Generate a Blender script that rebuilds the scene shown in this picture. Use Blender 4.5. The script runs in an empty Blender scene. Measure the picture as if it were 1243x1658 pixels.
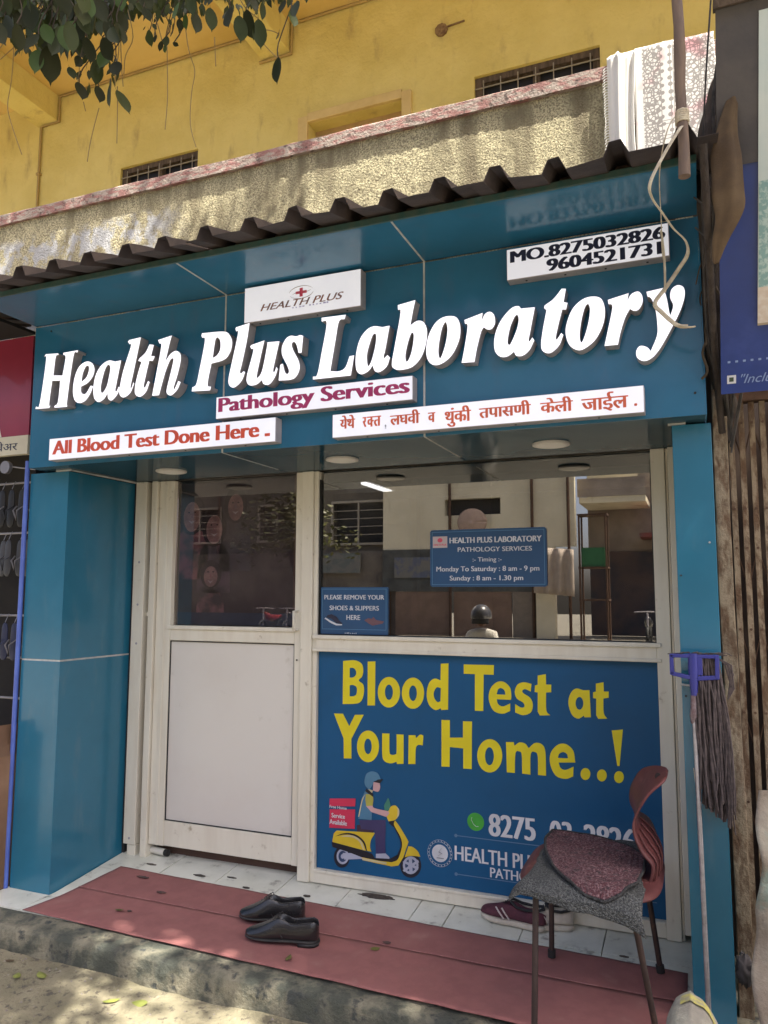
import bpy, bmesh, math, random
from mathutils import Vector, Matrix, noise
random.seed(11)
S = bpy.context.scene
COL = S.collection

# ------------------------------------------------------------ camera
cd = bpy.data.cameras.new('camera'); cam = bpy.data.objects.new('camera', cd); COL.objects.link(cam)
cd.sensor_fit = 'VERTICAL'; cd.sensor_height = 24.0; cd.lens = 24.0*1246.65/1658
cd.clip_start = 0.05; cd.clip_end = 400
R_ = Vector((0.92595183, 0.37763342, 0.00249152)); U_ = Vector((0.03840756, -0.10073407, 0.99417177)); F_ = Vector((-0.37568347, 0.92045948, 0.10777887))
cam.matrix_world = Matrix(((R_.x, U_.x, -F_.x, 2.8688), (R_.y, U_.y, -F_.y, -2.8032), (R_.z, U_.z, -F_.z, 1.35), (0, 0, 0, 1)))
S.camera = cam

# ------------------------------------------------------------ sky, sun, exposure
SUN = Vector((0.383, -0.179, 0.906)).normalized()
w = bpy.data.worlds.new('World'); S.world = w; w.use_nodes = True
nt = w.node_tree; nt.nodes.clear()
sky = nt.nodes.new('ShaderNodeTexSky'); sky.sky_type = 'NISHITA'; sky.sun_disc = False
sky.sun_elevation = math.asin(SUN.z); sky.sun_rotation = math.atan2(SUN.x, SUN.y); sky.dust_density = 5.0; sky.air_density = 0.45; sky.ozone_density = 0.0
bg = nt.nodes.new('ShaderNodeBackground'); bg.inputs['Strength'].default_value = 0.15
wo = nt.nodes.new('ShaderNodeOutputWorld')
nt.links.new(sky.outputs[0], bg.inputs[0]); nt.links.new(bg.outputs[0], wo.inputs[0])
sl = bpy.data.lights.new('sun', 'SUN'); sl.energy = 4.2; sl.angle = math.radians(0.5); sl.color = (1.0, 0.95, 0.86)
so = bpy.data.objects.new('sun', sl); COL.objects.link(so)
so.rotation_euler = SUN.to_track_quat('Z', 'Y').to_euler(); so.location = (6, -4, 14)
S.view_settings.view_transform = 'Standard'; S.view_settings.look = 'None'
S.view_settings.gamma = 1.0; S.view_settings.use_curve_mapping = False
S.view_settings.exposure = 1.75

# ------------------------------------------------------------ materials
MATS = {}
def mat(name, c1, c2=None, scale=6, lo=.35, hi=.65, rough=.6, bump=0, bscale=60, bdist=.004, metallic=0, coat=0, stretch=(1, 1, 1), detail=5, c3=None, s3=2, lo3=.5, hi3=.7, st3=(1, 1, 1), rvar=0, emit=0, voro=False, spec=None, bst=None, pale_end=None):
    if name in MATS: return MATS[name]
    m = bpy.data.materials.new(name); m.use_nodes = True; MATS[name] = m
    n = m.node_tree.nodes; l = m.node_tree.links
    b = n['Principled BSDF']
    b.inputs['Roughness'].default_value = rough; b.inputs['Metallic'].default_value = metallic
    b.inputs['Coat Weight'].default_value = coat; b.inputs['Coat Roughness'].default_value = .06
    if spec is not None: b.inputs['Specular IOR Level'].default_value = spec
    geo = n.new('ShaderNodeNewGeometry')
    def pos(st):
        v = n.new('ShaderNodeVectorMath'); v.operation = 'MULTIPLY'; v.inputs[1].default_value = st
        l.new(geo.outputs['Position'], v.inputs[0]); return v.outputs[0]
    def noi(st, sc, det=5, r=.6):
        t = n.new('ShaderNodeTexNoise'); t.inputs['Scale'].default_value = sc; t.inputs['Detail'].default_value = det; t.inputs['Roughness'].default_value = r
        l.new(pos(st), t.inputs['Vector']); return t.outputs['Fac']
    def rng(s, a, c):
        r = n.new('ShaderNodeMapRange'); r.interpolation_type = 'SMOOTHSTEP'; r.inputs['From Min'].default_value = a; r.inputs['From Max'].default_value = c
        l.new(s, r.inputs['Value']); return r.outputs[0]
    def mix(f, a, c):
        x = n.new('ShaderNodeMix'); x.data_type = 'RGBA'; l.new(f, x.inputs[0])
        for s, k in ((a, 6), (c, 7)):
            if isinstance(s, tuple): x.inputs[k].default_value = (*s, 1)
            else: l.new(s, x.inputs[k])
        return x.outputs[2]
    if c2 is None: c2 = tuple(v*.86 for v in c1)
    col = mix(rng(noi(stretch, scale, detail), lo, hi), c1, c2)
    if c3: col = mix(rng(noi(st3, s3, 6), lo3, hi3), col, c3)
    if pale_end:   # paler patches near one end
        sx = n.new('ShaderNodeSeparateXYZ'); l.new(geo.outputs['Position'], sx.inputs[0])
        wm = n.new('ShaderNodeMath'); wm.operation = 'MULTIPLY'; l.new(rng(sx.outputs[0], pale_end[1], pale_end[0]), wm.inputs[0]); l.new(rng(noi((1, 1, .8), 11, 8, .7), .44, .56), wm.inputs[1])
        wz = n.new('ShaderNodeMath'); wz.operation = 'MULTIPLY'; l.new(wm.outputs[0], wz.inputs[0]); l.new(rng(sx.outputs[2], pale_end[3], pale_end[2]), wz.inputs[1])
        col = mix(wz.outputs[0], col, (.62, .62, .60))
    l.new(col, b.inputs['Base Color'])
    if rvar:
        q = n.new('ShaderNodeMapRange'); q.inputs['To Min'].default_value = max(.02, rough-rvar); q.inputs['To Max'].default_value = rough+rvar
        l.new(noi((1, 1, 1), 9, 6), q.inputs['Value']); l.new(q.outputs[0], b.inputs['Roughness'])
    if bump:
        bp = n.new('ShaderNodeBump'); bp.inputs['Strength'].default_value = bump; bp.inputs['Distance'].default_value = bdist
        if voro:
            t = n.new('ShaderNodeTexVoronoi'); t.inputs['Scale'].default_value = bscale; l.new(pos(stretch), t.inputs['Vector']); h = t.outputs['Distance']
        else: h = noi(bst or stretch, bscale, 6, .65)
        l.new(h, bp.inputs['Height']); l.new(bp.outputs[0], b.inputs['Normal'])
    if emit:
        l.new(col, b.inputs['Emission Color']); b.inputs['Emission Strength'].default_value = emit
    return m

def glass_mat(name, refl, tint, ior=1.5):
    m = bpy.data.materials.new(name); m.use_nodes = True; MATS[name] = m
    n = m.node_tree.nodes; l = m.node_tree.links; n.clear()
    o = n.new('ShaderNodeOutputMaterial'); mx = n.new('ShaderNodeMixShader'); tr = n.new('ShaderNodeBsdfTransparent'); gl = n.new('ShaderNodeBsdfGlossy')
    fr = n.new('ShaderNodeFresnel'); fr.inputs['IOR'].default_value = ior
    ma = n.new('ShaderNodeMath'); ma.operation = 'MULTIPLY_ADD'; ma.inputs[1].default_value = refl[0]; ma.inputs[2].default_value = refl[1]; ma.use_clamp = True
    tr.inputs['Color'].default_value = (*tint, 1); gl.inputs['Roughness'].default_value = .004; gl.inputs['Color'].default_value = (1, .97, .9, 1)
    l.new(fr.outputs[0], ma.inputs[0]); l.new(ma.outputs[0], mx.inputs[0]); l.new(tr.outputs[0], mx.inputs[1]); l.new(gl.outputs[0], mx.inputs[2]); l.new(mx.outputs[0], o.inputs[0])
    return m

M = dict(
 clad=mat('blue_composite_panel', (.028, .148, .258), (.023, .132, .232), 3, rough=.2, spec=.4, coat=.12, bump=.07, bscale=3.5, bdist=.02, rvar=.06, c3=(.05, .13, .22), s3=11, lo3=.52, hi3=.85, st3=(1, 1, .35)),
 clad_low=mat('blue_composite_panel_column', (.024, .165, .262), (.020, .148, .236), 3, rough=.24, coat=.25, bump=.03, bscale=6, bdist=.01, rvar=.08, c3=(.08, .19, .25), s3=9, lo3=.52, hi3=.85, st3=(1, 1, .3)),
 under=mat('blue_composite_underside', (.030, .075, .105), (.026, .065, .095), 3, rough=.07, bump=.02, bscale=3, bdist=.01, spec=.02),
 joint=mat('joint_sealant', (.55, .55, .52), (.4, .4, .38), 20, rough=.5),
 alu=mat('cream_aluminium', (.76, .72, .60), (.70, .65, .53), 5, rough=.42, rvar=.08, stretch=(3, 3, .5), c3=(.36, .30, .2), s3=16, lo3=.62, hi3=.8, bump=.05, bscale=40, bdist=.001),
 alu_dark=mat('brown_gap', (.16, .11, .08), rough=.6),
 board=mat('white_laminate', (.70, .67, .61), (.66, .62, .56), 1.5, rough=.35, coat=.15, c3=(.5, .46, .38), s3=7, lo3=.62, hi3=.82, bump=.04, bscale=3, bdist=.01),
 gasket=mat('black_gasket', (.02, .02, .02), rough=.7),
 acrylic=mat('white_acrylic', (.82, .83, .9), (.78, .79, .87), 5, rough=.25, coat=.2, emit=.14),  # faint glow added to brighten the white box faces
 letter=mat('white_letter_face', (.88, .88, .93), (.84, .84, .91), 5, rough=.3, emit=.30),  # faint glow added to brighten the white letter faces
 returns=mat('letter_return_metal', (.42, .39, .40), (.33, .31, .33), 14, rough=.45, c3=(.22, .19, .16), s3=18, lo3=.62, hi3=.75),
 red=mat('red_print', (.72, .09, .04), rough=.4), magenta=mat('magenta_print', (.42, .03, .14), rough=.4), ink=mat('dark_ink', (.015, .018, .05), rough=.4),
 yellow_wall=mat('yellow_limewash', (.73, .61, .22), (.65, .53, .17), 2.2, rough=.85, bump=.8, bscale=16, bdist=.016, c3=(.42, .31, .12), s3=6, lo3=.55, hi3=.78, st3=(1, 1, .35), detail=8),
 parapet=mat('stained_roughcast', (.78, .70, .42), (.24, .20, .11), 4.5, .42, .68, rough=.95, bump=1, bscale=95, bdist=.03, stretch=(1.5, 1.5, .30), bst=(1, 1, 1), c3=(.33, .28, .165), s3=120, lo3=.44, hi3=.60, detail=9, pale_end=(.10, .42, 3.42, 3.50)),
 coping=mat('faded_pink_paint', (.38, .19, .16), (.46, .38, .31), 26, .42, .58, rough=.9, bump=1, bscale=80, bdist=.02, stretch=(.6, 1, 2), bst=(1, 1, 1), c3=(.14, .10, .08), s3=34, lo3=.55, hi3=.68),
 roof=mat('rusty_roof_sheet', (.035, .025, .023), (.06, .042, .036), 8, rough=.75, bump=.4, bscale=40, c3=(.04, .03, .03), s3=5, lo3=.45, hi3=.7),
 tile=mat('grey_white_tile', (.74, .74, .65), (.64, .64, .55), 7, rough=.35, c3=(.24, .22, .19), s3=14, lo3=.57, hi3=.75, bump=.08, bscale=20, bdist=.002),
 grout=mat('dirty_grout', (.16, .15, .13), (.09, .09, .08), 20, rough=.9),
 mat=mat('pink_carpet', (.29, .115, .105), (.25, .098, .09), 14, rough=.95, bump=.5, bscale=260, bdist=.002, c3=(.34, .16, .14), s3=7, lo3=.52, hi3=.8),
 kerb=mat('worn_dark_cement', (.07, .075, .058), (.27, .245, .17), 9, .4, .66, rough=.9, bump=.9, bscale=45, bdist=.012, c3=(.05, .055, .05), s3=18, lo3=.52, hi3=.68),
 dirt=mat('sandy_dirt', (.29, .255, .165), (.19, .17, .105), 5, rough=.95, bump=1, bscale=55, bdist=.012, c3=(.11, .095, .07), s3=34, lo3=.54, hi3=.68, detail=9),
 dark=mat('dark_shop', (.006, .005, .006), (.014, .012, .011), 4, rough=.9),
 interior=mat('interior_wall', (.13, .115, .095), (.11, .095, .08), 2, rough=.8),
 wood=mat('weathered_wood', (.14, .10, .07), (.07, .05, .035), 10, rough=.9, bump=.8, bscale=40, stretch=(4, 4, .5), bdist=.006),
 bark=mat('dark_bark', (.035, .026, .021), (.065, .05, .038), 12, rough=.95, bump=1, bscale=30, stretch=(2, 2, .5), bdist=.012),
 rust=mat('rusted_iron', (.30, .235, .155), (.13, .075, .04), 26, .42, .62, rough=.85, bump=1, bscale=120, bdist=.006, stretch=(1.2, 1.2, .45), bst=(1, 1, .7), c3=(.15, .10, .06), s3=42, lo3=.50, hi3=.68, st3=(1, 1, .4), detail=9),
 rust_dark=mat('dark_rust', (.08, .045, .03), (.14, .08, .05), 12, rough=.9, bump=.6, bscale=60),
 leaf=mat('leaf_green', (.026, .038, .008), (.05, .062, .013), 3, rough=.5, spec=.25, bump=.1, bscale=80, bdist=.001),
 leaf_dark=mat('leaf_dark_green', (.020, .026, .008), (.034, .036, .012), 3, rough=.6, spec=.2),
 twig=mat('thin_twig', (.07, .05, .03), rough=.9),
 root=mat('aerial_root', (.34, .25, .11), rough=.9),
)
M['glass'] = glass_mat('window_glass', (3.4, .12), (.5, .5, .5))
M['glass_door'] = glass_mat('door_glass', (1.2, .035), (.84, .80, .82))

# ------------------------------------------------------------ geometry helpers
class G:
    def __init__(s): s.v = []; s.f = []; s.m = []; s.smooth = set()
    def add(s, vs, fs, mi=0, sm=False):
        b = len(s.v); s.v += [tuple(v) for v in vs]
        for f in fs:
            if sm: s.smooth.add(len(s.f))
            s.f.append(tuple(b+i for i in f)); s.m.append(mi)
    def box(s, x0, x1, y0, y1, z0, z1, mi=0, r=0, j=0):
        vs = [(x, y, z) for z in (z0, z1) for y in (y0, y1) for x in (x0, x1)]
        if j: vs = [tuple(c+random.uniform(-j, j) for c in v) for v in vs]
        s.add(vs, [(0, 2, 3, 1), (4, 5, 7, 6), (0, 1, 5, 4), (2, 6, 7, 3), (0, 4, 6, 2), (1, 3, 7, 5)], mi); return s
    def tube(s, pts, r, n=8, mi=0, cap=True, flat=1.0):
        pts = [Vector(p) for p in pts]; rs = r if isinstance(r, (list, tuple)) else [r]*len(pts)
        rings = []; up = None
        for i, p in enumerate(pts):
            t = (pts[min(i+1, len(pts)-1)]-pts[max(i-1, 0)]).normalized()
            if up is None: up = Vector((0, 0, 1)) if abs(t.z) < .9 else Vector((1, 0, 0))
            a = t.cross(up)
            if a.length < 1e-4: a = t.cross(Vector((0, 1, .1)))
            a.normalize(); b = a.cross(t).normalized(); up = b
            rings.append([p+(a*math.cos(k*2*math.pi/n)+b*math.sin(k*2*math.pi/n)*flat)*rs[i] for k in range(n)])
        vs = [v for q in rings for v in q]; fs = []
        for i in range(len(pts)-1):
            for k in range(n): fs.append((i*n+k, i*n+(k+1) % n, (i+1)*n+(k+1) % n, (i+1)*n+k))
        s.add(vs, fs, mi, True)
        if cap: s.add(rings[0], [tuple(range(n))][::-1], mi); s.add(rings[-1], [tuple(range(n-1, -1, -1))], mi)
        return s
    def disc(s, c, r, axis='y', n=24, th=.01, mi=0, ry=None):
        c = Vector(c); ry = ry or r; A, B, N = {'y': ((1, 0, 0), (0, 0, 1), (0, 1, 0)), 'z': ((1, 0, 0), (0, 1, 0), (0, 0, 1)), 'x': ((0, 1, 0), (0, 0, 1), (1, 0, 0))}[axis]
        A, B, N = Vector(A), Vector(B), Vector(N)
        a = [c+A*r*math.cos(i*2*math.pi/n)+B*ry*math.sin(i*2*math.pi/n)-N*th/2 for i in range(n)]; b = [v+N*th for v in a]
        s.add(a+b, [tuple(range(n)), tuple(range(2*n-1, n-1, -1))]+[(i, n+i, n+(i+1) % n, (i+1) % n) for i in range(n)], mi); return s
    def grid(s, fn, nu, nv, mi=0, th=0, sm=True):
        P = [[Vector(fn(i/nu, j/nv)) for j in range(nv+1)] for i in range(nu+1)]
        vs = [p for q in P for p in q]; w_ = nv+1
        fs = [(i*w_+j, (i+1)*w_+j, (i+1)*w_+j+1, i*w_+j+1) for i in range(nu) for j in range(nv)]
        if th:
            N = []
            for i in range(nu+1):
                for j in range(nv+1):
                    a = P[min(i+1, nu)][j]-P[max(i-1, 0)][j]; b = P[i][min(j+1, nv)]-P[i][max(j-1, 0)]
                    q = a.cross(b); N.append(q.normalized() if q.length > 1e-9 else Vector((0, 0, 1)))
            off = len(vs); vs = vs+[v-n*th for v, n in zip(vs, N)]
            fs += [tuple(off+k for k in reversed(f)) for f in fs]
            e = [i*w_ for i in range(nu+1)]+[nu*w_+j for j in range(1, w_)]+[i*w_+nv for i in range(nu-1, -1, -1)]+[j for j in range(nv-1, -1, -1)]
            for a, b in zip(e, e[1:]): fs.append((b, a, off+a, off+b))
        s.add(vs, fs, mi, sm); return s
    def loft(s, rings, mi=0, closed=True, cap=True):
        n = len(rings[0]); vs = [v for r in rings for v in r]; fs = []
        for i in range(len(rings)-1):
            for k in range(n if closed else n-1): fs.append((i*n+k, i*n+(k+1) % n, (i+1)*n+(k+1) % n, (i+1)*n+k))
        if cap: fs += [tuple(range(n-1, -1, -1)), tuple((len(rings)-1)*n+k for k in range(n))]
        s.add(vs, fs, mi, True); return s
    def prism(s, poly, y0, y1, mi=0):   # upright outline (x, z) given depth from y0 to y1
        n = len(poly); s.add([(x, y0, z) for x, z in poly]+[(x, y1, z) for x, z in poly], [tuple(range(n)), tuple(range(2*n-1, n-1, -1))]+[(i, n+i, n+(i+1) % n, (i+1) % n) for i in range(n)], mi); return s
    def flat(s, poly, z0, z1, mi=0):    # outline (x, y) on the ground given a height
        n = len(poly); s.add([(x, y, z0) for x, y in poly]+[(x, y, z1) for x, y in poly], [tuple(range(n-1, -1, -1)), tuple(range(n, 2*n))]+[(i, (i+1) % n, n+(i+1) % n, n+i) for i in range(n)], mi); return s
    def build(s, name, mats, parent=None, bevel=0, sub=0, origin=None, fix=True):
        me = bpy.data.meshes.new(name)
        o3 = Vector(parent_loc(parent)) if parent else Vector(origin or (0, 0, 0))
        me.from_pydata([Vector(v)-o3 for v in s.v], [], s.f)
        for m_ in (mats if isinstance(mats, (list, tuple)) else [mats]): me.materials.append(m_)
        for i, p in enumerate(me.polygons): p.material_index = s.m[i]; p.use_smooth = i in s.smooth
        if fix:
            bm = bmesh.new(); bm.from_mesh(me); bmesh.ops.recalc_face_normals(bm, faces=bm.faces); bm.to_mesh(me); bm.free()
        o = bpy.data.objects.new(name, me); COL.objects.link(o)
        if parent: o.parent = parent
        elif origin: o.location = origin
        if bevel:
            b = o.modifiers.new('bevel', 'BEVEL'); b.width = bevel; b.segments = 2; b.limit_method = 'ANGLE'; b.angle_limit = math.radians(40)
        if sub:
            q = o.modifiers.new('subdivision', 'SUBSURF'); q.levels = sub; q.render_levels = sub
        return o

def parent_loc(o):
    v = Vector((0, 0, 0))
    while o: v += o.location; o = o.parent
    return v
def tag(o, label=None, cat=None, group=None, kind=None):
    if label: o['label'] = label
    if cat: o['category'] = cat
    if group: o['group'] = group
    if kind: o['kind'] = kind
    return o
def thing(name, loc, label, cat, group=None):
    o = bpy.data.objects.new(name, None); COL.objects.link(o); o.location = loc; o.empty_display_size = .1
    return tag(o, label, cat, group)
def struct(name, g, m, **k): return tag(g.build(name, m, **k), kind='structure')
def box(name, b, m, parent=None, bevel=0): return G().box(*b).build(name, m, parent, bevel)
def cut_mesh(co):
    tmp = bpy.data.objects.new('tmp', co); COL.objects.link(tmp)
    dg = bpy.context.evaluated_depsgraph_get(); dg.update()
    me = bpy.data.meshes.new_from_object(tmp.evaluated_get(dg)); bpy.data.objects.remove(tmp); return me
def upright(me, y):                     # (x, y, z) of a curve sheet -> (x, y - z, y) of the wall
    for v in me.vertices: v.co = Vector((v.co.x, y-v.co.z, v.co.y))
def put(me, name, m, parent):
    pl = parent_loc(parent)
    for v in me.vertices: v.co -= pl
    me.materials.clear(); me.materials.append(m) if not isinstance(m, list) else [me.materials.append(q) for q in m]
    o = bpy.data.objects.new(name, me); COL.objects.link(o); o.parent = parent; return o
def parse(loop):
    r = []
    for t in loop.split(';'):
        a = t.split(); r.append((float(a[0]), float(a[1]), len(a) > 2))
    return r
def smooth(loop, n=4):                  # Catmull-Rom through soft points, straight at sharp ones
    P = parse(loop) if isinstance(loop, str) else loop; N = len(P); out = []
    for i in range(N):
        p0, p1, p2, p3 = P[i-1], P[i], P[(i+1) % N], P[(i+2) % N]
        out.append((p1[0], p1[1]))
        if p1[2] and p2[2]: continue
        a = Vector(p0[:2]) if not p1[2] else Vector(p1[:2])*2-Vector(p2[:2]); b = Vector(p1[:2]); c = Vector(p2[:2]); d = Vector(p3[:2]) if not p2[2] else c*2-b
        for k in range(1, n):
            t = k/n; q = .5*((2*b)+(c-a)*t+(2*a-5*b+4*c-d)*t*t+(3*b-a-3*c+d)*t**3); out.append((q.x, q.y))
    return out
def outline(loops, y_front, depth, bevel=0, n=4):   # closed outlines with holes as a solid standing off the wall
    c = bpy.data.curves.new('o', 'CURVE'); c.dimensions = '2D'; c.fill_mode = 'BOTH'; c.extrude = depth/2; c.bevel_depth = bevel; c.bevel_resolution = 1
    for lp in loops:
        p = smooth(lp, n); sp = c.splines.new('POLY'); sp.points.add(len(p)-1); sp.use_cyclic_u = True
        for i, q in enumerate(p): sp.points[i].co = (q[0], q[1], 0, 1)
    me = cut_mesh(c); upright(me, y_front+depth/2); return me
def text_mesh(s, x0, x1, z0, z1, y, bold=0, shear=0, depth=0, clip=None, spacing=1):
    c = bpy.data.curves.new('t', 'FONT'); c.body = s; c.size = 1; c.shear = shear; c.fill_mode = 'FRONT' if not depth else 'BOTH'; c.extrude = 0; c.space_character = spacing; c.resolution_u = 4
    me = cut_mesh(c)
    bm = bmesh.new(); bm.from_mesh(me)
    if clip:
        bmesh.ops.bisect_plane(bm, geom=bm.verts[:]+bm.edges[:]+bm.faces[:], plane_co=(clip, 0, 0), plane_no=(1, 0, 0), clear_outer=True)
    xs = [v.co.x for v in bm.verts]; ys = [v.co.y for v in bm.verts]
    bx0, bx1, by0, by1 = min(xs), max(xs), min(ys), max(ys)
    base = bmesh.new(); tmp = bpy.data.meshes.new('b'); bm.to_mesh(tmp)
    out = bmesh.new()
    offs = [0] if not bold else [bold*k/3 for k in (-3, -1, 1, 3)]
    sx = (x1-x0-2*bold)/(bx1-bx0); sz = (z1-z0)/(by1-by0)
    for k, o in enumerate(offs):
        t = bmesh.new(); t.from_mesh(tmp)
        for v in t.verts: v.co = Vector((x0+bold+(v.co.x-bx0)*sx+o, y-.00012*k, z0+(v.co.y-by0)*sz))
        m2 = bpy.data.meshes.new('k'); t.to_mesh(m2); out.from_mesh(m2); t.free()
    me2 = bpy.data.meshes.new('lettering'); out.to_mesh(me2); out.free(); bm.free(); base.free(); return me2
def lettering(s, x0, x1, z0, z1, y, m, parent, bold=0, shear=0, name='lettering', **k):
    return put(text_mesh(s, x0, x1, z0, z1, y, bold, shear, **k), name, m, parent)
def fz(y): return .1*max(0, y)          # the platform rises slightly towards the shopfront
GZ = -.1

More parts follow.
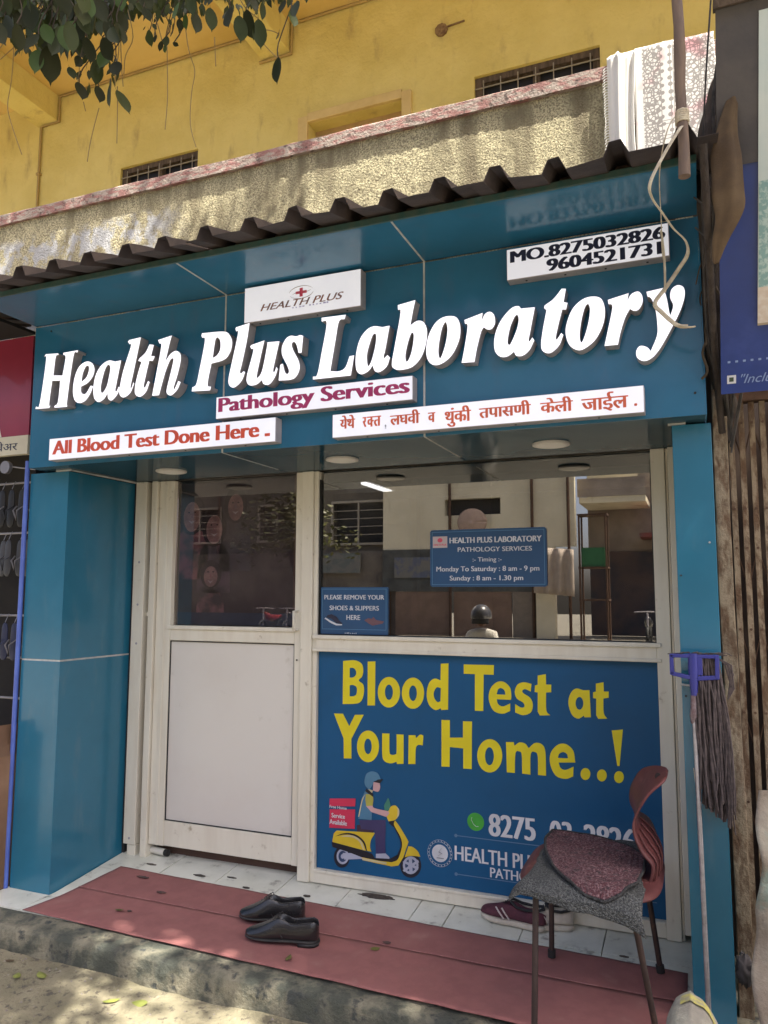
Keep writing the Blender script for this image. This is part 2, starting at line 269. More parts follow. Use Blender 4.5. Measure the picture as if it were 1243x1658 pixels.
# outlines in metres, (x, z) in their own upright plane; c marks a sharp corner
SIGN_GLYPHS = [
 ('H', ['0.0772 2.469 c; 0.153 2.464 c; 0.1569 2.4563 c; 0.1397 2.4483; 0.1309 2.3611 c; 0.1858 2.3552 c; 0.199 2.4394; 0.1839 2.4537 c; 0.1858 2.4628 c; 0.2719 2.4649 c; 0.2692 2.4541 c; 0.2463 2.4384; 0.2204 2.2242; 0.2275 2.2157 c; 0.2237 2.2096 c; 0.1449 2.2077 c; 0.1477 2.2166 c; 0.1659 2.2326; 0.1739 2.3321 c; 0.1249 2.336 c; 0.1133 2.2277; 0.1223 2.2189 c; 0.1145 2.2085 c; 0.03 2.2115 c; 0.0336 2.2218 c; 0.0558 2.2363; 0.0808 2.4399; 0.0692 2.4593 c']),
 ('e', ['0.3696 2.2858 c; 0.3554 2.2532; 0.3266 2.2219; 0.293 2.2154; 0.2651 2.2316; 0.2526 2.2763; 0.2588 2.3375; 0.283 2.3858; 0.3243 2.4052; 0.3589 2.3928; 0.3733 2.364; 0.3662 2.3325; 0.338 2.3045; 0.3 2.291 c; 0.3013 2.2669; 0.3151 2.2539; 0.3326 2.2587; 0.355 2.2899 c', '0.3012 2.3123 c; 0.3056 2.3488; 0.3216 2.3808; 0.3377 2.3829; 0.3412 2.3624; 0.3284 2.3314']),
 ('a', ['0.5235 2.388 c; 0.5036 2.2892; 0.4975 2.255; 0.5041 2.248; 0.5154 2.269 c; 0.5252 2.2598 c; 0.508 2.2319; 0.4796 2.2093; 0.4595 2.2195; 0.4543 2.2435 c; 0.4343 2.22; 0.4033 2.2096; 0.3782 2.2318; 0.3715 2.2805; 0.3828 2.3372; 0.4125 2.3777; 0.4528 2.3949; 0.4909 2.386 c', '0.4257 2.2495; 0.4146 2.2633; 0.4182 2.3013; 0.435 2.3572; 0.4522 2.3757; 0.464 2.3603; 0.4589 2.3226; 0.4471 2.276']),
 ('l', ['0.5567 2.4693 c; 0.5641 2.476 c; 0.6282 2.4806 c; 0.622 2.4498; 0.5925 2.3145; 0.5812 2.2623; 0.5875 2.2573; 0.5963 2.2808 c; 0.6013 2.2728 c; 0.581 2.2341; 0.5474 2.2167; 0.5236 2.2303; 0.5218 2.2652; 0.5375 2.3394; 0.5748 2.4461; 0.5666 2.4566 c']),
 ('t', ['0.6761 2.4418 c; 0.7002 2.4369 c; 0.6874 2.3884 c; 0.7077 2.3848 c; 0.6981 2.3653 c; 0.6785 2.3676 c; 0.6595 2.2885; 0.6534 2.2581; 0.6612 2.251; 0.6757 2.2775 c; 0.6849 2.2722 c; 0.668 2.2317; 0.6389 2.2116; 0.612 2.2217; 0.6053 2.2505; 0.6157 2.3057; 0.6363 2.368 c; 0.6178 2.3746 c; 0.625 2.3851 c; 0.6565 2.4078']),
 ('h', ['0.7218 2.4561 c; 0.7952 2.4674 c; 0.7854 2.4357; 0.7665 2.3574 c; 0.7911 2.3855; 0.8198 2.3956; 0.8422 2.3794; 0.8455 2.3483; 0.8312 2.2887; 0.8137 2.2355; 0.819 2.2289; 0.8359 2.2607 c; 0.849 2.2551 c; 0.8336 2.2244; 0.802 2.2013; 0.7797 2.2114; 0.7774 2.2331; 0.7913 2.2869; 0.8069 2.3528; 0.8014 2.3645; 0.7886 2.3549; 0.7651 2.302; 0.7374 2.2082 c; 0.7003 2.2094 c; 0.7204 2.3131; 0.7401 2.4258; 0.7299 2.4395 c']),
 ('P', ['0.9481 2.4463 c; 0.9517 2.4569 c; 1.0615 2.4497; 1.0918 2.4278; 1.1034 2.3958; 1.0938 2.3548; 1.0651 2.3277; 1.003 2.3183 c; 0.9867 2.2305; 1.0045 2.2184 c; 0.9996 2.2034 c; 0.9074 2.2079 c; 0.9096 2.2252 c; 0.9287 2.2365; 0.9432 2.2966; 0.9667 2.4224; 0.9523 2.4376 c', '1.0088 2.3422 c; 1.0191 2.4158; 1.0295 2.4297 c; 1.0436 2.4127; 1.0448 2.3748; 1.0292 2.3507']),
 ('l', ['1.1178 2.4541 c; 1.1203 2.4604 c; 1.1863 2.4703 c; 1.175 2.3962; 1.1537 2.3011; 1.1451 2.2697; 1.1496 2.2599; 1.1635 2.2686 c; 1.1695 2.2624 c; 1.153 2.2272; 1.1194 2.2039; 1.0952 2.2147; 1.0901 2.2431; 1.1032 2.3069; 1.1307 2.4322; 1.1219 2.4428 c']),
 ('u', ['1.1914 2.3686 c; 1.1965 2.3749 c; 1.2585 2.3866 c; 1.2444 2.3276; 1.2257 2.2425; 1.2321 2.2349; 1.251 2.2626; 1.2719 2.3633; 1.2716 2.3771 c; 1.3293 2.3745 c; 1.3139 2.3102; 1.3023 2.2569; 1.3085 2.2494; 1.3172 2.2689 c; 1.3235 2.2591 c; 1.3105 2.2265; 1.2857 2.1997; 1.26 2.2032; 1.2504 2.2215 c; 1.2266 2.2058; 1.1955 2.2044; 1.1795 2.2198; 1.1797 2.252; 1.2065 2.3482; 1.1969 2.3586 c']),
 ('s', ['1.4377 2.3834 c; 1.4314 2.3135 c; 1.4175 2.3152 c; 1.4085 2.3487; 1.3958 2.3639; 1.386 2.3538; 1.394 2.3279; 1.4196 2.2798; 1.4226 2.2436; 1.4034 2.2144; 1.3736 2.2085; 1.3285 2.211 c; 1.3348 2.276 c; 1.3463 2.2792 c; 1.3555 2.2465; 1.3657 2.2341; 1.3755 2.2421; 1.3676 2.2678; 1.3442 2.3112; 1.341 2.348; 1.358 2.38; 1.3804 2.3908; 1.4054 2.3853; 1.4228 2.3885 c']),
 ('L', ['1.5194 2.4466 c; 1.6255 2.4446 c; 1.6203 2.4277 c; 1.5961 2.4209; 1.5817 2.3472; 1.5603 2.2244 c; 1.5981 2.2202; 1.6247 2.2322; 1.6429 2.2748 c; 1.6625 2.2764 c; 1.6489 2.1974 c; 1.4842 2.199 c; 1.484 2.2101 c; 1.5031 2.2181; 1.5212 2.3042; 1.5417 2.4207; 1.5196 2.4313 c']),
 ('a', ['1.8107 2.3755 c; 1.7925 2.2815; 1.7864 2.2603; 1.789 2.2503; 1.8018 2.2609 c; 1.812 2.25 c; 1.7993 2.2175; 1.7713 2.1987; 1.7507 2.2034; 1.7402 2.2266 c; 1.7222 2.2066; 1.6936 2.1974; 1.6725 2.217; 1.6694 2.2716; 1.6848 2.3342; 1.7135 2.3702; 1.7447 2.3819; 1.781 2.3736 c', '1.7221 2.2262; 1.7168 2.2513; 1.7182 2.2807; 1.7294 2.3187; 1.7407 2.3469; 1.7527 2.3503; 1.7543 2.3254; 1.7477 2.2869; 1.735 2.2443']),
 ('b', ['1.8438 2.4519 c; 1.9153 2.4615 c; 1.9052 2.4177; 1.8951 2.3657 c; 1.9225 2.379; 1.9473 2.3708; 1.9609 2.3377; 1.9568 2.2855; 1.937 2.2354; 1.9024 2.2035; 1.8575 2.1965; 1.8298 2.2044; 1.8196 2.2249; 1.8322 2.2962; 1.8549 2.4199; 1.8448 2.4336 c', '1.8785 2.2268; 1.875 2.2523; 1.8851 2.2993; 1.8986 2.3338; 1.9075 2.3302; 1.9075 2.3061; 1.9 2.2637; 1.8885 2.2338']),
 ('o', ['2.0452 2.3808; 2.076 2.3713; 2.0897 2.3389; 2.0876 2.2915; 2.0662 2.2423; 2.0352 2.2113; 1.9998 2.1988; 1.9708 2.2122; 1.9575 2.2509; 1.9644 2.3072; 1.9871 2.3527; 2.0141 2.3754', '2.0362 2.3571; 2.0413 2.3279; 2.0335 2.2766; 2.0154 2.2266; 2.0066 2.2342; 2.0068 2.2712; 2.0183 2.331; 2.0282 2.3538']),
 ('r', ['2.1064 2.3575 c; 2.1756 2.3747 c; 2.171 2.3453 c; 2.1841 2.3693; 2.2033 2.3752; 2.2179 2.3602; 2.2209 2.3299; 2.2088 2.3102; 2.1919 2.3103; 2.1792 2.3205 c; 2.1684 2.3027; 2.1528 2.2447; 2.1428 2.1946 c; 2.0942 2.1968 c; 2.1055 2.2505; 2.1169 2.318; 2.1171 2.3396; 2.1085 2.3429 c']),
 ('a', ['2.3658 2.369 c; 2.3471 2.2794; 2.3418 2.255; 2.3445 2.2463; 2.3548 2.2596 c; 2.3615 2.2483 c; 2.3439 2.2151; 2.3192 2.1973; 2.2967 2.1999; 2.2887 2.2155 c; 2.2658 2.2015; 2.2409 2.2023; 2.2203 2.2238; 2.2166 2.2624; 2.2256 2.3037; 2.2471 2.3434; 2.2809 2.3769; 2.3059 2.3819; 2.316 2.3711 c', '2.2727 2.2427; 2.2658 2.2562; 2.2757 2.3056; 2.2928 2.3435; 2.3032 2.3484; 2.3071 2.3309; 2.3004 2.2981; 2.2832 2.2582']),
 ('t', ['2.4606 2.4225 c; 2.4754 2.4202 c; 2.4665 2.3728 c; 2.4802 2.3684 c; 2.4742 2.345 c; 2.4613 2.3468 c; 2.4461 2.2907; 2.4368 2.2483; 2.4418 2.2428; 2.4557 2.2628 c; 2.4629 2.2546 c; 2.4469 2.2181; 2.4162 2.1953; 2.3907 2.2056; 2.385 2.2306; 2.3922 2.2832; 2.4063 2.3522 c; 2.3984 2.3607 c; 2.4 2.3702 c; 2.4319 2.3901']),
 ('o', ['2.5648 2.3786; 2.5937 2.3662; 2.6051 2.3264; 2.5979 2.2751; 2.5721 2.2263; 2.5354 2.1977; 2.5082 2.1952; 2.4814 2.2186; 2.4709 2.2632; 2.4788 2.3056; 2.4981 2.3464; 2.5307 2.3731', '2.5506 2.3533; 2.5554 2.3286; 2.5465 2.2772; 2.5294 2.227; 2.5212 2.2232; 2.5187 2.2522; 2.5268 2.3039; 2.5391 2.3444']),
 ('r', ['2.6157 2.3591 c; 2.6843 2.3726 c; 2.6791 2.3465 c; 2.6928 2.368; 2.7147 2.3741; 2.7271 2.3582; 2.7276 2.3323; 2.7148 2.3108; 2.6997 2.3082; 2.6869 2.3171 c; 2.6709 2.2888; 2.6541 2.2394; 2.6442 2.1975 c; 2.6002 2.1982 c; 2.6102 2.2404; 2.6279 2.3184; 2.6285 2.3396; 2.6175 2.3436 c']),
 ('y', ['2.7416 2.3687 c; 2.7958 2.3744 c; 2.8049 2.335; 2.8108 2.2879; 2.8146 2.2772 c; 2.8237 2.3091; 2.8155 2.338; 2.8206 2.365; 2.8398 2.3769; 2.8581 2.3662; 2.8603 2.3359; 2.8449 2.2877; 2.8137 2.2278; 2.7782 2.1681; 2.7519 2.1391; 2.7262 2.1306; 2.7053 2.1446; 2.7026 2.168; 2.7151 2.1841; 2.7362 2.1778; 2.7485 2.1625 c; 2.7691 2.2106; 2.7724 2.247; 2.768 2.3032; 2.7565 2.3421; 2.7441 2.3524 c']),
]
POSTER_GLYPHS = [
 ('B', ['1.3227 1.0472 c; 1.3808 1.0523; 1.416 1.0378; 1.4246 1.0097; 1.4199 0.9813; 1.4025 0.9617; 1.425 0.9439; 1.4293 0.9097; 1.4171 0.8717; 1.3893 0.8565; 1.3224 0.851 c', '1.3564 1.0166 c; 1.374 1.0173; 1.3882 1.0052; 1.3883 0.9863; 1.3744 0.9744; 1.3567 0.9724 c', '1.357 0.9377 c; 1.3746 0.9398; 1.3922 0.9299; 1.3924 0.9017; 1.3785 0.8897; 1.3574 0.8874 c']),
 ('l', ['1.4473 1.0483 c; 1.4854 1.0508 c; 1.4841 0.8535 c; 1.447 0.8515 c']),
 ('o', ['1.6059 0.9183; 1.6006 0.8888; 1.5857 0.8646; 1.5642 0.8504; 1.5401 0.8491; 1.5183 0.861; 1.5031 0.8838; 1.4976 0.913; 1.5029 0.9429; 1.518 0.9673; 1.5398 0.9814; 1.564 0.9824; 1.5856 0.9702; 1.6006 0.9473', '1.5716 0.9166; 1.5697 0.9019; 1.5643 0.8898; 1.5565 0.8829; 1.5477 0.8825; 1.5399 0.8886; 1.5344 0.9001; 1.5324 0.9147; 1.5343 0.9296; 1.5397 0.9417; 1.5476 0.9486; 1.5563 0.949; 1.5642 0.9428; 1.5697 0.9312']),
 ('o', ['1.7202 0.9196; 1.7149 0.89; 1.7003 0.8656; 1.6793 0.8514; 1.6558 0.8501; 1.6346 0.862; 1.6198 0.885; 1.6146 0.9144; 1.6198 0.9445; 1.6347 0.969; 1.656 0.9831; 1.6795 0.9841; 1.7006 0.9719; 1.7151 0.9488', '1.6861 0.918; 1.6842 0.9031; 1.6791 0.891; 1.6717 0.8841; 1.6635 0.8836; 1.6561 0.8898; 1.651 0.9014; 1.6491 0.9161; 1.651 0.9311; 1.6562 0.9432; 1.6636 0.9501; 1.6718 0.9505; 1.6792 0.9443; 1.6843 0.9326']),
 ('d', ['1.7985 1.0512 c; 1.8338 1.0542 c; 1.8306 0.8547 c; 1.7987 0.8511 c; 1.7974 0.8588 c; 1.7717 0.8495; 1.7427 0.8707; 1.7319 0.9154; 1.7431 0.9643; 1.7691 0.9854; 1.7968 0.9787 c', '1.7979 0.9457 c; 1.7786 0.9478; 1.7656 0.9261; 1.7668 0.9021; 1.7815 0.8848; 1.7963 0.8886 c']),
 ('T', ['1.9036 1.0519 c; 2.038 1.0537 c; 2.0363 1.0125 c; 1.9922 1.0124 c; 1.9885 0.8578 c; 1.9515 0.8568 c; 1.9532 1.0121 c; 1.9032 1.0119 c']),
 ('e', ['2.11 0.911 c; 2.048 0.9106 c; 2.0538 0.8906; 2.0748 0.8819; 2.1062 0.8963 c; 2.1057 0.8645 c; 2.0714 0.851; 2.0322 0.8632; 2.0133 0.9088; 2.0212 0.9531; 2.049 0.9819; 2.0793 0.985; 2.106 0.9629; 2.1115 0.9313', '2.0483 0.9311 c; 2.0547 0.9518; 2.0668 0.9582; 2.0818 0.9502; 2.0864 0.9312 c']),
 ('s', ['2.1982 0.9816 c; 2.1947 0.9498 c; 2.1714 0.9585; 2.1582 0.9509; 2.1651 0.9397; 2.1913 0.9238; 2.2025 0.8958; 2.1932 0.8638; 2.1607 0.8505; 2.1271 0.86 c; 2.1276 0.8946 c; 2.1523 0.8815; 2.1672 0.887; 2.1615 0.9022; 2.1352 0.918; 2.1267 0.9465; 2.1391 0.976; 2.1659 0.9871']),
 ('t', ['2.2253 1.0172 c; 2.2591 1.0243 c; 2.2594 0.9814 c; 2.2808 0.9824 c; 2.2802 0.9511 c; 2.2588 0.9489 c; 2.2585 0.8761; 2.2742 0.8572 c; 2.2308 0.8535 c; 2.2224 0.8684 c; 2.2239 0.9472 c; 2.2111 0.9489 c; 2.2128 0.9753 c; 2.2245 0.9799 c']),
 ('a', ['2.4358 0.967 c; 2.4386 0.8587 c; 2.4125 0.8571 c; 2.411 0.8637 c; 2.3873 0.85; 2.3624 0.8653; 2.3494 0.9094; 2.3587 0.9493; 2.3818 0.9712; 2.4097 0.9658 c', '2.41 0.9127; 2.4082 0.9014; 2.4036 0.8922; 2.3972 0.8869; 2.3903 0.8865; 2.3841 0.8911; 2.38 0.8999; 2.3787 0.911; 2.3805 0.9223; 2.3851 0.9315; 2.3915 0.9368; 2.3985 0.9371; 2.4046 0.9325; 2.4087 0.9237']),
 ('t', ['2.462 0.9945 c; 2.4924 1.0014 c; 2.4925 0.9642 c; 2.5116 0.9651 c; 2.5109 0.9402 c; 2.4901 0.9363 c; 2.4902 0.8783; 2.5032 0.8571 c; 2.4676 0.8538 c; 2.4598 0.8682 c; 2.4615 0.9349 c; 2.4494 0.9359 c; 2.45 0.9593 c; 2.4612 0.9627 c']),
 ('Y', ['1.2779 0.8059 c; 1.3238 0.8073 c; 1.3563 0.7533 c; 1.3849 0.8061 c; 1.4285 0.8087 c; 1.3675 0.6971 c; 1.3682 0.6106 c; 1.3304 0.6076 c; 1.3282 0.6973 c']),
 ('o', ['1.5045 0.6743; 1.4993 0.6438; 1.4845 0.6185; 1.4629 0.6034; 1.4388 0.6015; 1.4169 0.6132; 1.4016 0.6363; 1.396 0.6663; 1.4012 0.6972; 1.4162 0.7227; 1.4381 0.7377; 1.4623 0.7393; 1.484 0.7273; 1.4991 0.7041', '1.469 0.6717; 1.4673 0.6567; 1.4622 0.6444; 1.4548 0.6372; 1.4466 0.6366; 1.4391 0.6426; 1.4339 0.6542; 1.432 0.669; 1.4337 0.684; 1.4388 0.6964; 1.4462 0.7035; 1.4545 0.7041; 1.4619 0.698; 1.4671 0.6864']),
 ('u', ['1.52 0.7326 c; 1.5551 0.7338 c; 1.5553 0.6547; 1.5656 0.6421; 1.583 0.6452; 1.5894 0.6573; 1.5894 0.7332 c; 1.6227 0.7337 c; 1.6227 0.6077 c; 1.5914 0.604 c; 1.5895 0.6137 c; 1.5605 0.6044; 1.5314 0.6119; 1.5203 0.6403']),
 ('r', ['1.6469 0.733 c; 1.6786 0.7352 c; 1.6817 0.7221 c; 1.7006 0.739; 1.7163 0.7361 c; 1.713 0.6938 c; 1.6911 0.6939; 1.6804 0.6758; 1.6783 0.6111 c; 1.6449 0.6084 c']),
 ('H', ['1.8004 0.8089 c; 1.8385 0.8101 c; 1.8379 0.7359 c; 1.8973 0.7401 c; 1.8979 0.8092 c; 1.9381 0.8106 c; 1.9349 0.611 c; 1.8973 0.6106 c; 1.8981 0.695 c; 1.8377 0.6961 c; 1.8358 0.6122 c; 1.7993 0.6109 c']),
 ('o', ['2.0689 0.677; 2.0631 0.6468; 2.0478 0.6216; 2.0259 0.6065; 2.0017 0.6044; 1.9799 0.6159; 1.9649 0.6387; 1.9597 0.6684; 1.9655 0.6991; 1.9811 0.7244; 2.0033 0.7395; 2.0276 0.7412; 2.0493 0.7294; 2.064 0.7065', '2.0328 0.6724; 2.0306 0.6561; 2.0251 0.6426; 2.0173 0.6348; 2.0086 0.6341; 2.0009 0.6407; 1.9957 0.6533; 1.994 0.6694; 1.9961 0.6858; 2.0016 0.6993; 2.0095 0.7072; 2.0182 0.7078; 2.0259 0.7011; 2.0311 0.6885']),
 ('m', ['2.0859 0.735 c; 2.1192 0.7374 c; 2.1213 0.7221 c; 2.144 0.738; 2.1675 0.734; 2.1818 0.7169 c; 2.2084 0.7398; 2.2372 0.7363; 2.251 0.7064; 2.252 0.6114 c; 2.2187 0.6113 c; 2.219 0.6871; 2.2077 0.7031; 2.1901 0.6933; 2.1869 0.6102 c; 2.1525 0.6112 c; 2.152 0.6875; 2.1405 0.7008; 2.1256 0.6911; 2.1213 0.6113 c; 2.0876 0.6112 c']),
 ('e', ['2.3719 0.6742 c; 2.3044 0.6687 c; 2.3124 0.6472; 2.332 0.6416; 2.3648 0.6571 c; 2.3622 0.6183 c; 2.3312 0.6056; 2.2919 0.6149; 2.2701 0.6576; 2.2721 0.7024; 2.3002 0.7381; 2.3343 0.7451; 2.3646 0.7206', '2.302 0.6869 c; 2.308 0.7041; 2.3251 0.7121; 2.339 0.7048; 2.3432 0.6885 c']),
 ('.', ['2.4306 0.6336; 2.4284 0.6232; 2.4229 0.6146; 2.415 0.6093; 2.4064 0.6086; 2.3988 0.6124; 2.3936 0.6202; 2.3919 0.6302; 2.3941 0.6407; 2.3997 0.6494; 2.4076 0.6546; 2.4162 0.6553; 2.4238 0.6514; 2.429 0.6437']),
 ('.', ['2.4948 0.6338; 2.4927 0.6235; 2.4872 0.6149; 2.4794 0.6097; 2.471 0.6089; 2.4635 0.6127; 2.4584 0.6204; 2.4568 0.6304; 2.4589 0.6408; 2.4644 0.6494; 2.4722 0.6546; 2.4807 0.6553; 2.4882 0.6514; 2.4932 0.6437']),
 ('!', ['2.5193 0.8115 c; 2.5625 0.8182 c; 2.5454 0.6749 c; 2.5368 0.6741 c']),
 ('!', ['2.5607 0.6331; 2.5585 0.6228; 2.5531 0.6143; 2.5455 0.6092; 2.5372 0.6084; 2.5298 0.6122; 2.5248 0.6198; 2.5232 0.6298; 2.5254 0.64; 2.5308 0.6486; 2.5385 0.6537; 2.5468 0.6544; 2.5542 0.6506; 2.5591 0.643']),
]
SCOOTER_SHAPES = [
 ('tyre', ['1.3641 0.1784; 1.3623 0.164; 1.3568 0.1506; 1.3481 0.1394; 1.337 0.1315; 1.3247 0.1277; 1.3123 0.1284; 1.3011 0.1334; 1.2921 0.1424; 1.2862 0.1544; 1.2841 0.1684; 1.2859 0.1828; 1.2915 0.1963; 1.3003 0.2076; 1.3115 0.2155; 1.3238 0.2192; 1.3362 0.2185; 1.3474 0.2133; 1.3563 0.2043; 1.3621 0.1922']),
 ('tyre', ['1.7046 0.1857; 1.7022 0.1696; 1.6953 0.1545; 1.6845 0.1419; 1.6709 0.1328; 1.6558 0.1283; 1.6406 0.1288; 1.6269 0.1342; 1.616 0.1441; 1.609 0.1575; 1.6065 0.1731; 1.6089 0.1893; 1.616 0.2045; 1.6269 0.2173; 1.6407 0.2263; 1.6559 0.2307; 1.6711 0.23; 1.6847 0.2244; 1.6954 0.2145; 1.7023 0.2011']),
 ('rim', ['1.3587 0.1806; 1.357 0.1689; 1.3518 0.1582; 1.3438 0.1497; 1.334 0.1444; 1.3235 0.1431; 1.3136 0.1458; 1.3054 0.1523; 1.3 0.1618; 1.298 0.1731; 1.2998 0.1848; 1.305 0.1957; 1.313 0.2042; 1.3229 0.2094; 1.3334 0.2107; 1.3433 0.2079; 1.3514 0.2013; 1.3568 0.1919']),
 ('rim', ['1.6918 0.1851; 1.69 0.1734; 1.6849 0.1625; 1.6769 0.1533; 1.6669 0.1467; 1.6558 0.1434; 1.6446 0.1438; 1.6345 0.1477; 1.6265 0.1549; 1.6214 0.1645; 1.6196 0.1758; 1.6214 0.1875; 1.6265 0.1986; 1.6346 0.2078; 1.6447 0.2144; 1.6559 0.2176; 1.667 0.2171; 1.6771 0.2131; 1.685 0.2059; 1.6901 0.1963']),
 ('navy', ['1.3495 0.1795; 1.3475 0.1688; 1.3417 0.1596; 1.3334 0.1539; 1.324 0.1527; 1.3155 0.1563; 1.3096 0.164; 1.3074 0.1742; 1.3093 0.185; 1.3151 0.1941; 1.3236 0.1998; 1.3329 0.201; 1.3414 0.1974; 1.3473 0.1897']),
 ('navy', ['1.6817 0.1838; 1.6797 0.1733; 1.6741 0.1639; 1.6657 0.157; 1.6558 0.1536; 1.6459 0.1544; 1.6375 0.1591; 1.6318 0.1671; 1.6299 0.1771; 1.6318 0.1877; 1.6375 0.1971; 1.6459 0.204; 1.6559 0.2073; 1.6658 0.2065; 1.6741 0.2017; 1.6797 0.1938']),
 ('rim', ['1.3377 0.178; 1.336 0.1718; 1.3314 0.1675; 1.3257 0.1668; 1.321 0.1699; 1.3192 0.1757; 1.3209 0.1819; 1.3255 0.1862; 1.3312 0.187; 1.3359 0.1838']),
 ('rim', ['1.6676 0.182; 1.6653 0.1746; 1.6595 0.1695; 1.6522 0.1686; 1.6463 0.1722; 1.644 0.1789; 1.6463 0.1863; 1.6522 0.1914; 1.6595 0.1923; 1.6654 0.1887']),
 ('rim', ['1.646 0.2153 c; 1.6618 0.2172 c; 1.6656 0.1472 c; 1.6499 0.1451 c']),
 ('rim', ['1.6184 0.1888 c; 1.6263 0.1969 c; 1.6929 0.1771 c; 1.689 0.1643 c']),
 ('rim', ['1.6184 0.1551 c; 1.6891 0.2083 c; 1.6949 0.1985 c; 1.6263 0.1491 c']),
 ('rim', ['1.3283 0.1922 c; 1.4201 0.2017 c; 1.4285 0.1791 c; 1.337 0.164 c']),
 ('black', ['1.2727 0.2334 c; 1.2855 0.2331 c; 1.4283 0.2154 c; 1.4736 0.2064 c; 1.4859 0.1899 c; 1.5586 0.1955 c; 1.5946 0.2178 c; 1.6105 0.2554 c; 1.6065 0.2835 c; 1.5785 0.3304 c; 1.5543 0.3458 c; 1.5543 0.3566 c; 1.5825 0.3615 c; 1.6224 0.3103 c; 1.6382 0.2765 c; 1.6144 0.2096 c; 1.5827 0.1807 c; 1.5022 0.1776 c; 1.4202 0.1854 c; 1.3577 0.1995 c; 1.2772 0.2118 c']),
 ('yellow', ['1.2769 0.2413 c; 1.283 0.2716 c; 1.2978 0.2863 c; 1.4834 0.2981 c; 1.4854 0.2947 c; 1.4672 0.2636; 1.4632 0.2341; 1.4694 0.215 c; 1.4345 0.2161 c; 1.277 0.2339 c']),
 ('black', ['1.2895 0.2594 c; 1.3275 0.2767; 1.3654 0.2828; 1.4031 0.2762; 1.4364 0.2527; 1.4489 0.2161 c; 1.4427 0.2164 c; 1.4281 0.2481; 1.3989 0.2684; 1.3613 0.275; 1.3276 0.2712 c']),
 ('pale', ['1.315 0.2624 c; 1.3487 0.2718; 1.3864 0.2724; 1.4198 0.2544; 1.4365 0.2182 c; 1.4283 0.219 c; 1.4115 0.2498; 1.3823 0.2646; 1.3487 0.2644 c']),
 ('yellow', ['1.4223 0.1856 c; 1.5103 0.1804 c; 1.5667 0.1822 c; 1.5946 0.1964; 1.6105 0.234; 1.6164 0.2668; 1.6065 0.2978; 1.5785 0.3412; 1.5825 0.3615 c; 1.6025 0.3403; 1.6363 0.294; 1.6461 0.2774 c; 1.6224 0.2106 c; 1.5986 0.172 c; 1.5667 0.1644 c; 1.4265 0.1735 c']),
 ('pale', ['1.4223 0.1838 c; 1.5103 0.1794 c; 1.5426 0.1791 c; 1.5426 0.1702 c; 1.4265 0.1735 c']),
 ('yellow', ['1.6461 0.2596 c; 1.6658 0.2584; 1.6892 0.2436; 1.7008 0.2221 c; 1.6618 0.2208; 1.6283 0.2113 c']),
 ('yellow', ['1.5422 0.3734 c; 1.5502 0.4032 c; 1.5663 0.4212; 1.5864 0.425; 1.6005 0.4084; 1.5985 0.383; 1.5825 0.3633; 1.5523 0.3546 c']),
 ('pale', ['1.5904 0.4218 c; 1.6025 0.4086; 1.6005 0.3832; 1.5865 0.3709 c; 1.5945 0.3862; 1.5953 0.4079 c']),
 ('seat', ['1.3986 0.3214 c; 1.4276 0.3283 c; 1.4854 0.3092 c; 1.4773 0.2974 c; 1.3988 0.294 c']),
 ('trouser', ['1.4088 0.3446 c; 1.4688 0.351 c; 1.5381 0.3585 c; 1.5382 0.3151; 1.5363 0.2645; 1.5385 0.2144 c; 1.4919 0.2087 c; 1.4897 0.259; 1.4854 0.3074 c; 1.4195 0.3073 c']),
 ('rim', ['1.4919 0.2087 c; 1.5385 0.2162 c; 1.5566 0.2024 c; 1.5566 0.1959 c; 1.492 0.1907 c']),
 ('shirt', ['1.4372 0.4724 c; 1.4683 0.4644 c; 1.4766 0.4395; 1.4726 0.4098; 1.4709 0.3512 c; 1.4046 0.3496 c; 1.4107 0.3815; 1.4228 0.4416 c']),
 ('pale', ['1.4393 0.4616 c; 1.425 0.4271; 1.4169 0.3895; 1.41 0.3594 c; 1.4046 0.3588 c; 1.4127 0.3964; 1.4228 0.4379 c']),
 ('sleeve', ['1.4414 0.4618 c; 1.4724 0.4593; 1.4787 0.4397; 1.4747 0.4119 c; 1.4438 0.4087 c; 1.4395 0.4359 c']),
 ('skin', ['1.4438 0.4087 c; 1.4747 0.4137 c; 1.485 0.4038; 1.5502 0.3978 c; 1.5563 0.3894 c; 1.5422 0.3734; 1.5259 0.3753; 1.4686 0.3857 c']),
 ('skin', ['1.4784 0.5168 c; 1.5092 0.5159 c; 1.5113 0.4941; 1.5011 0.4767; 1.4765 0.4798 c']),
 ('pale', ['1.4516 0.4849 c; 1.4765 0.4798 c; 1.4724 0.4684 c']),
 ('black', ['1.4433 0.4841 c; 1.4786 0.4654 c; 1.4766 0.4523 c; 1.4393 0.4726 c']),
 ('helmet', ['1.4782 0.5628; 1.5008 0.5556; 1.5153 0.5293 c; 1.4804 0.5206 c; 1.4763 0.5056; 1.4599 0.482 c; 1.4412 0.495; 1.4349 0.5165; 1.443 0.5468; 1.4596 0.5594']),
 ('black', ['1.4804 0.517 c; 1.5009 0.5298 c; 1.5255 0.5338 c; 1.5112 0.5142 c']),
 ('green', ['1.5299 0.4193 c; 1.5501 0.4558 c; 1.5562 0.4474 c; 1.5623 0.4226 c; 1.5542 0.4 c; 1.534 0.3997 c']),
 ('red', ['1.262 0.424 c; 1.3915 0.4367 c; 1.3897 0.4021 c; 1.2603 0.3901 c']),
 ('red', ['1.2625 0.3773 c; 1.3898 0.3885 c; 1.3883 0.3038 c; 1.2613 0.2952 c']),
]
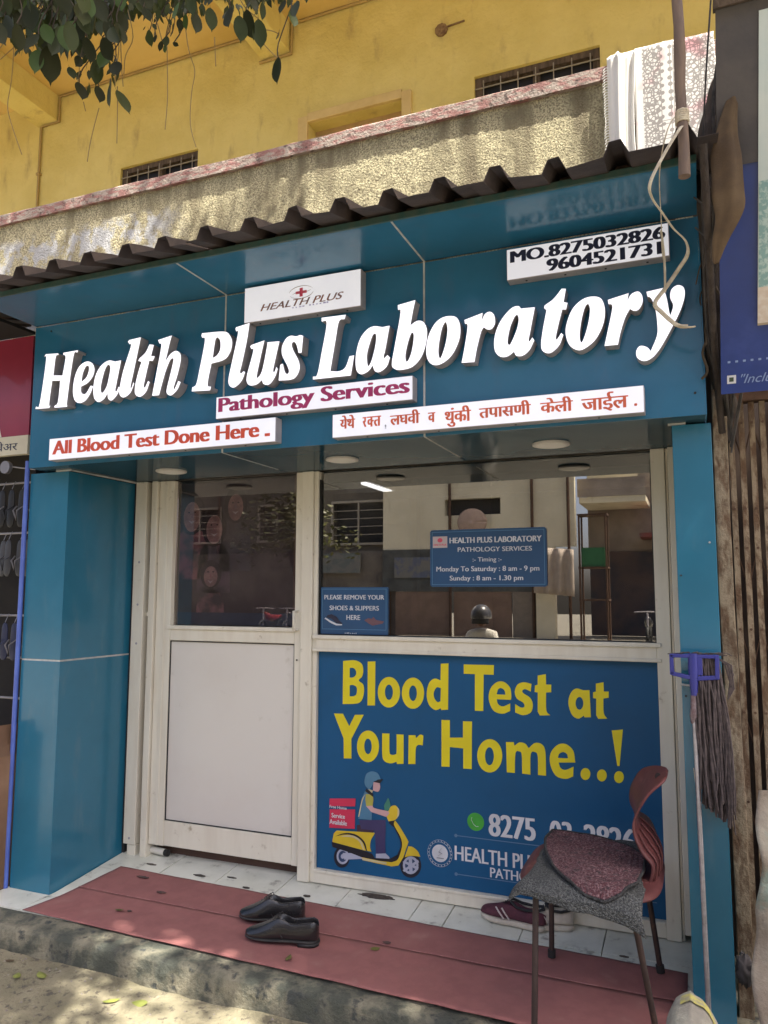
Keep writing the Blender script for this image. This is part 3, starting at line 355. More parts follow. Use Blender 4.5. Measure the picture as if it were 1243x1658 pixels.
HANGING_LEAVES = [(1.179,-1.284,2.899,0.080,0.10,0.32),
 (1.209,-1.274,2.913,0.115,-0.10,0.63),
 (1.185,-1.175,2.918,0.050,-0.30,0.77),
 (1.211,-1.159,2.872,0.075,0.00,1.15),
 (1.265,-1.146,2.942,0.085,0.00,0.62),
 (1.265,-1.136,2.860,0.075,0.10,1.10),
 (1.296,-1.124,2.869,0.085,-0.05,-1.22),
 (1.311,-1.126,2.933,0.075,-0.35,-0.09),
 (1.313,-1.115,2.850,0.090,-0.40,1.15),
 (1.329,-1.173,2.934,0.080,0.30,0.39),
 (1.121,-1.316,2.969,0.070,-0.20,1.04),
 (1.089,-1.276,2.979,0.050,-0.10,-1.01),
 (1.408,-1.096,3.018,0.028,0.30,-0.08),
 (1.428,-1.087,3.014,0.034,-0.10,-0.66),
 (1.459,-1.074,3.010,0.040,0.10,0.11),
 (1.445,-1.078,2.996,0.034,0.30,0.19),
 (1.469,-1.070,3.010,0.028,-1.20,-1.27),
 (1.475,-1.065,2.988,0.026,-1.00,-0.74),
 (1.453,-1.074,2.985,0.030,0.00,-0.57),
 (1.600,-1.125,3.005,0.085,0.10,1.08),
 (1.610,-1.073,3.057,0.080,-0.10,0.69),
 (1.690,-1.090,3.019,0.088,-0.20,-0.89),
 (1.715,-1.077,2.997,0.085,-0.10,0.77),
 (1.732,-1.072,3.014,0.090,0.00,-0.94),
 (1.764,-1.056,2.988,0.085,-0.15,0.31),
 (1.764,-0.943,2.949,0.092,0.05,-0.97),
 (1.794,-0.989,2.990,0.060,-0.50,-1.30),
 (1.853,-1.022,3.009,0.066,0.05,0.97),
 (1.867,-1.020,3.037,0.080,-0.20,-0.76),
 (1.838,-1.032,3.041,0.050,0.30,-0.74),
 (1.777,-1.056,3.037,0.055,-0.20,1.25),
 (1.753,-1.067,3.049,0.060,0.10,0.97),
 (1.472,-1.171,2.956,0.050,0.00,-0.55),
 (1.408,-1.203,3.005,0.075,0.10,1.20),
 (1.335,-1.132,3.071,0.050,0.20,0.10),
 (1.495,-1.066,3.062,0.040,-0.20,0.46),
 (1.542,-1.098,3.039,0.050,0.10,-0.77),
 (1.253,-1.201,2.913,0.060,0.40,1.15),
 (1.234,-1.266,2.934,0.080,0.20,0.50),
 (1.308,-1.236,2.934,0.090,-0.10,1.21),
 (1.186,-1.187,3.024,0.080,0.20,1.02),
 (1.349,-1.219,2.934,0.080,-0.30,-0.52),
 (1.275,-1.419,2.956,0.069,0.12,-1.29),
 (1.003,-1.004,3.347,0.074,-0.22,-0.05),
 (1.418,-1.396,2.982,0.082,0.41,-1.25),
 (1.451,-1.384,2.906,0.061,-0.38,1.18),
 (0.717,-1.022,3.313,0.070,-0.17,0.06),
 (1.058,-1.003,3.396,0.086,-0.56,1.16),
 (0.687,-1.063,3.405,0.070,0.51,0.12),
 (1.250,-1.418,2.946,0.064,0.23,1.29),
 (0.941,-1.237,3.273,0.072,-0.32,0.24),
 (1.441,-1.354,2.917,0.087,-0.56,-0.02),
 (1.011,-0.915,3.476,0.079,0.35,-1.02),
 (1.179,-1.302,3.110,0.074,0.60,0.92),
 (1.175,-0.993,3.280,0.074,-0.25,-0.25),
 (0.688,-1.033,3.424,0.079,-0.00,-0.42),
 (0.716,-1.089,3.397,0.071,0.34,0.71),
 (1.238,-1.218,3.039,0.081,-0.26,-0.04),
 (0.977,-0.918,3.353,0.079,0.10,-1.27),
 (1.132,-1.201,3.177,0.085,0.18,0.77),
 (0.850,-1.052,3.288,0.071,0.41,0.96),
 (1.154,-1.134,3.041,0.076,-0.40,0.88),
 (1.163,-1.004,3.269,0.082,-0.39,0.73),
 (1.059,-1.110,3.184,0.083,0.16,0.57),
 (0.817,-1.201,3.290,0.067,0.22,0.34),
 (1.169,-1.466,2.913,0.064,-0.22,-0.83),
 (1.040,-1.300,3.163,0.078,0.11,-0.68),
 (1.363,-1.239,3.109,0.072,-0.46,0.86),
 (1.265,-1.407,3.010,0.076,-0.19,0.21),
 (1.125,-0.947,3.256,0.079,-0.16,-0.93),
 (0.887,-0.941,3.378,0.078,-0.18,1.02),
 (0.827,-1.223,3.285,0.064,0.16,1.02),
 (1.156,-1.307,3.046,0.089,-0.14,1.20),
 (1.027,-0.875,3.390,0.075,-0.10,-0.47),
 (1.297,-1.118,3.138,0.064,0.15,-0.15),
 (1.276,-1.444,2.832,0.076,-0.27,1.13),
 (1.378,-1.314,2.999,0.090,-0.25,0.28),
 (0.951,-1.070,3.247,0.064,0.31,-0.52),
 (1.091,-1.169,3.190,0.074,-0.17,0.64),
 (1.154,-1.200,3.195,0.087,0.47,0.12),
 (0.851,-1.226,3.138,0.081,0.16,-0.05),
 (1.089,-0.944,3.358,0.066,-0.24,0.86),
 (0.954,-1.281,3.042,0.069,0.34,1.07),
 (0.950,-1.246,3.150,0.070,-0.42,0.22),
 (1.063,-0.983,3.391,0.084,0.20,-1.23),
 (1.075,-1.038,3.129,0.061,0.41,-0.73),
 (1.334,-1.332,2.867,0.069,0.50,-0.91),
 (1.074,-1.110,3.227,0.061,-0.47,-0.31),
 (0.783,-1.153,3.367,0.086,-0.44,-0.18),
 (0.775,-1.007,3.361,0.071,-0.53,0.51),
 (0.716,-1.050,3.340,0.077,0.15,-0.62),
 (1.106,-1.174,3.208,0.064,-0.32,-0.33),
 (1.112,-1.078,3.300,0.063,0.20,-1.06),
 (0.724,-1.071,3.334,0.074,-0.21,0.77),
 (1.106,-1.421,2.936,0.089,0.22,-0.72),
 (0.749,-1.090,3.213,0.064,0.15,-0.38),
 (1.072,-1.303,3.097,0.072,-0.44,0.86),
 (0.969,-0.984,3.277,0.076,0.11,0.19),
 (1.422,-1.378,2.911,0.066,-0.55,1.01),
 (1.099,-1.200,3.102,0.087,0.14,-0.19),
 (1.262,-1.360,3.017,0.071,-0.14,0.99),
 (1.147,-1.404,3.001,0.069,-0.32,-0.05),
 (0.645,-1.053,3.302,0.081,0.21,-0.07),
 (1.373,-1.225,3.108,0.080,0.28,-0.88),
 (1.213,-1.438,2.985,0.072,0.57,-0.35),
 (0.888,-1.108,3.278,0.082,-0.40,-0.67),
 (1.193,-1.183,3.023,0.089,-0.59,-1.14),
 (1.180,-1.118,3.187,0.090,0.02,-0.39),
 (0.938,-1.266,3.239,0.088,-0.54,-0.67),
 (1.055,-1.373,3.030,0.072,-0.23,-1.17),
 (0.899,-1.251,3.085,0.072,0.04,-1.08),
 (0.788,-1.026,3.455,0.078,0.43,-0.74),
 (0.856,-1.231,3.178,0.071,0.15,0.59),
 (1.102,-0.958,3.360,0.067,-0.46,-0.49),
 (1.032,-1.334,2.988,0.064,-0.50,-0.66),
 (1.073,-1.373,3.023,0.062,0.24,-1.18),
 (1.199,-1.426,2.964,0.073,-0.22,0.66),
 (0.975,-1.042,3.200,0.077,-0.07,0.82),
 (1.048,-1.052,3.153,0.068,0.37,-0.31),
 (1.082,-1.363,3.079,0.080,-0.26,-1.13),
 (1.421,-1.365,2.903,0.064,-0.17,0.94),
 (1.305,-1.147,3.094,0.071,-0.20,-1.27),
 (1.333,-1.362,2.869,0.076,-0.39,0.54),
 (1.271,-1.369,2.857,0.070,0.50,-0.10),
 (0.832,-0.989,3.394,0.076,0.56,0.25),
 (1.189,-1.453,2.860,0.089,-0.56,0.20),
 (1.233,-1.320,2.936,0.068,-0.36,0.16),
 (1.114,-1.276,3.033,0.067,0.58,0.88),
 (1.406,-1.305,2.939,0.085,-0.01,-1.20),
 (0.735,-1.063,3.454,0.066,0.36,-0.46),
 (1.010,-1.001,3.229,0.071,-0.59,0.03),
 (1.223,-1.266,3.100,0.061,-0.23,-0.30),
 (0.824,-0.954,3.366,0.084,0.51,0.50),
 (1.230,-1.224,3.065,0.078,0.22,0.06),
 (1.087,-1.295,3.125,0.077,0.31,0.56),
 (0.892,-1.108,3.193,0.062,0.30,0.44),
 (1.111,-0.931,3.238,0.082,0.13,-0.76),
 (0.846,-0.947,3.335,0.076,-0.13,-1.29),
 (0.834,-1.021,3.433,0.087,0.14,-0.29),
 (0.809,-1.146,3.224,0.071,0.46,-0.75),
 (0.796,-1.035,3.410,0.065,0.16,0.69),
 (0.799,-1.086,3.415,0.086,0.27,-0.22),
 (1.168,-1.292,3.033,0.068,0.13,1.21),
 (0.933,-1.215,3.247,0.078,-0.38,-0.81),
 (1.010,-1.056,3.237,0.062,-0.02,0.87),
 (1.208,-1.042,3.267,0.088,-0.33,0.51),
 (1.379,-1.283,2.988,0.065,-0.49,-0.90),
 (1.020,-1.061,3.363,0.084,0.36,0.55),
 (1.035,-0.872,3.293,0.063,-0.48,-1.13),
 (0.873,-1.152,3.267,0.082,-0.50,-0.25),
 (1.059,-1.134,3.219,0.071,0.22,-0.01),
 (1.152,-0.973,3.226,0.082,-0.24,-1.00),
 (0.862,-0.992,3.405,0.071,-0.25,-0.00),
 (1.272,-1.249,2.986,0.070,0.42,0.05),
 (0.815,-1.184,3.250,0.062,-0.27,-1.05),
 (1.140,-1.235,2.998,0.088,-0.49,-0.37),
 (1.289,-1.214,3.174,0.060,-0.30,-0.11),
 (1.198,-1.339,2.996,0.089,-0.07,-0.07),
 (0.819,-1.173,3.300,0.075,-0.54,-0.28),
 (1.005,-0.942,3.377,0.079,0.16,-1.21),
 (0.679,-1.087,3.296,0.085,0.50,-0.32),
 (1.455,-1.277,2.905,0.083,-0.09,1.23),
 (1.400,-1.226,3.071,0.074,-0.26,0.43),
 (1.187,-1.450,2.970,0.071,0.48,1.00),
 (0.714,-1.033,3.514,0.078,-0.44,-0.68),
 (1.410,-1.271,2.931,0.073,-0.28,0.66),
 (1.029,-1.194,3.120,0.089,0.24,-1.07),
 (1.010,-1.308,3.054,0.074,0.10,1.21),
 (0.962,-1.206,3.162,0.082,-0.44,-0.05),
 (1.219,-1.202,3.206,0.075,0.13,0.76),
 (0.980,-1.311,3.088,0.070,-0.57,-0.53),
 (1.140,-1.252,3.041,0.076,0.26,1.14),
 (1.428,-1.273,2.900,0.088,-0.51,-0.13),
 (0.974,-0.937,3.370,0.069,0.06,0.86),
 (0.910,-1.217,3.210,0.066,-0.06,-1.14),
 (0.657,-1.040,3.424,0.068,-0.27,0.74),
 (1.128,-1.090,3.268,0.072,0.15,-0.66),
 (0.772,-1.030,3.286,0.065,-0.44,-1.16),
 (1.417,-1.372,2.898,0.085,-0.01,0.97),
 (0.777,-1.159,3.254,0.078,0.13,-0.72),
 (1.187,-1.025,3.302,0.063,-0.52,-0.10),
 (1.369,-1.365,2.844,0.079,0.41,-0.99),
 (1.444,-1.394,2.914,0.083,0.02,1.05),
 (1.206,-1.310,3.069,0.088,-0.35,-1.07),
 (0.969,-1.160,3.288,0.080,-0.39,-0.94),
 (1.048,-1.149,3.153,0.087,-0.43,-0.60),
 (1.060,-1.159,3.166,0.080,-0.10,0.74),
 (1.346,-1.254,3.046,0.071,0.47,-0.61),
 (1.340,-1.349,2.911,0.083,-0.20,-1.03),
 (1.374,-1.378,2.849,0.089,-0.14,0.35),
 (1.269,-1.237,3.096,0.063,-0.52,0.56),
 (1.161,-1.291,2.998,0.065,0.53,0.76),
 (1.291,-1.163,3.104,0.067,-0.57,0.17),
 (0.771,-1.024,3.460,0.088,-0.04,-1.03),
 (1.409,-1.354,2.988,0.090,0.05,-0.16),
 (1.040,-1.256,3.094,0.066,0.02,1.09),
 (1.138,-1.285,3.022,0.084,0.03,-0.94),
 (0.943,-1.277,3.039,0.088,0.09,0.00),
 (1.020,-1.231,3.095,0.083,0.13,-0.95),
 (1.196,-1.416,2.897,0.090,-0.44,-0.86),
 (0.721,-1.089,3.349,0.065,0.24,-1.03),
 (1.358,-1.394,2.944,0.082,-0.45,0.69),
 (1.032,-1.216,3.122,0.086,0.50,-0.57),
 (1.067,-1.246,3.055,0.072,0.57,-0.97),
 (1.407,-1.400,2.833,0.088,-0.23,0.92),
 (1.068,-1.075,3.259,0.070,0.28,0.01),
 (1.348,-1.317,2.941,0.075,-0.60,0.76),
 (1.654,-1.271,2.907,0.064,-0.03,-0.99),
 (1.113,-0.844,3.380,0.051,0.46,0.39),
 (1.482,-1.196,3.046,0.052,-0.69,0.41),
 (1.389,-1.014,3.203,0.060,-0.27,0.61),
 (1.210,-0.887,3.382,0.060,0.26,-1.14),
 (1.496,-1.252,2.970,0.043,-0.68,0.69),
 (1.310,-1.102,3.203,0.076,-0.03,0.06),
 (1.113,-0.915,3.357,0.068,0.47,0.30),
 (1.366,-0.931,3.257,0.041,0.54,1.27),
 (1.386,-1.156,3.195,0.045,-0.18,-1.07),
 (1.345,-1.104,3.261,0.054,0.32,-0.29),
 (1.082,-0.823,3.409,0.071,-0.40,-0.25),
 (1.599,-1.313,2.949,0.061,0.37,0.50),
 (1.334,-0.831,3.372,0.079,0.58,0.76),
 (1.271,-0.940,3.311,0.080,0.30,-0.15),
 (1.430,-1.205,3.102,0.071,0.38,-0.80),
 (1.445,-1.099,3.104,0.044,0.15,-0.36),
 (1.548,-1.351,2.951,0.047,-0.10,-1.03),
 (1.007,-0.812,3.515,0.078,-0.24,1.10),
 (1.536,-1.358,2.968,0.043,0.14,0.67),
 (1.390,-1.054,3.162,0.081,0.15,0.10),
 (1.325,-1.096,3.208,0.077,-0.38,-0.53),
 (1.433,-0.981,3.322,0.050,0.23,0.25),
 (1.323,-1.118,3.145,0.054,0.50,0.72),
 (1.519,-1.264,2.976,0.063,-0.58,0.37),
 (1.686,-1.263,2.930,0.063,-0.04,-0.15),
 (1.316,-1.094,3.235,0.043,0.24,-0.67),
 (1.426,-1.169,3.167,0.082,-0.29,-1.05),
 (1.544,-1.279,2.921,0.055,-0.41,0.47),
 (1.184,-0.824,3.529,0.055,0.26,-0.12),
 (1.592,-1.161,3.123,0.053,-0.33,0.84),
 (1.370,-1.025,3.262,0.078,0.10,-0.13),
 (1.455,-1.067,3.160,0.059,-0.52,-0.16),
 (1.528,-1.074,3.178,0.067,0.13,-0.84),
 (1.589,-1.300,2.919,0.045,0.36,1.05),
 (1.203,-1.003,3.378,0.053,0.22,-1.21),
 (1.448,-1.136,3.177,0.071,0.01,0.92),
 (1.290,-0.782,3.435,0.048,-0.04,-0.47),
 (1.217,-0.792,3.542,0.057,0.40,1.15),
 (1.314,-0.770,3.478,0.085,-0.52,0.64),
 (1.534,-1.139,3.102,0.048,-0.12,1.12),
 (1.290,-0.970,3.348,0.060,0.16,-0.12),
 (1.160,-0.870,3.510,0.070,-0.36,-0.00),
 (1.194,-0.781,3.487,0.075,-0.27,-0.42),
 (1.189,-0.764,3.565,0.042,-0.00,-0.59),
 (1.518,-1.194,3.122,0.085,0.40,-0.73),
 (1.554,-1.261,3.057,0.049,0.68,-0.49),
 (1.516,-1.285,3.045,0.085,0.34,1.09),
 (1.567,-1.138,3.044,0.048,-0.32,-1.13),
 (1.298,-1.061,3.198,0.040,-0.27,0.91),
 (1.346,-0.850,3.345,0.081,0.08,-0.30),
 (1.620,-1.298,2.971,0.052,-0.06,-0.99),
 (1.343,-1.148,3.188,0.083,-0.02,0.88),
 (1.516,-1.109,3.111,0.058,-0.26,0.35),
 (1.553,-1.112,3.068,0.047,-0.69,0.22),
 (1.413,-1.176,3.178,0.050,-0.41,0.43),
 (1.280,-0.885,3.415,0.049,0.59,-0.99),
 (1.279,-0.877,3.350,0.062,0.52,0.34),
 (1.845,-1.130,3.083,0.066,0.06,-1.05),
 (1.775,-0.984,3.197,0.068,0.47,-0.51),
 (1.667,-0.917,3.256,0.061,-0.31,-0.08),
 (1.835,-1.159,3.003,0.066,0.08,-0.79),
 (1.740,-1.261,2.922,0.067,-0.29,-1.22),
 (1.663,-1.076,3.180,0.082,-0.59,-0.39),
 (1.892,-1.203,2.951,0.058,-0.31,1.03),
 (1.687,-1.017,3.209,0.067,-0.49,0.43),
 (1.750,-0.955,3.213,0.077,0.64,0.29),
 (1.509,-0.979,3.270,0.062,0.26,-0.34),
 (1.679,-0.903,3.262,0.082,0.29,0.54),
 (1.724,-0.923,3.277,0.072,-0.61,0.66),
 (1.609,-1.020,3.205,0.075,0.37,-0.08),
 (1.806,-0.915,3.231,0.085,-0.25,0.56),
 (1.756,-0.815,3.374,0.073,0.06,0.75),
 (1.806,-0.966,3.224,0.072,0.28,1.19),
 (1.907,-1.169,2.953,0.065,0.58,1.16),
 (1.694,-0.841,3.342,0.069,0.23,0.36),
 (1.671,-0.726,3.394,0.067,-0.01,0.41),
 (1.578,-0.780,3.467,0.061,-0.00,-1.19),
 (1.678,-1.134,3.042,0.060,0.44,-0.67),
 (1.629,-0.789,3.375,0.067,-0.24,-0.63),
 (1.779,-1.197,3.058,0.055,-0.26,0.70),
 (1.894,-1.069,3.087,0.060,0.18,-0.06),
 (1.663,-1.150,3.079,0.055,0.40,-1.03),
 (1.665,-0.983,3.185,0.081,-0.26,1.16),
 (3.056,-0.226,3.304,0.050,-0.34,1.27),
 (3.166,0.009,3.470,0.050,-0.27,-0.09),
 (3.153,-0.323,3.196,0.080,0.08,-0.51),
 (3.067,-0.179,3.384,0.064,-0.27,1.16),
 (3.132,-0.026,3.498,0.057,-0.11,-1.03),
 (3.090,-0.113,3.371,0.066,0.24,0.45),
 (3.107,-0.349,3.241,0.051,-0.53,-0.25),
 (3.050,-0.275,3.290,0.057,-0.26,-0.02),
 (3.081,-0.188,3.331,0.052,-0.58,1.01),
 (3.143,-0.054,3.474,0.051,0.54,1.13)]
AERIAL_ROOTS = [[(0.916, -1.159, 3.231), (0.915, -1.143, 3.094), (0.903, -1.134, 2.977), (0.889, -1.131, 2.899), (0.898, -1.121, 2.84), (0.925, -1.098, 2.742)],
 [(1.228, -1.028, 3.202), (1.23, -1.017, 3.114), (1.23, -1.006, 3.017), (1.232, -0.998, 2.958)],
 [(1.215, -1.028, 3.153), (1.224, -1.016, 3.085), (1.214, -1.012, 3.017), (1.208, -1.008, 2.958)],
 [(1.419, -0.949, 3.193), (1.429, -0.931, 3.076), (1.445, -0.917, 3.008), (1.433, -0.914, 2.939), (1.425, -0.905, 2.841), (1.439, -0.891, 2.767)],
 [(1.507, -0.904, 3.115), (1.507, -0.897, 3.057), (1.507, -0.893, 3.023)],
 [(1.366, -0.958, 3.086), (1.363, -0.945, 2.959), (1.359, -0.939, 2.9), (1.35, -0.934, 2.822)],
 [(1.158, -1.02, 2.89), (1.141, -1.02, 2.831), (1.126, -1.019, 2.772), (1.117, -1.017, 2.72)],
 [(1.215, -1.005, 2.958), (1.212, -0.997, 2.88), (1.206, -0.987, 2.778)],
 [(0.873, -1.154, 3.043), (0.948, -1.132, 3.11), (1.023, -1.108, 3.173)],
 [(0.874, -1.158, 3.078), (0.901, -1.152, 3.123), (0.913, -1.151, 3.153)],
 [(1.093, -1.071, 3.095), (1.105, -1.059, 3.036), (1.101, -1.053, 2.971)],
 [(1.252, -1.019, 3.212), (1.267, -1.002, 3.115), (1.243, -1.005, 3.056), (1.235, -1.001, 2.997)],
 [(1.124, -1.065, 3.153), (1.145, -1.042, 3.036), (1.161, -1.027, 2.958)],
 [(1.113, -1.041, 2.909), (1.118, -1.035, 2.88)],
 [(1.605, -0.869, 3.155), (1.657, -0.84, 3.086), (1.692, -0.821, 3.047)],
 [(1.65, -0.849, 3.139), (1.677, -0.837, 3.135), (1.698, -0.827, 3.125)],
 [(0.989, -1.129, 3.231), (1.013, -1.11, 3.153), (1.017, -1.101, 3.09)],
 [(1.317, -0.995, 3.232), (1.341, -0.976, 3.154), (1.352, -0.966, 3.103)],
 [(1.573, -0.895, 3.272), (1.598, -0.878, 3.213), (1.638, -0.857, 3.174)]]
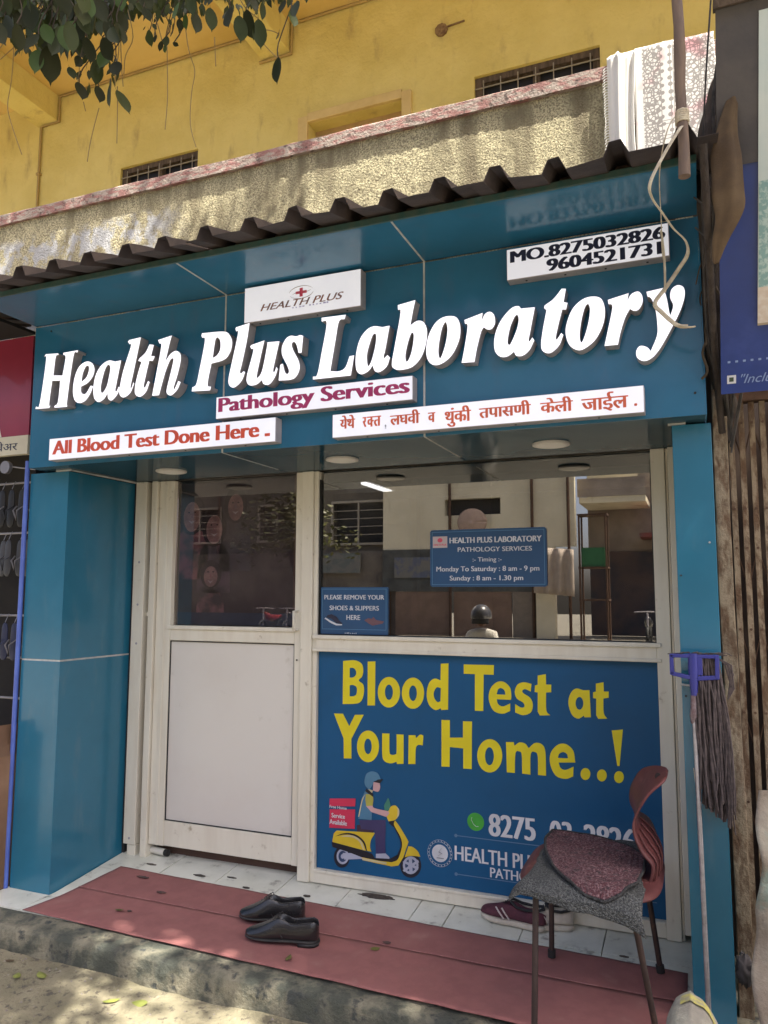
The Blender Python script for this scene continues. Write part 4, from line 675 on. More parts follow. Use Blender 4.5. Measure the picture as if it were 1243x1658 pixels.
SMALL_LEAVES = """1.115,-1.123,3.271,0.048 1.258,-1.162,3.101,0.048 0.899,-1.163,3.307,0.048 0.723,-1.041,3.387,0.048 1.087,-0.947,3.337,0.048 0.710,-1.051,3.286,0.048 1.084,-1.184,3.087,0.048 1.076,-0.885,3.421,0.048
1.075,-0.971,3.238,0.048 0.775,-1.143,3.323,0.048 1.344,-1.210,3.023,0.048 1.082,-1.257,3.124,0.048 0.952,-1.207,3.175,0.048 0.741,-1.008,3.413,0.048 0.895,-0.946,3.346,0.048 0.987,-1.324,3.013,0.048
0.785,-1.081,3.281,0.048 0.983,-1.021,3.316,0.048 1.096,-1.230,3.167,0.048 0.672,-1.043,3.483,0.048 1.235,-1.074,3.218,0.048 0.925,-1.153,3.176,0.048 0.702,-1.024,3.321,0.048 0.943,-1.287,3.125,0.048
1.149,-1.166,3.171,0.048 0.932,-1.148,3.209,0.048 1.020,-1.126,3.186,0.048 1.105,-0.937,3.349,0.048 1.165,-1.010,3.240,0.048 1.245,-1.173,3.076,0.048 1.168,-1.300,3.094,0.048 1.185,-1.174,3.160,0.048
0.749,-1.150,3.373,0.048 0.889,-1.083,3.304,0.048 1.282,-1.145,3.088,0.048 1.196,-1.010,3.311,0.048 0.936,-0.961,3.413,0.048 1.194,-1.221,3.056,0.048 1.115,-1.022,3.308,0.048 1.201,-1.162,3.165,0.048
0.880,-1.085,3.204,0.048 0.945,-1.068,3.275,0.048 1.075,-1.296,3.141,0.048 0.873,-0.936,3.391,0.048 0.885,-0.921,3.348,0.048 1.026,-1.129,3.228,0.048 0.932,-1.109,3.211,0.048 0.845,-1.165,3.160,0.048
1.089,-1.043,3.252,0.048 1.188,-1.238,3.144,0.048 1.247,-1.211,3.107,0.048 1.054,-0.965,3.284,0.048 0.871,-1.055,3.390,0.048 0.817,-1.097,3.272,0.048 0.889,-1.134,3.345,0.048 0.966,-0.895,3.396,0.048
0.927,-1.181,3.163,0.048 1.151,-1.200,3.154,0.048 0.883,-0.965,3.364,0.048 1.004,-1.047,3.284,0.048 1.156,-1.178,3.152,0.048 1.261,-1.250,3.066,0.048 0.803,-1.114,3.322,0.048 0.966,-0.980,3.349,0.048
0.846,-1.065,3.348,0.048 0.951,-0.952,3.389,0.048 0.668,-1.080,3.356,0.048 1.071,-0.948,3.398,0.048 1.092,-1.164,3.091,0.048 0.906,-0.915,3.388,0.048 1.097,-1.274,3.099,0.048 0.970,-0.971,3.437,0.048
0.687,-1.034,3.454,0.048 1.072,-1.167,3.126,0.048 0.716,-1.002,3.435,0.048 0.730,-1.035,3.300,0.048 1.010,-1.010,3.355,0.048 1.281,-1.147,3.105,0.048 1.026,-1.059,3.184,0.048 0.818,-1.139,3.326,0.048
0.883,-1.244,3.258,0.048 1.085,-1.302,3.064,0.048 1.108,-1.168,3.128,0.048 0.943,-1.003,3.332,0.048 1.024,-1.080,3.227,0.048 1.289,-1.206,3.140,0.048 1.338,-1.225,2.988,0.048 1.058,-0.921,3.344,0.048
1.241,-1.220,3.098,0.048 1.136,-1.079,3.180,0.048 0.748,-1.012,3.417,0.048 0.818,-0.962,3.465,0.048 1.321,-1.150,3.161,0.048 1.123,-1.089,3.235,0.048 1.061,-1.057,3.301,0.048 0.876,-1.157,3.290,0.048
1.121,-1.245,3.029,0.048 1.246,-1.106,3.205,0.048 0.655,-1.029,3.443,0.048 0.770,-0.973,3.347,0.048 1.125,-1.113,3.252,0.048 0.946,-1.233,3.203,0.048 0.866,-1.164,3.205,0.048 1.072,-1.277,3.127,0.048
1.030,-1.325,3.072,0.048 0.925,-1.024,3.373,0.048 0.739,-1.001,3.332,0.048 1.052,-0.895,3.440,0.048 1.016,-1.128,3.149,0.048 0.939,-1.026,3.367,0.048 0.878,-1.063,3.239,0.048 1.078,-1.216,3.212,0.048
0.951,-1.105,3.280,0.048 0.644,-1.074,3.382,0.048 1.141,-0.970,3.266,0.048 0.949,-0.990,3.250,0.048 0.832,-0.974,3.395,0.048 1.109,-1.173,3.137,0.048 0.924,-0.934,3.398,0.048 1.071,-0.860,3.309,0.048
0.895,-1.255,3.233,0.048 1.238,-1.147,3.124,0.048 1.004,-1.312,3.121,0.048 0.991,-1.276,3.070,0.048 1.026,-1.295,3.066,0.048 1.023,-0.923,3.344,0.048 1.193,-1.157,3.101,0.048 1.026,-1.169,3.204,0.048
1.087,-0.941,3.353,0.048 1.180,-1.203,3.181,0.048 1.146,-1.192,3.079,0.048 0.929,-1.176,3.230,0.048 0.938,-1.087,3.195,0.048 0.921,-1.155,3.255,0.048 1.052,-1.321,3.076,0.048 0.934,-0.945,3.313,0.048
1.036,-1.082,3.269,0.048 1.027,-1.099,3.296,0.048 1.039,-1.143,3.254,0.048 1.216,-1.118,3.138,0.048 0.885,-1.142,3.224,0.048 0.969,-1.184,3.195,0.048 1.114,-1.134,3.116,0.048 0.969,-1.052,3.280,0.048
0.742,-1.024,3.433,0.048 0.965,-1.255,3.105,0.048 1.112,-1.209,3.134,0.048 1.065,-1.319,2.980,0.048 0.918,-1.217,3.138,0.048 0.692,-1.004,3.360,0.048 0.934,-1.198,3.153,0.048 1.091,-0.888,3.361,0.048
1.108,-1.116,3.265,0.048 1.253,-1.232,3.121,0.048 1.168,-0.972,3.212,0.048 0.629,-1.027,3.376,0.048 1.154,-1.087,3.168,0.048 1.069,-1.088,3.155,0.048 0.653,-1.048,3.463,0.048 1.228,-1.198,3.025,0.048
0.880,-1.205,3.168,0.048 0.902,-1.038,3.374,0.048 1.158,-1.090,3.163,0.048 1.026,-1.133,3.230,0.048 0.762,-0.991,3.409,0.048 1.085,-1.012,3.355,0.048 1.015,-0.927,3.403,0.048 1.161,-1.005,3.348,0.048
0.948,-1.122,3.250,0.048 1.031,-0.915,3.352,0.048 0.953,-1.192,3.136,0.048 0.850,-1.141,3.204,0.048 0.902,-1.160,3.157,0.048 1.149,-1.140,3.082,0.048 1.115,-1.183,3.137,0.048 0.953,-1.035,3.221,0.048
0.871,-1.115,3.239,0.048 1.009,-1.179,3.151,0.048 1.020,-0.957,3.371,0.048 1.001,-1.215,3.213,0.048 0.654,-1.010,3.347,0.048 0.836,-1.006,3.419,0.048 1.233,-1.131,3.193,0.048 1.127,-1.223,3.173,0.048
1.113,-1.262,3.149,0.048 0.908,-0.959,3.421,0.048 1.285,-1.117,3.114,0.048 0.994,-0.945,3.397,0.048 0.887,-1.041,3.289,0.048 1.156,-1.134,3.125,0.048 0.684,-1.027,3.425,0.048 0.903,-1.262,3.188,0.048
1.115,-1.234,3.043,0.048 0.920,-1.246,3.242,0.048 1.059,-1.028,3.290,0.048 1.057,-1.149,3.214,0.048 0.724,-1.111,3.236,0.048 0.733,-1.098,3.386,0.048 0.923,-1.025,3.279,0.048 0.988,-1.272,3.061,0.048
0.734,-1.070,3.303,0.048 0.842,-1.074,3.336,0.048 0.736,-0.988,3.425,0.048 0.700,-1.044,3.295,0.048 1.327,-1.146,3.151,0.048 0.830,-0.989,3.448,0.048 1.047,-1.102,3.166,0.048 1.155,-1.239,3.013,0.048
0.863,-1.128,3.200,0.048 1.035,-0.964,3.244,0.048 1.049,-1.083,3.197,0.048 0.729,-1.027,3.420,0.048 0.977,-1.072,3.360,0.048 1.225,-1.034,3.203,0.048 0.953,-1.083,3.248,0.048 0.862,-0.979,3.302,0.048
1.055,-0.988,3.271,0.048 0.984,-1.247,3.138,0.048 0.999,-1.250,3.052,0.048 1.180,-1.092,3.136,0.048 0.759,-1.156,3.337,0.048 1.069,-1.049,3.289,0.048 0.760,-1.078,3.306,0.048 1.108,-1.042,3.244,0.048
0.849,-1.237,3.228,0.048 0.651,-1.048,3.478,0.048 1.024,-1.019,3.288,0.048 1.195,-1.078,3.177,0.048 0.792,-0.973,3.315,0.048 0.810,-1.124,3.226,0.048 1.038,-1.217,3.109,0.048 1.088,-1.044,3.249,0.048
0.638,-1.036,3.327,0.048 1.048,-0.998,3.348,0.048 0.919,-1.233,3.159,0.048 1.169,-1.273,3.094,0.048 1.115,-1.244,3.142,0.048 1.136,-1.313,3.099,0.048 1.085,-0.903,3.457,0.048 1.012,-1.162,3.261,0.048
1.006,-1.109,3.317,0.048 0.723,-1.136,3.341,0.048 1.195,-1.097,3.243,0.048 1.335,-1.181,3.109,0.048 0.970,-1.207,3.108,0.048 1.038,-1.039,3.198,0.048 0.960,-1.227,3.162,0.048 0.826,-0.955,3.387,0.048
0.983,-0.976,3.344,0.048 0.957,-1.063,3.344,0.048 0.966,-1.199,3.230,0.048 1.066,-1.175,3.248,0.048 1.254,-1.086,3.175,0.048 0.996,-1.120,3.194,0.048 1.063,-1.209,3.127,0.048 1.019,-1.015,3.318,0.048
1.071,-1.244,3.088,0.048 1.194,-1.287,3.042,0.048 0.751,-1.094,3.334,0.048 1.037,-0.949,3.283,0.048 1.331,-1.168,3.140,0.048 0.990,-1.277,3.061,0.048 0.781,-1.017,3.448,0.048 0.858,-1.140,3.307,0.048
1.076,-1.063,3.335,0.048 1.023,-1.106,3.223,0.048 1.011,-0.933,3.307,0.048 0.960,-1.164,3.290,0.048 0.826,-1.202,3.195,0.048 1.034,-0.987,3.258,0.048 1.017,-1.008,3.342,0.048 0.941,-0.970,3.418,0.048
1.120,-1.225,3.106,0.048 1.070,-0.975,3.324,0.048 1.130,-1.028,3.256,0.048 0.889,-1.026,3.387,0.048 1.355,-1.220,3.118,0.048 1.030,-1.151,3.272,0.048 0.844,-1.056,3.377,0.048 1.161,-1.203,3.044,0.048
0.860,-1.043,3.310,0.048 1.032,-1.174,3.233,0.048 0.985,-1.045,3.204,0.048 1.183,-1.078,3.145,0.048 0.932,-1.034,3.254,0.048 0.887,-1.061,3.369,0.048 1.029,-1.240,3.168,0.048 0.935,-0.930,3.367,0.048
0.912,-0.969,3.376,0.048 0.665,-1.016,3.396,0.048 1.100,-1.282,3.131,0.048 0.854,-1.223,3.154,0.048 1.315,-1.226,2.995,0.048 1.030,-1.234,3.173,0.048 0.888,-1.254,3.204,0.048 0.811,-0.959,3.406,0.048
0.689,-1.058,3.446,0.048 1.004,-1.219,3.145,0.048 1.155,-1.017,3.180,0.048 0.763,-1.122,3.326,0.048 1.084,-1.145,3.223,0.048 0.699,-1.087,3.367,0.048 1.098,-1.250,3.104,0.048 1.147,-1.123,3.196,0.048
1.282,-1.223,3.096,0.048 1.238,-1.245,3.019,0.048 0.946,-1.134,3.165,0.048 1.061,-1.211,3.204,0.048 0.990,-1.039,3.217,0.048 1.359,-1.194,3.076,0.048 1.124,-1.296,3.077,0.048 0.675,-1.051,3.303,0.048
0.669,-1.028,3.486,0.048 0.989,-1.269,3.152,0.048 0.913,-1.188,3.289,0.048 1.137,-1.080,3.294,0.048 0.695,-1.041,3.329,0.048 1.297,-1.181,3.084,0.048 1.011,-0.991,3.407,0.048 1.015,-1.218,3.081,0.048
1.210,-1.168,3.127,0.048 1.143,-1.238,3.105,0.048 0.961,-1.040,3.297,0.048 1.067,-1.245,3.093,0.048 0.920,-1.020,3.381,0.048 1.062,-1.317,3.093,0.048 1.039,-1.243,3.115,0.048 0.933,-1.238,3.090,0.048
0.761,-1.054,3.374,0.048 1.101,-1.052,3.176,0.048 1.120,-1.295,3.057,0.048 0.940,-0.934,3.325,0.048 1.047,-0.950,3.317,0.048 1.062,-1.265,3.087,0.048 1.309,-1.159,3.101,0.048 1.315,-1.137,3.098,0.048
1.117,-1.013,3.252,0.048 1.252,-1.135,3.171,0.048 0.974,-1.042,3.354,0.048 1.151,-1.255,3.128,0.048 0.706,-1.036,3.371,0.048 1.115,-1.037,3.193,0.048 1.190,-1.116,3.203,0.048 1.144,-1.008,3.315,0.048
1.023,-1.090,3.327,0.048 1.167,-1.089,3.132,0.048 1.046,-0.912,3.466,0.048 1.109,-1.100,3.155,0.048 1.153,-1.193,3.069,0.048 0.730,-1.042,3.325,0.048 0.899,-1.160,3.221,0.048 1.021,-1.217,3.088,0.048
1.259,-1.196,3.105,0.048 1.347,-1.187,3.128,0.048 1.018,-1.355,3.067,0.048 0.969,-1.251,3.062,0.048 1.283,-1.256,3.083,0.048 0.622,-1.060,3.468,0.048 1.173,-1.284,3.090,0.048 1.194,-1.208,3.132,0.048
1.049,-1.179,3.132,0.048 1.022,-1.092,3.301,0.048 0.643,-1.047,3.313,0.048 1.086,-1.140,3.191,0.048 1.045,-1.000,3.293,0.048 0.908,-1.053,3.329,0.048 0.989,-1.261,3.151,0.048 0.967,-1.224,3.096,0.048
0.967,-0.936,3.471,0.048 1.152,-1.254,3.038,0.048 1.136,-1.168,3.096,0.048 0.736,-1.100,3.349,0.048 1.191,-1.142,3.229,0.048 1.333,-1.198,3.100,0.048 1.187,-1.069,3.153,0.048 0.975,-0.961,3.311,0.048
0.713,-1.025,3.346,0.048 1.175,-1.105,3.182,0.048 1.111,-0.917,3.256,0.048 0.875,-0.980,3.299,0.048 0.978,-1.084,3.332,0.048 0.836,-1.160,3.280,0.048 0.895,-1.004,3.323,0.048 1.051,-0.881,3.435,0.048
0.842,-1.064,3.351,0.048 1.116,-0.929,3.339,0.048 1.113,-1.023,3.303,0.048 1.331,-1.185,3.156,0.048 1.200,-1.081,3.185,0.048 1.267,-1.196,3.097,0.048 0.896,-1.090,3.236,0.048 0.830,-0.956,3.506,0.048
0.722,-1.098,3.376,0.048 1.239,-1.082,3.151,0.048 1.090,-1.045,3.228,0.048 1.122,-1.054,3.232,0.048 1.070,-1.286,3.033,0.048 1.033,-1.334,3.033,0.048 1.187,-1.070,3.265,0.048 0.870,-1.120,3.274,0.048
0.698,-1.011,3.399,0.048 0.996,-1.283,3.153,0.048 0.666,-1.042,3.490,0.048 1.101,-0.927,3.436,0.048 0.909,-0.976,3.425,0.048 0.784,-1.123,3.268,0.048 1.228,-1.211,3.133,0.048 1.034,-1.062,3.302,0.048
1.039,-1.005,3.394,0.048 1.192,-1.010,3.272,0.048 1.052,-1.234,3.060,0.048 0.872,-1.204,3.204,0.048 0.888,-0.962,3.444,0.048 0.939,-1.028,3.340,0.048 0.681,-1.079,3.279,0.048 1.099,-1.314,3.056,0.048
1.102,-1.025,3.183,0.048 1.093,-0.903,3.373,0.048 1.172,-1.066,3.141,0.048 0.853,-0.969,3.483,0.048 1.061,-1.249,2.997,0.040 1.035,-1.151,3.116,0.040 0.831,-0.954,3.260,0.040 1.050,-0.997,3.211,0.040
1.059,-1.035,3.198,0.040 0.906,-1.043,3.170,0.040 0.742,-0.978,3.239,0.040 1.142,-1.246,2.941,0.040 1.115,-1.297,2.928,0.040 1.238,-1.193,2.984,0.040 0.883,-0.961,3.279,0.040 1.053,-1.044,3.183,0.040
1.290,-1.211,2.915,0.040 1.171,-1.254,2.992,0.040 0.948,-0.909,3.271,0.040 1.100,-1.045,3.119,0.040 0.966,-1.037,3.237,0.040 1.053,-1.147,3.077,0.040 1.180,-1.168,2.995,0.040 1.209,-1.234,2.975,0.040
0.847,-1.034,3.240,0.040 0.988,-1.097,3.132,0.040 0.827,-0.990,3.263,0.040 0.964,-1.157,3.125,0.040 0.914,-0.943,3.259,0.040 1.114,-1.276,2.954,0.040 0.951,-1.091,3.143,0.040 1.117,-1.031,3.179,0.040
1.200,-1.229,2.966,0.040 0.984,-0.961,3.231,0.040 0.994,-1.214,3.033,0.040 0.921,-1.129,3.152,0.040 1.176,-1.141,3.075,0.040 1.059,-1.262,3.032,0.040 0.818,-1.054,3.185,0.040 0.844,-0.954,3.293,0.040
0.819,-0.998,3.206,0.040 0.902,-1.107,3.108,0.040 0.867,-0.924,3.289,0.040 1.068,-0.987,3.225,0.040 1.102,-1.256,2.950,0.040 0.790,-0.945,3.275,0.040 1.030,-1.166,3.046,0.040 0.998,-1.153,3.139,0.040
1.085,-1.263,3.017,0.040 0.990,-1.155,3.103,0.040 0.937,-0.972,3.224,0.040 0.997,-0.920,3.220,0.040 0.828,-0.969,3.275,0.040 1.037,-1.174,3.040,0.040 1.224,-1.208,2.993,0.040 1.000,-0.946,3.271,0.040
0.864,-0.951,3.295,0.040 0.976,-1.015,3.191,0.040 0.903,-1.024,3.249,0.040 0.961,-0.910,3.275,0.040 0.928,-0.952,3.231,0.040 1.210,-1.192,2.996,0.040 0.958,-1.183,3.115,0.040 0.967,-1.006,3.203,0.040
0.832,-0.959,3.283,0.040 1.087,-1.249,2.966,0.040 1.230,-1.141,3.056,0.040 0.788,-0.997,3.226,0.040 0.889,-0.908,3.305,0.040 1.060,-1.180,3.063,0.040 1.080,-1.139,3.086,0.040 1.071,-1.276,2.978,0.040
1.031,-1.139,3.073,0.040 0.946,-1.141,3.105,0.040 1.308,-1.223,2.963,0.040 1.073,-1.249,3.035,0.040 0.941,-1.137,3.085,0.040 0.958,-1.012,3.217,0.040 1.191,-1.272,2.998,0.040 1.079,-1.075,3.168,0.040
0.827,-0.956,3.293,0.040 1.017,-1.002,3.180,0.040 1.122,-1.264,3.013,0.040 1.164,-1.255,2.974,0.040 0.842,-0.980,3.257,0.040 1.186,-1.147,3.055,0.040 1.036,-1.078,3.145,0.040 0.865,-1.024,3.212,0.040
0.810,-1.004,3.304,0.040 1.125,-1.148,3.081,0.040 0.887,-0.912,3.333,0.040 0.989,-1.204,3.094,0.040 0.921,-0.981,3.255,0.040 1.223,-1.219,3.014,0.040 1.279,-0.902,3.328,0.042 1.141,-0.865,3.372,0.042
1.441,-1.114,3.168,0.042 1.370,-0.920,3.353,0.042 1.511,-1.100,3.167,0.042 1.161,-0.889,3.401,0.042 1.571,-1.139,3.078,0.042 1.422,-1.064,3.206,0.042 1.494,-0.981,3.239,0.042 1.523,-1.128,3.045,0.042
1.483,-1.115,3.096,0.042 1.291,-1.091,3.211,0.042 1.349,-0.899,3.270,0.042 1.187,-0.829,3.369,0.042 1.323,-0.987,3.267,0.042 1.166,-0.952,3.324,0.042 1.210,-0.837,3.407,0.042 1.261,-0.828,3.385,0.042
1.273,-0.789,3.440,0.042 1.326,-0.752,3.501,0.042 1.206,-0.968,3.271,0.042 1.485,-1.038,3.190,0.042 1.385,-1.167,3.144,0.042 1.241,-1.006,3.238,0.042 1.459,-0.965,3.183,0.042 1.383,-1.160,3.068,0.042
1.464,-1.121,3.078,0.042 1.412,-1.158,3.086,0.042 1.428,-0.923,3.252,0.042 1.320,-0.829,3.433,0.042 1.259,-0.867,3.393,0.042 1.273,-0.923,3.385,0.042 1.313,-1.139,3.141,0.042 1.258,-0.924,3.343,0.042
1.465,-1.074,3.167,0.042 1.398,-0.929,3.337,0.042 1.548,-1.138,3.061,0.042 1.135,-0.928,3.353,0.042 1.319,-0.892,3.282,0.042 1.406,-1.087,3.110,0.042 1.396,-1.202,3.084,0.042 1.459,-1.095,3.133,0.042
1.315,-0.900,3.338,0.042 1.369,-0.882,3.296,0.042 1.180,-0.970,3.314,0.042 1.256,-1.014,3.279,0.042 1.354,-1.095,3.216,0.042 1.167,-0.814,3.415,0.042 1.297,-0.761,3.400,0.042 1.494,-1.159,3.063,0.042
1.450,-1.017,3.163,0.042 1.243,-0.816,3.474,0.042 1.413,-1.098,3.153,0.042 1.470,-0.974,3.177,0.042 1.289,-0.911,3.360,0.042 1.523,-1.150,3.037,0.042 1.492,-1.158,3.028,0.042 1.496,-1.118,3.120,0.042
1.381,-1.109,3.100,0.042 1.459,-1.131,3.070,0.042 1.172,-0.994,3.294,0.042 1.127,-0.938,3.324,0.042 1.243,-0.821,3.452,0.042 1.250,-0.994,3.224,0.042 1.426,-0.901,3.294,0.042 1.519,-1.009,3.191,0.042
1.577,-1.072,3.065,0.042 1.526,-1.054,3.119,0.042 1.164,-0.899,3.438,0.042 1.130,-0.923,3.334,0.042 1.391,-0.819,3.422,0.042 1.117,-0.913,3.436,0.042 1.085,-0.848,3.419,0.042 1.217,-0.843,3.420,0.042
1.322,-0.895,3.279,0.042 1.209,-0.853,3.462,0.042 1.359,-0.891,3.371,0.042 1.393,-1.138,3.130,0.042 1.160,-0.956,3.344,0.042 1.278,-0.804,3.378,0.042 1.331,-0.859,3.392,0.042 1.555,-1.147,3.105,0.042
1.352,-0.804,3.439,0.042 1.459,-0.927,3.277,0.042 1.113,-0.913,3.441,0.042 1.473,-1.091,3.161,0.042 1.305,-1.114,3.142,0.042 1.284,-1.100,3.152,0.042 1.298,-1.071,3.199,0.042 1.339,-0.969,3.278,0.042
1.134,-0.846,3.435,0.042 1.279,-1.034,3.251,0.042 1.292,-0.947,3.324,0.042 1.480,-0.962,3.274,0.042 1.423,-0.865,3.388,0.042 1.237,-0.918,3.345,0.042 1.235,-0.968,3.359,0.042 1.355,-0.767,3.432,0.042
1.298,-0.923,3.301,0.042 1.362,-0.885,3.313,0.042 1.289,-0.822,3.435,0.042 1.335,-0.926,3.308,0.042 1.171,-0.855,3.448,0.042 1.237,-0.987,3.308,0.042 1.417,-1.076,3.210,0.042 1.425,-0.968,3.289,0.042
1.081,-0.862,3.492,0.042 1.463,-1.151,3.094,0.042 1.110,-0.868,3.423,0.042 1.462,-0.935,3.273,0.042 1.386,-1.146,3.084,0.042 1.216,-0.924,3.384,0.042 1.495,-1.011,3.198,0.042 1.384,-0.844,3.405,0.042
1.372,-1.092,3.122,0.042 1.499,-1.013,3.149,0.042 1.403,-1.173,3.079,0.042 1.315,-0.918,3.344,0.042 1.314,-1.113,3.147,0.042 1.467,-1.100,3.106,0.042 1.236,-0.935,3.307,0.042 1.486,-0.990,3.263,0.042
1.302,-1.000,3.217,0.042 1.317,-1.030,3.271,0.042 1.262,-0.962,3.360,0.042 1.466,-0.963,3.248,0.042 1.313,-0.765,3.384,0.042 1.454,-1.015,3.236,0.042 1.208,-0.896,3.335,0.042 1.513,-1.058,3.186,0.042
1.454,-0.898,3.312,0.042 1.480,-1.175,3.044,0.042 1.370,-0.875,3.289,0.042 1.396,-1.108,3.126,0.042 1.390,-0.918,3.262,0.042 1.333,-0.855,3.341,0.042 1.335,-0.783,3.388,0.042 1.494,-1.080,3.182,0.042
1.353,-0.806,3.448,0.042 1.291,-0.822,3.449,0.042 1.452,-1.024,3.226,0.042 1.369,-0.934,3.276,0.042 1.339,-0.815,3.417,0.042 1.489,-0.955,3.197,0.042 1.309,-1.053,3.217,0.042 1.455,-1.050,3.219,0.042
1.298,-1.105,3.222,0.042 1.394,-1.026,3.179,0.042 1.318,-0.770,3.436,0.042 1.409,-1.131,3.143,0.042 1.291,-0.784,3.422,0.042 1.447,-1.109,3.101,0.042 1.554,-1.061,3.179,0.042 1.351,-0.762,3.486,0.042
1.504,-0.967,3.272,0.042 1.411,-0.934,3.223,0.042 1.386,-0.849,3.362,0.042 1.324,-1.138,3.129,0.042 1.548,-1.142,3.094,0.042 1.330,-0.993,3.288,0.042 1.305,-1.143,3.155,0.042 1.230,-0.913,3.338,0.042
1.407,-1.068,3.182,0.042 1.453,-1.070,3.132,0.042 1.319,-1.111,3.146,0.042 1.536,-1.111,3.094,0.042 1.194,-0.877,3.338,0.042 1.235,-0.780,3.392,0.042 1.421,-0.951,3.218,0.042 1.325,-0.777,3.455,0.042
1.344,-0.754,3.400,0.042 1.511,-1.110,3.089,0.042 1.289,-0.816,3.460,0.042 1.356,-0.858,3.309,0.042 1.288,-1.014,3.242,0.042 1.474,-0.978,3.213,0.042 1.363,-0.909,3.280,0.042 1.287,-0.973,3.267,0.042
1.356,-1.161,3.142,0.042 1.268,-0.892,3.403,0.042 1.309,-0.905,3.376,0.042 1.356,-0.872,3.400,0.042 1.206,-0.831,3.374,0.042 1.471,-1.088,3.106,0.042 1.335,-0.865,3.332,0.042 1.371,-1.039,3.238,0.042
1.195,-0.957,3.309,0.042 1.442,-1.050,3.146,0.042 1.333,-0.923,3.276,0.042 1.320,-1.094,3.205,0.042 1.333,-1.051,3.190,0.042 1.237,-0.985,3.240,0.042 1.567,-1.087,3.116,0.042 1.385,-1.201,3.034,0.042
1.259,-1.066,3.212,0.042 1.190,-1.008,3.308,0.042 1.338,-1.118,3.170,0.042 1.317,-0.949,3.250,0.042 1.558,-1.138,3.038,0.042 1.237,-1.031,3.220,0.042 1.399,-1.083,3.125,0.042 1.273,-0.909,3.306,0.042
1.107,-0.907,3.425,0.042 1.255,-0.827,3.424,0.042 1.421,-1.064,3.131,0.042 1.528,-1.161,3.076,0.042 1.441,-1.034,3.188,0.042 1.253,-0.960,3.318,0.042 1.345,-0.763,3.405,0.042 1.404,-1.140,3.169,0.042
1.313,-0.867,3.322,0.030 1.407,-0.955,3.159,0.030 1.423,-1.098,3.044,0.030 1.172,-0.839,3.349,0.030 1.543,-1.127,3.015,0.030 1.305,-0.919,3.252,0.030 1.234,-0.848,3.330,0.030 1.373,-0.947,3.227,0.030
1.465,-1.173,3.005,0.030 1.237,-0.808,3.361,0.030 1.279,-0.881,3.315,0.030 1.274,-0.894,3.268,0.030 1.486,-1.146,3.017,0.030 1.339,-0.987,3.225,0.030 1.398,-1.029,3.161,0.030 1.188,-0.854,3.283,0.030
1.263,-0.892,3.229,0.030 1.295,-0.900,3.281,0.030 1.403,-0.977,3.144,0.030 1.306,-0.852,3.324,0.030 1.505,-1.085,3.100,0.030 1.483,-1.100,3.039,0.030 1.350,-0.741,3.444,0.046 1.711,-0.724,3.425,0.046
1.671,-0.957,3.221,0.046 1.782,-0.979,3.165,0.046 1.516,-0.964,3.295,0.046 1.597,-0.656,3.467,0.046 1.747,-0.803,3.273,0.046 1.608,-0.815,3.326,0.046 1.548,-0.929,3.268,0.046 1.634,-0.869,3.293,0.046
1.756,-0.997,3.167,0.046 1.839,-0.896,3.183,0.046 1.777,-0.896,3.200,0.046 1.699,-1.088,3.121,0.046 1.432,-0.717,3.439,0.046 1.786,-1.029,3.077,0.046 1.709,-0.955,3.159,0.046 1.458,-0.886,3.296,0.046
1.699,-0.686,3.458,0.046 1.708,-0.931,3.187,0.046 1.536,-0.990,3.216,0.046 1.644,-1.074,3.154,0.046 1.770,-1.018,3.107,0.046 1.610,-1.006,3.163,0.046 1.588,-0.737,3.442,0.046 1.704,-0.929,3.258,0.046
1.780,-0.999,3.163,0.046 1.721,-1.061,3.150,0.046 1.432,-0.800,3.431,0.046 1.705,-0.725,3.394,0.046 1.800,-0.938,3.143,0.046 1.639,-0.744,3.353,0.046 1.419,-0.823,3.366,0.046 1.772,-1.029,3.158,0.046
1.457,-0.895,3.323,0.046 1.538,-0.954,3.226,0.046 1.590,-1.007,3.189,0.046 1.473,-0.798,3.428,0.046 1.614,-1.063,3.166,0.046 1.706,-0.877,3.247,0.046 1.415,-0.754,3.502,0.046 1.637,-0.808,3.381,0.046
1.639,-0.653,3.492,0.046 1.552,-0.938,3.269,0.046 1.728,-0.716,3.386,0.046 1.716,-0.861,3.292,0.046 1.703,-0.996,3.183,0.046 1.416,-0.745,3.414,0.046 1.574,-0.972,3.187,0.046 1.724,-0.850,3.281,0.046
1.611,-0.876,3.336,0.046 1.525,-0.848,3.306,0.046 1.547,-0.864,3.294,0.046 1.623,-0.761,3.360,0.046 1.483,-0.810,3.353,0.046 1.779,-0.943,3.166,0.046 1.694,-0.639,3.434,0.046 1.470,-0.752,3.457,0.046
1.868,-0.950,3.136,0.046 1.702,-1.089,3.092,0.046 1.475,-0.725,3.452,0.046 1.765,-0.962,3.143,0.046 1.810,-0.927,3.213,0.046 1.805,-1.048,3.115,0.046 1.668,-0.794,3.382,0.046 1.405,-0.768,3.446,0.046
1.513,-0.731,3.471,0.046 1.713,-0.722,3.386,0.046 1.633,-1.014,3.218,0.046 1.754,-0.998,3.127,0.046 1.593,-1.011,3.210,0.046 1.626,-0.941,3.216,0.046 1.615,-0.673,3.440,0.046 1.695,-0.906,3.202,0.046
1.726,-0.985,3.196,0.046 1.485,-0.730,3.417,0.046 1.668,-0.946,3.233,0.046 1.536,-0.668,3.488,0.046 1.681,-0.823,3.327,0.046 1.705,-0.996,3.129,0.046 1.757,-0.878,3.265,0.046 1.547,-1.000,3.237,0.046
1.665,-1.047,3.129,0.046 1.569,-0.883,3.299,0.046 1.724,-0.958,3.220,0.046 1.797,-0.966,3.121,0.046 1.370,-0.729,3.452,0.046 1.581,-0.843,3.288,0.046 1.871,-1.017,3.134,0.046 1.833,-0.987,3.137,0.046
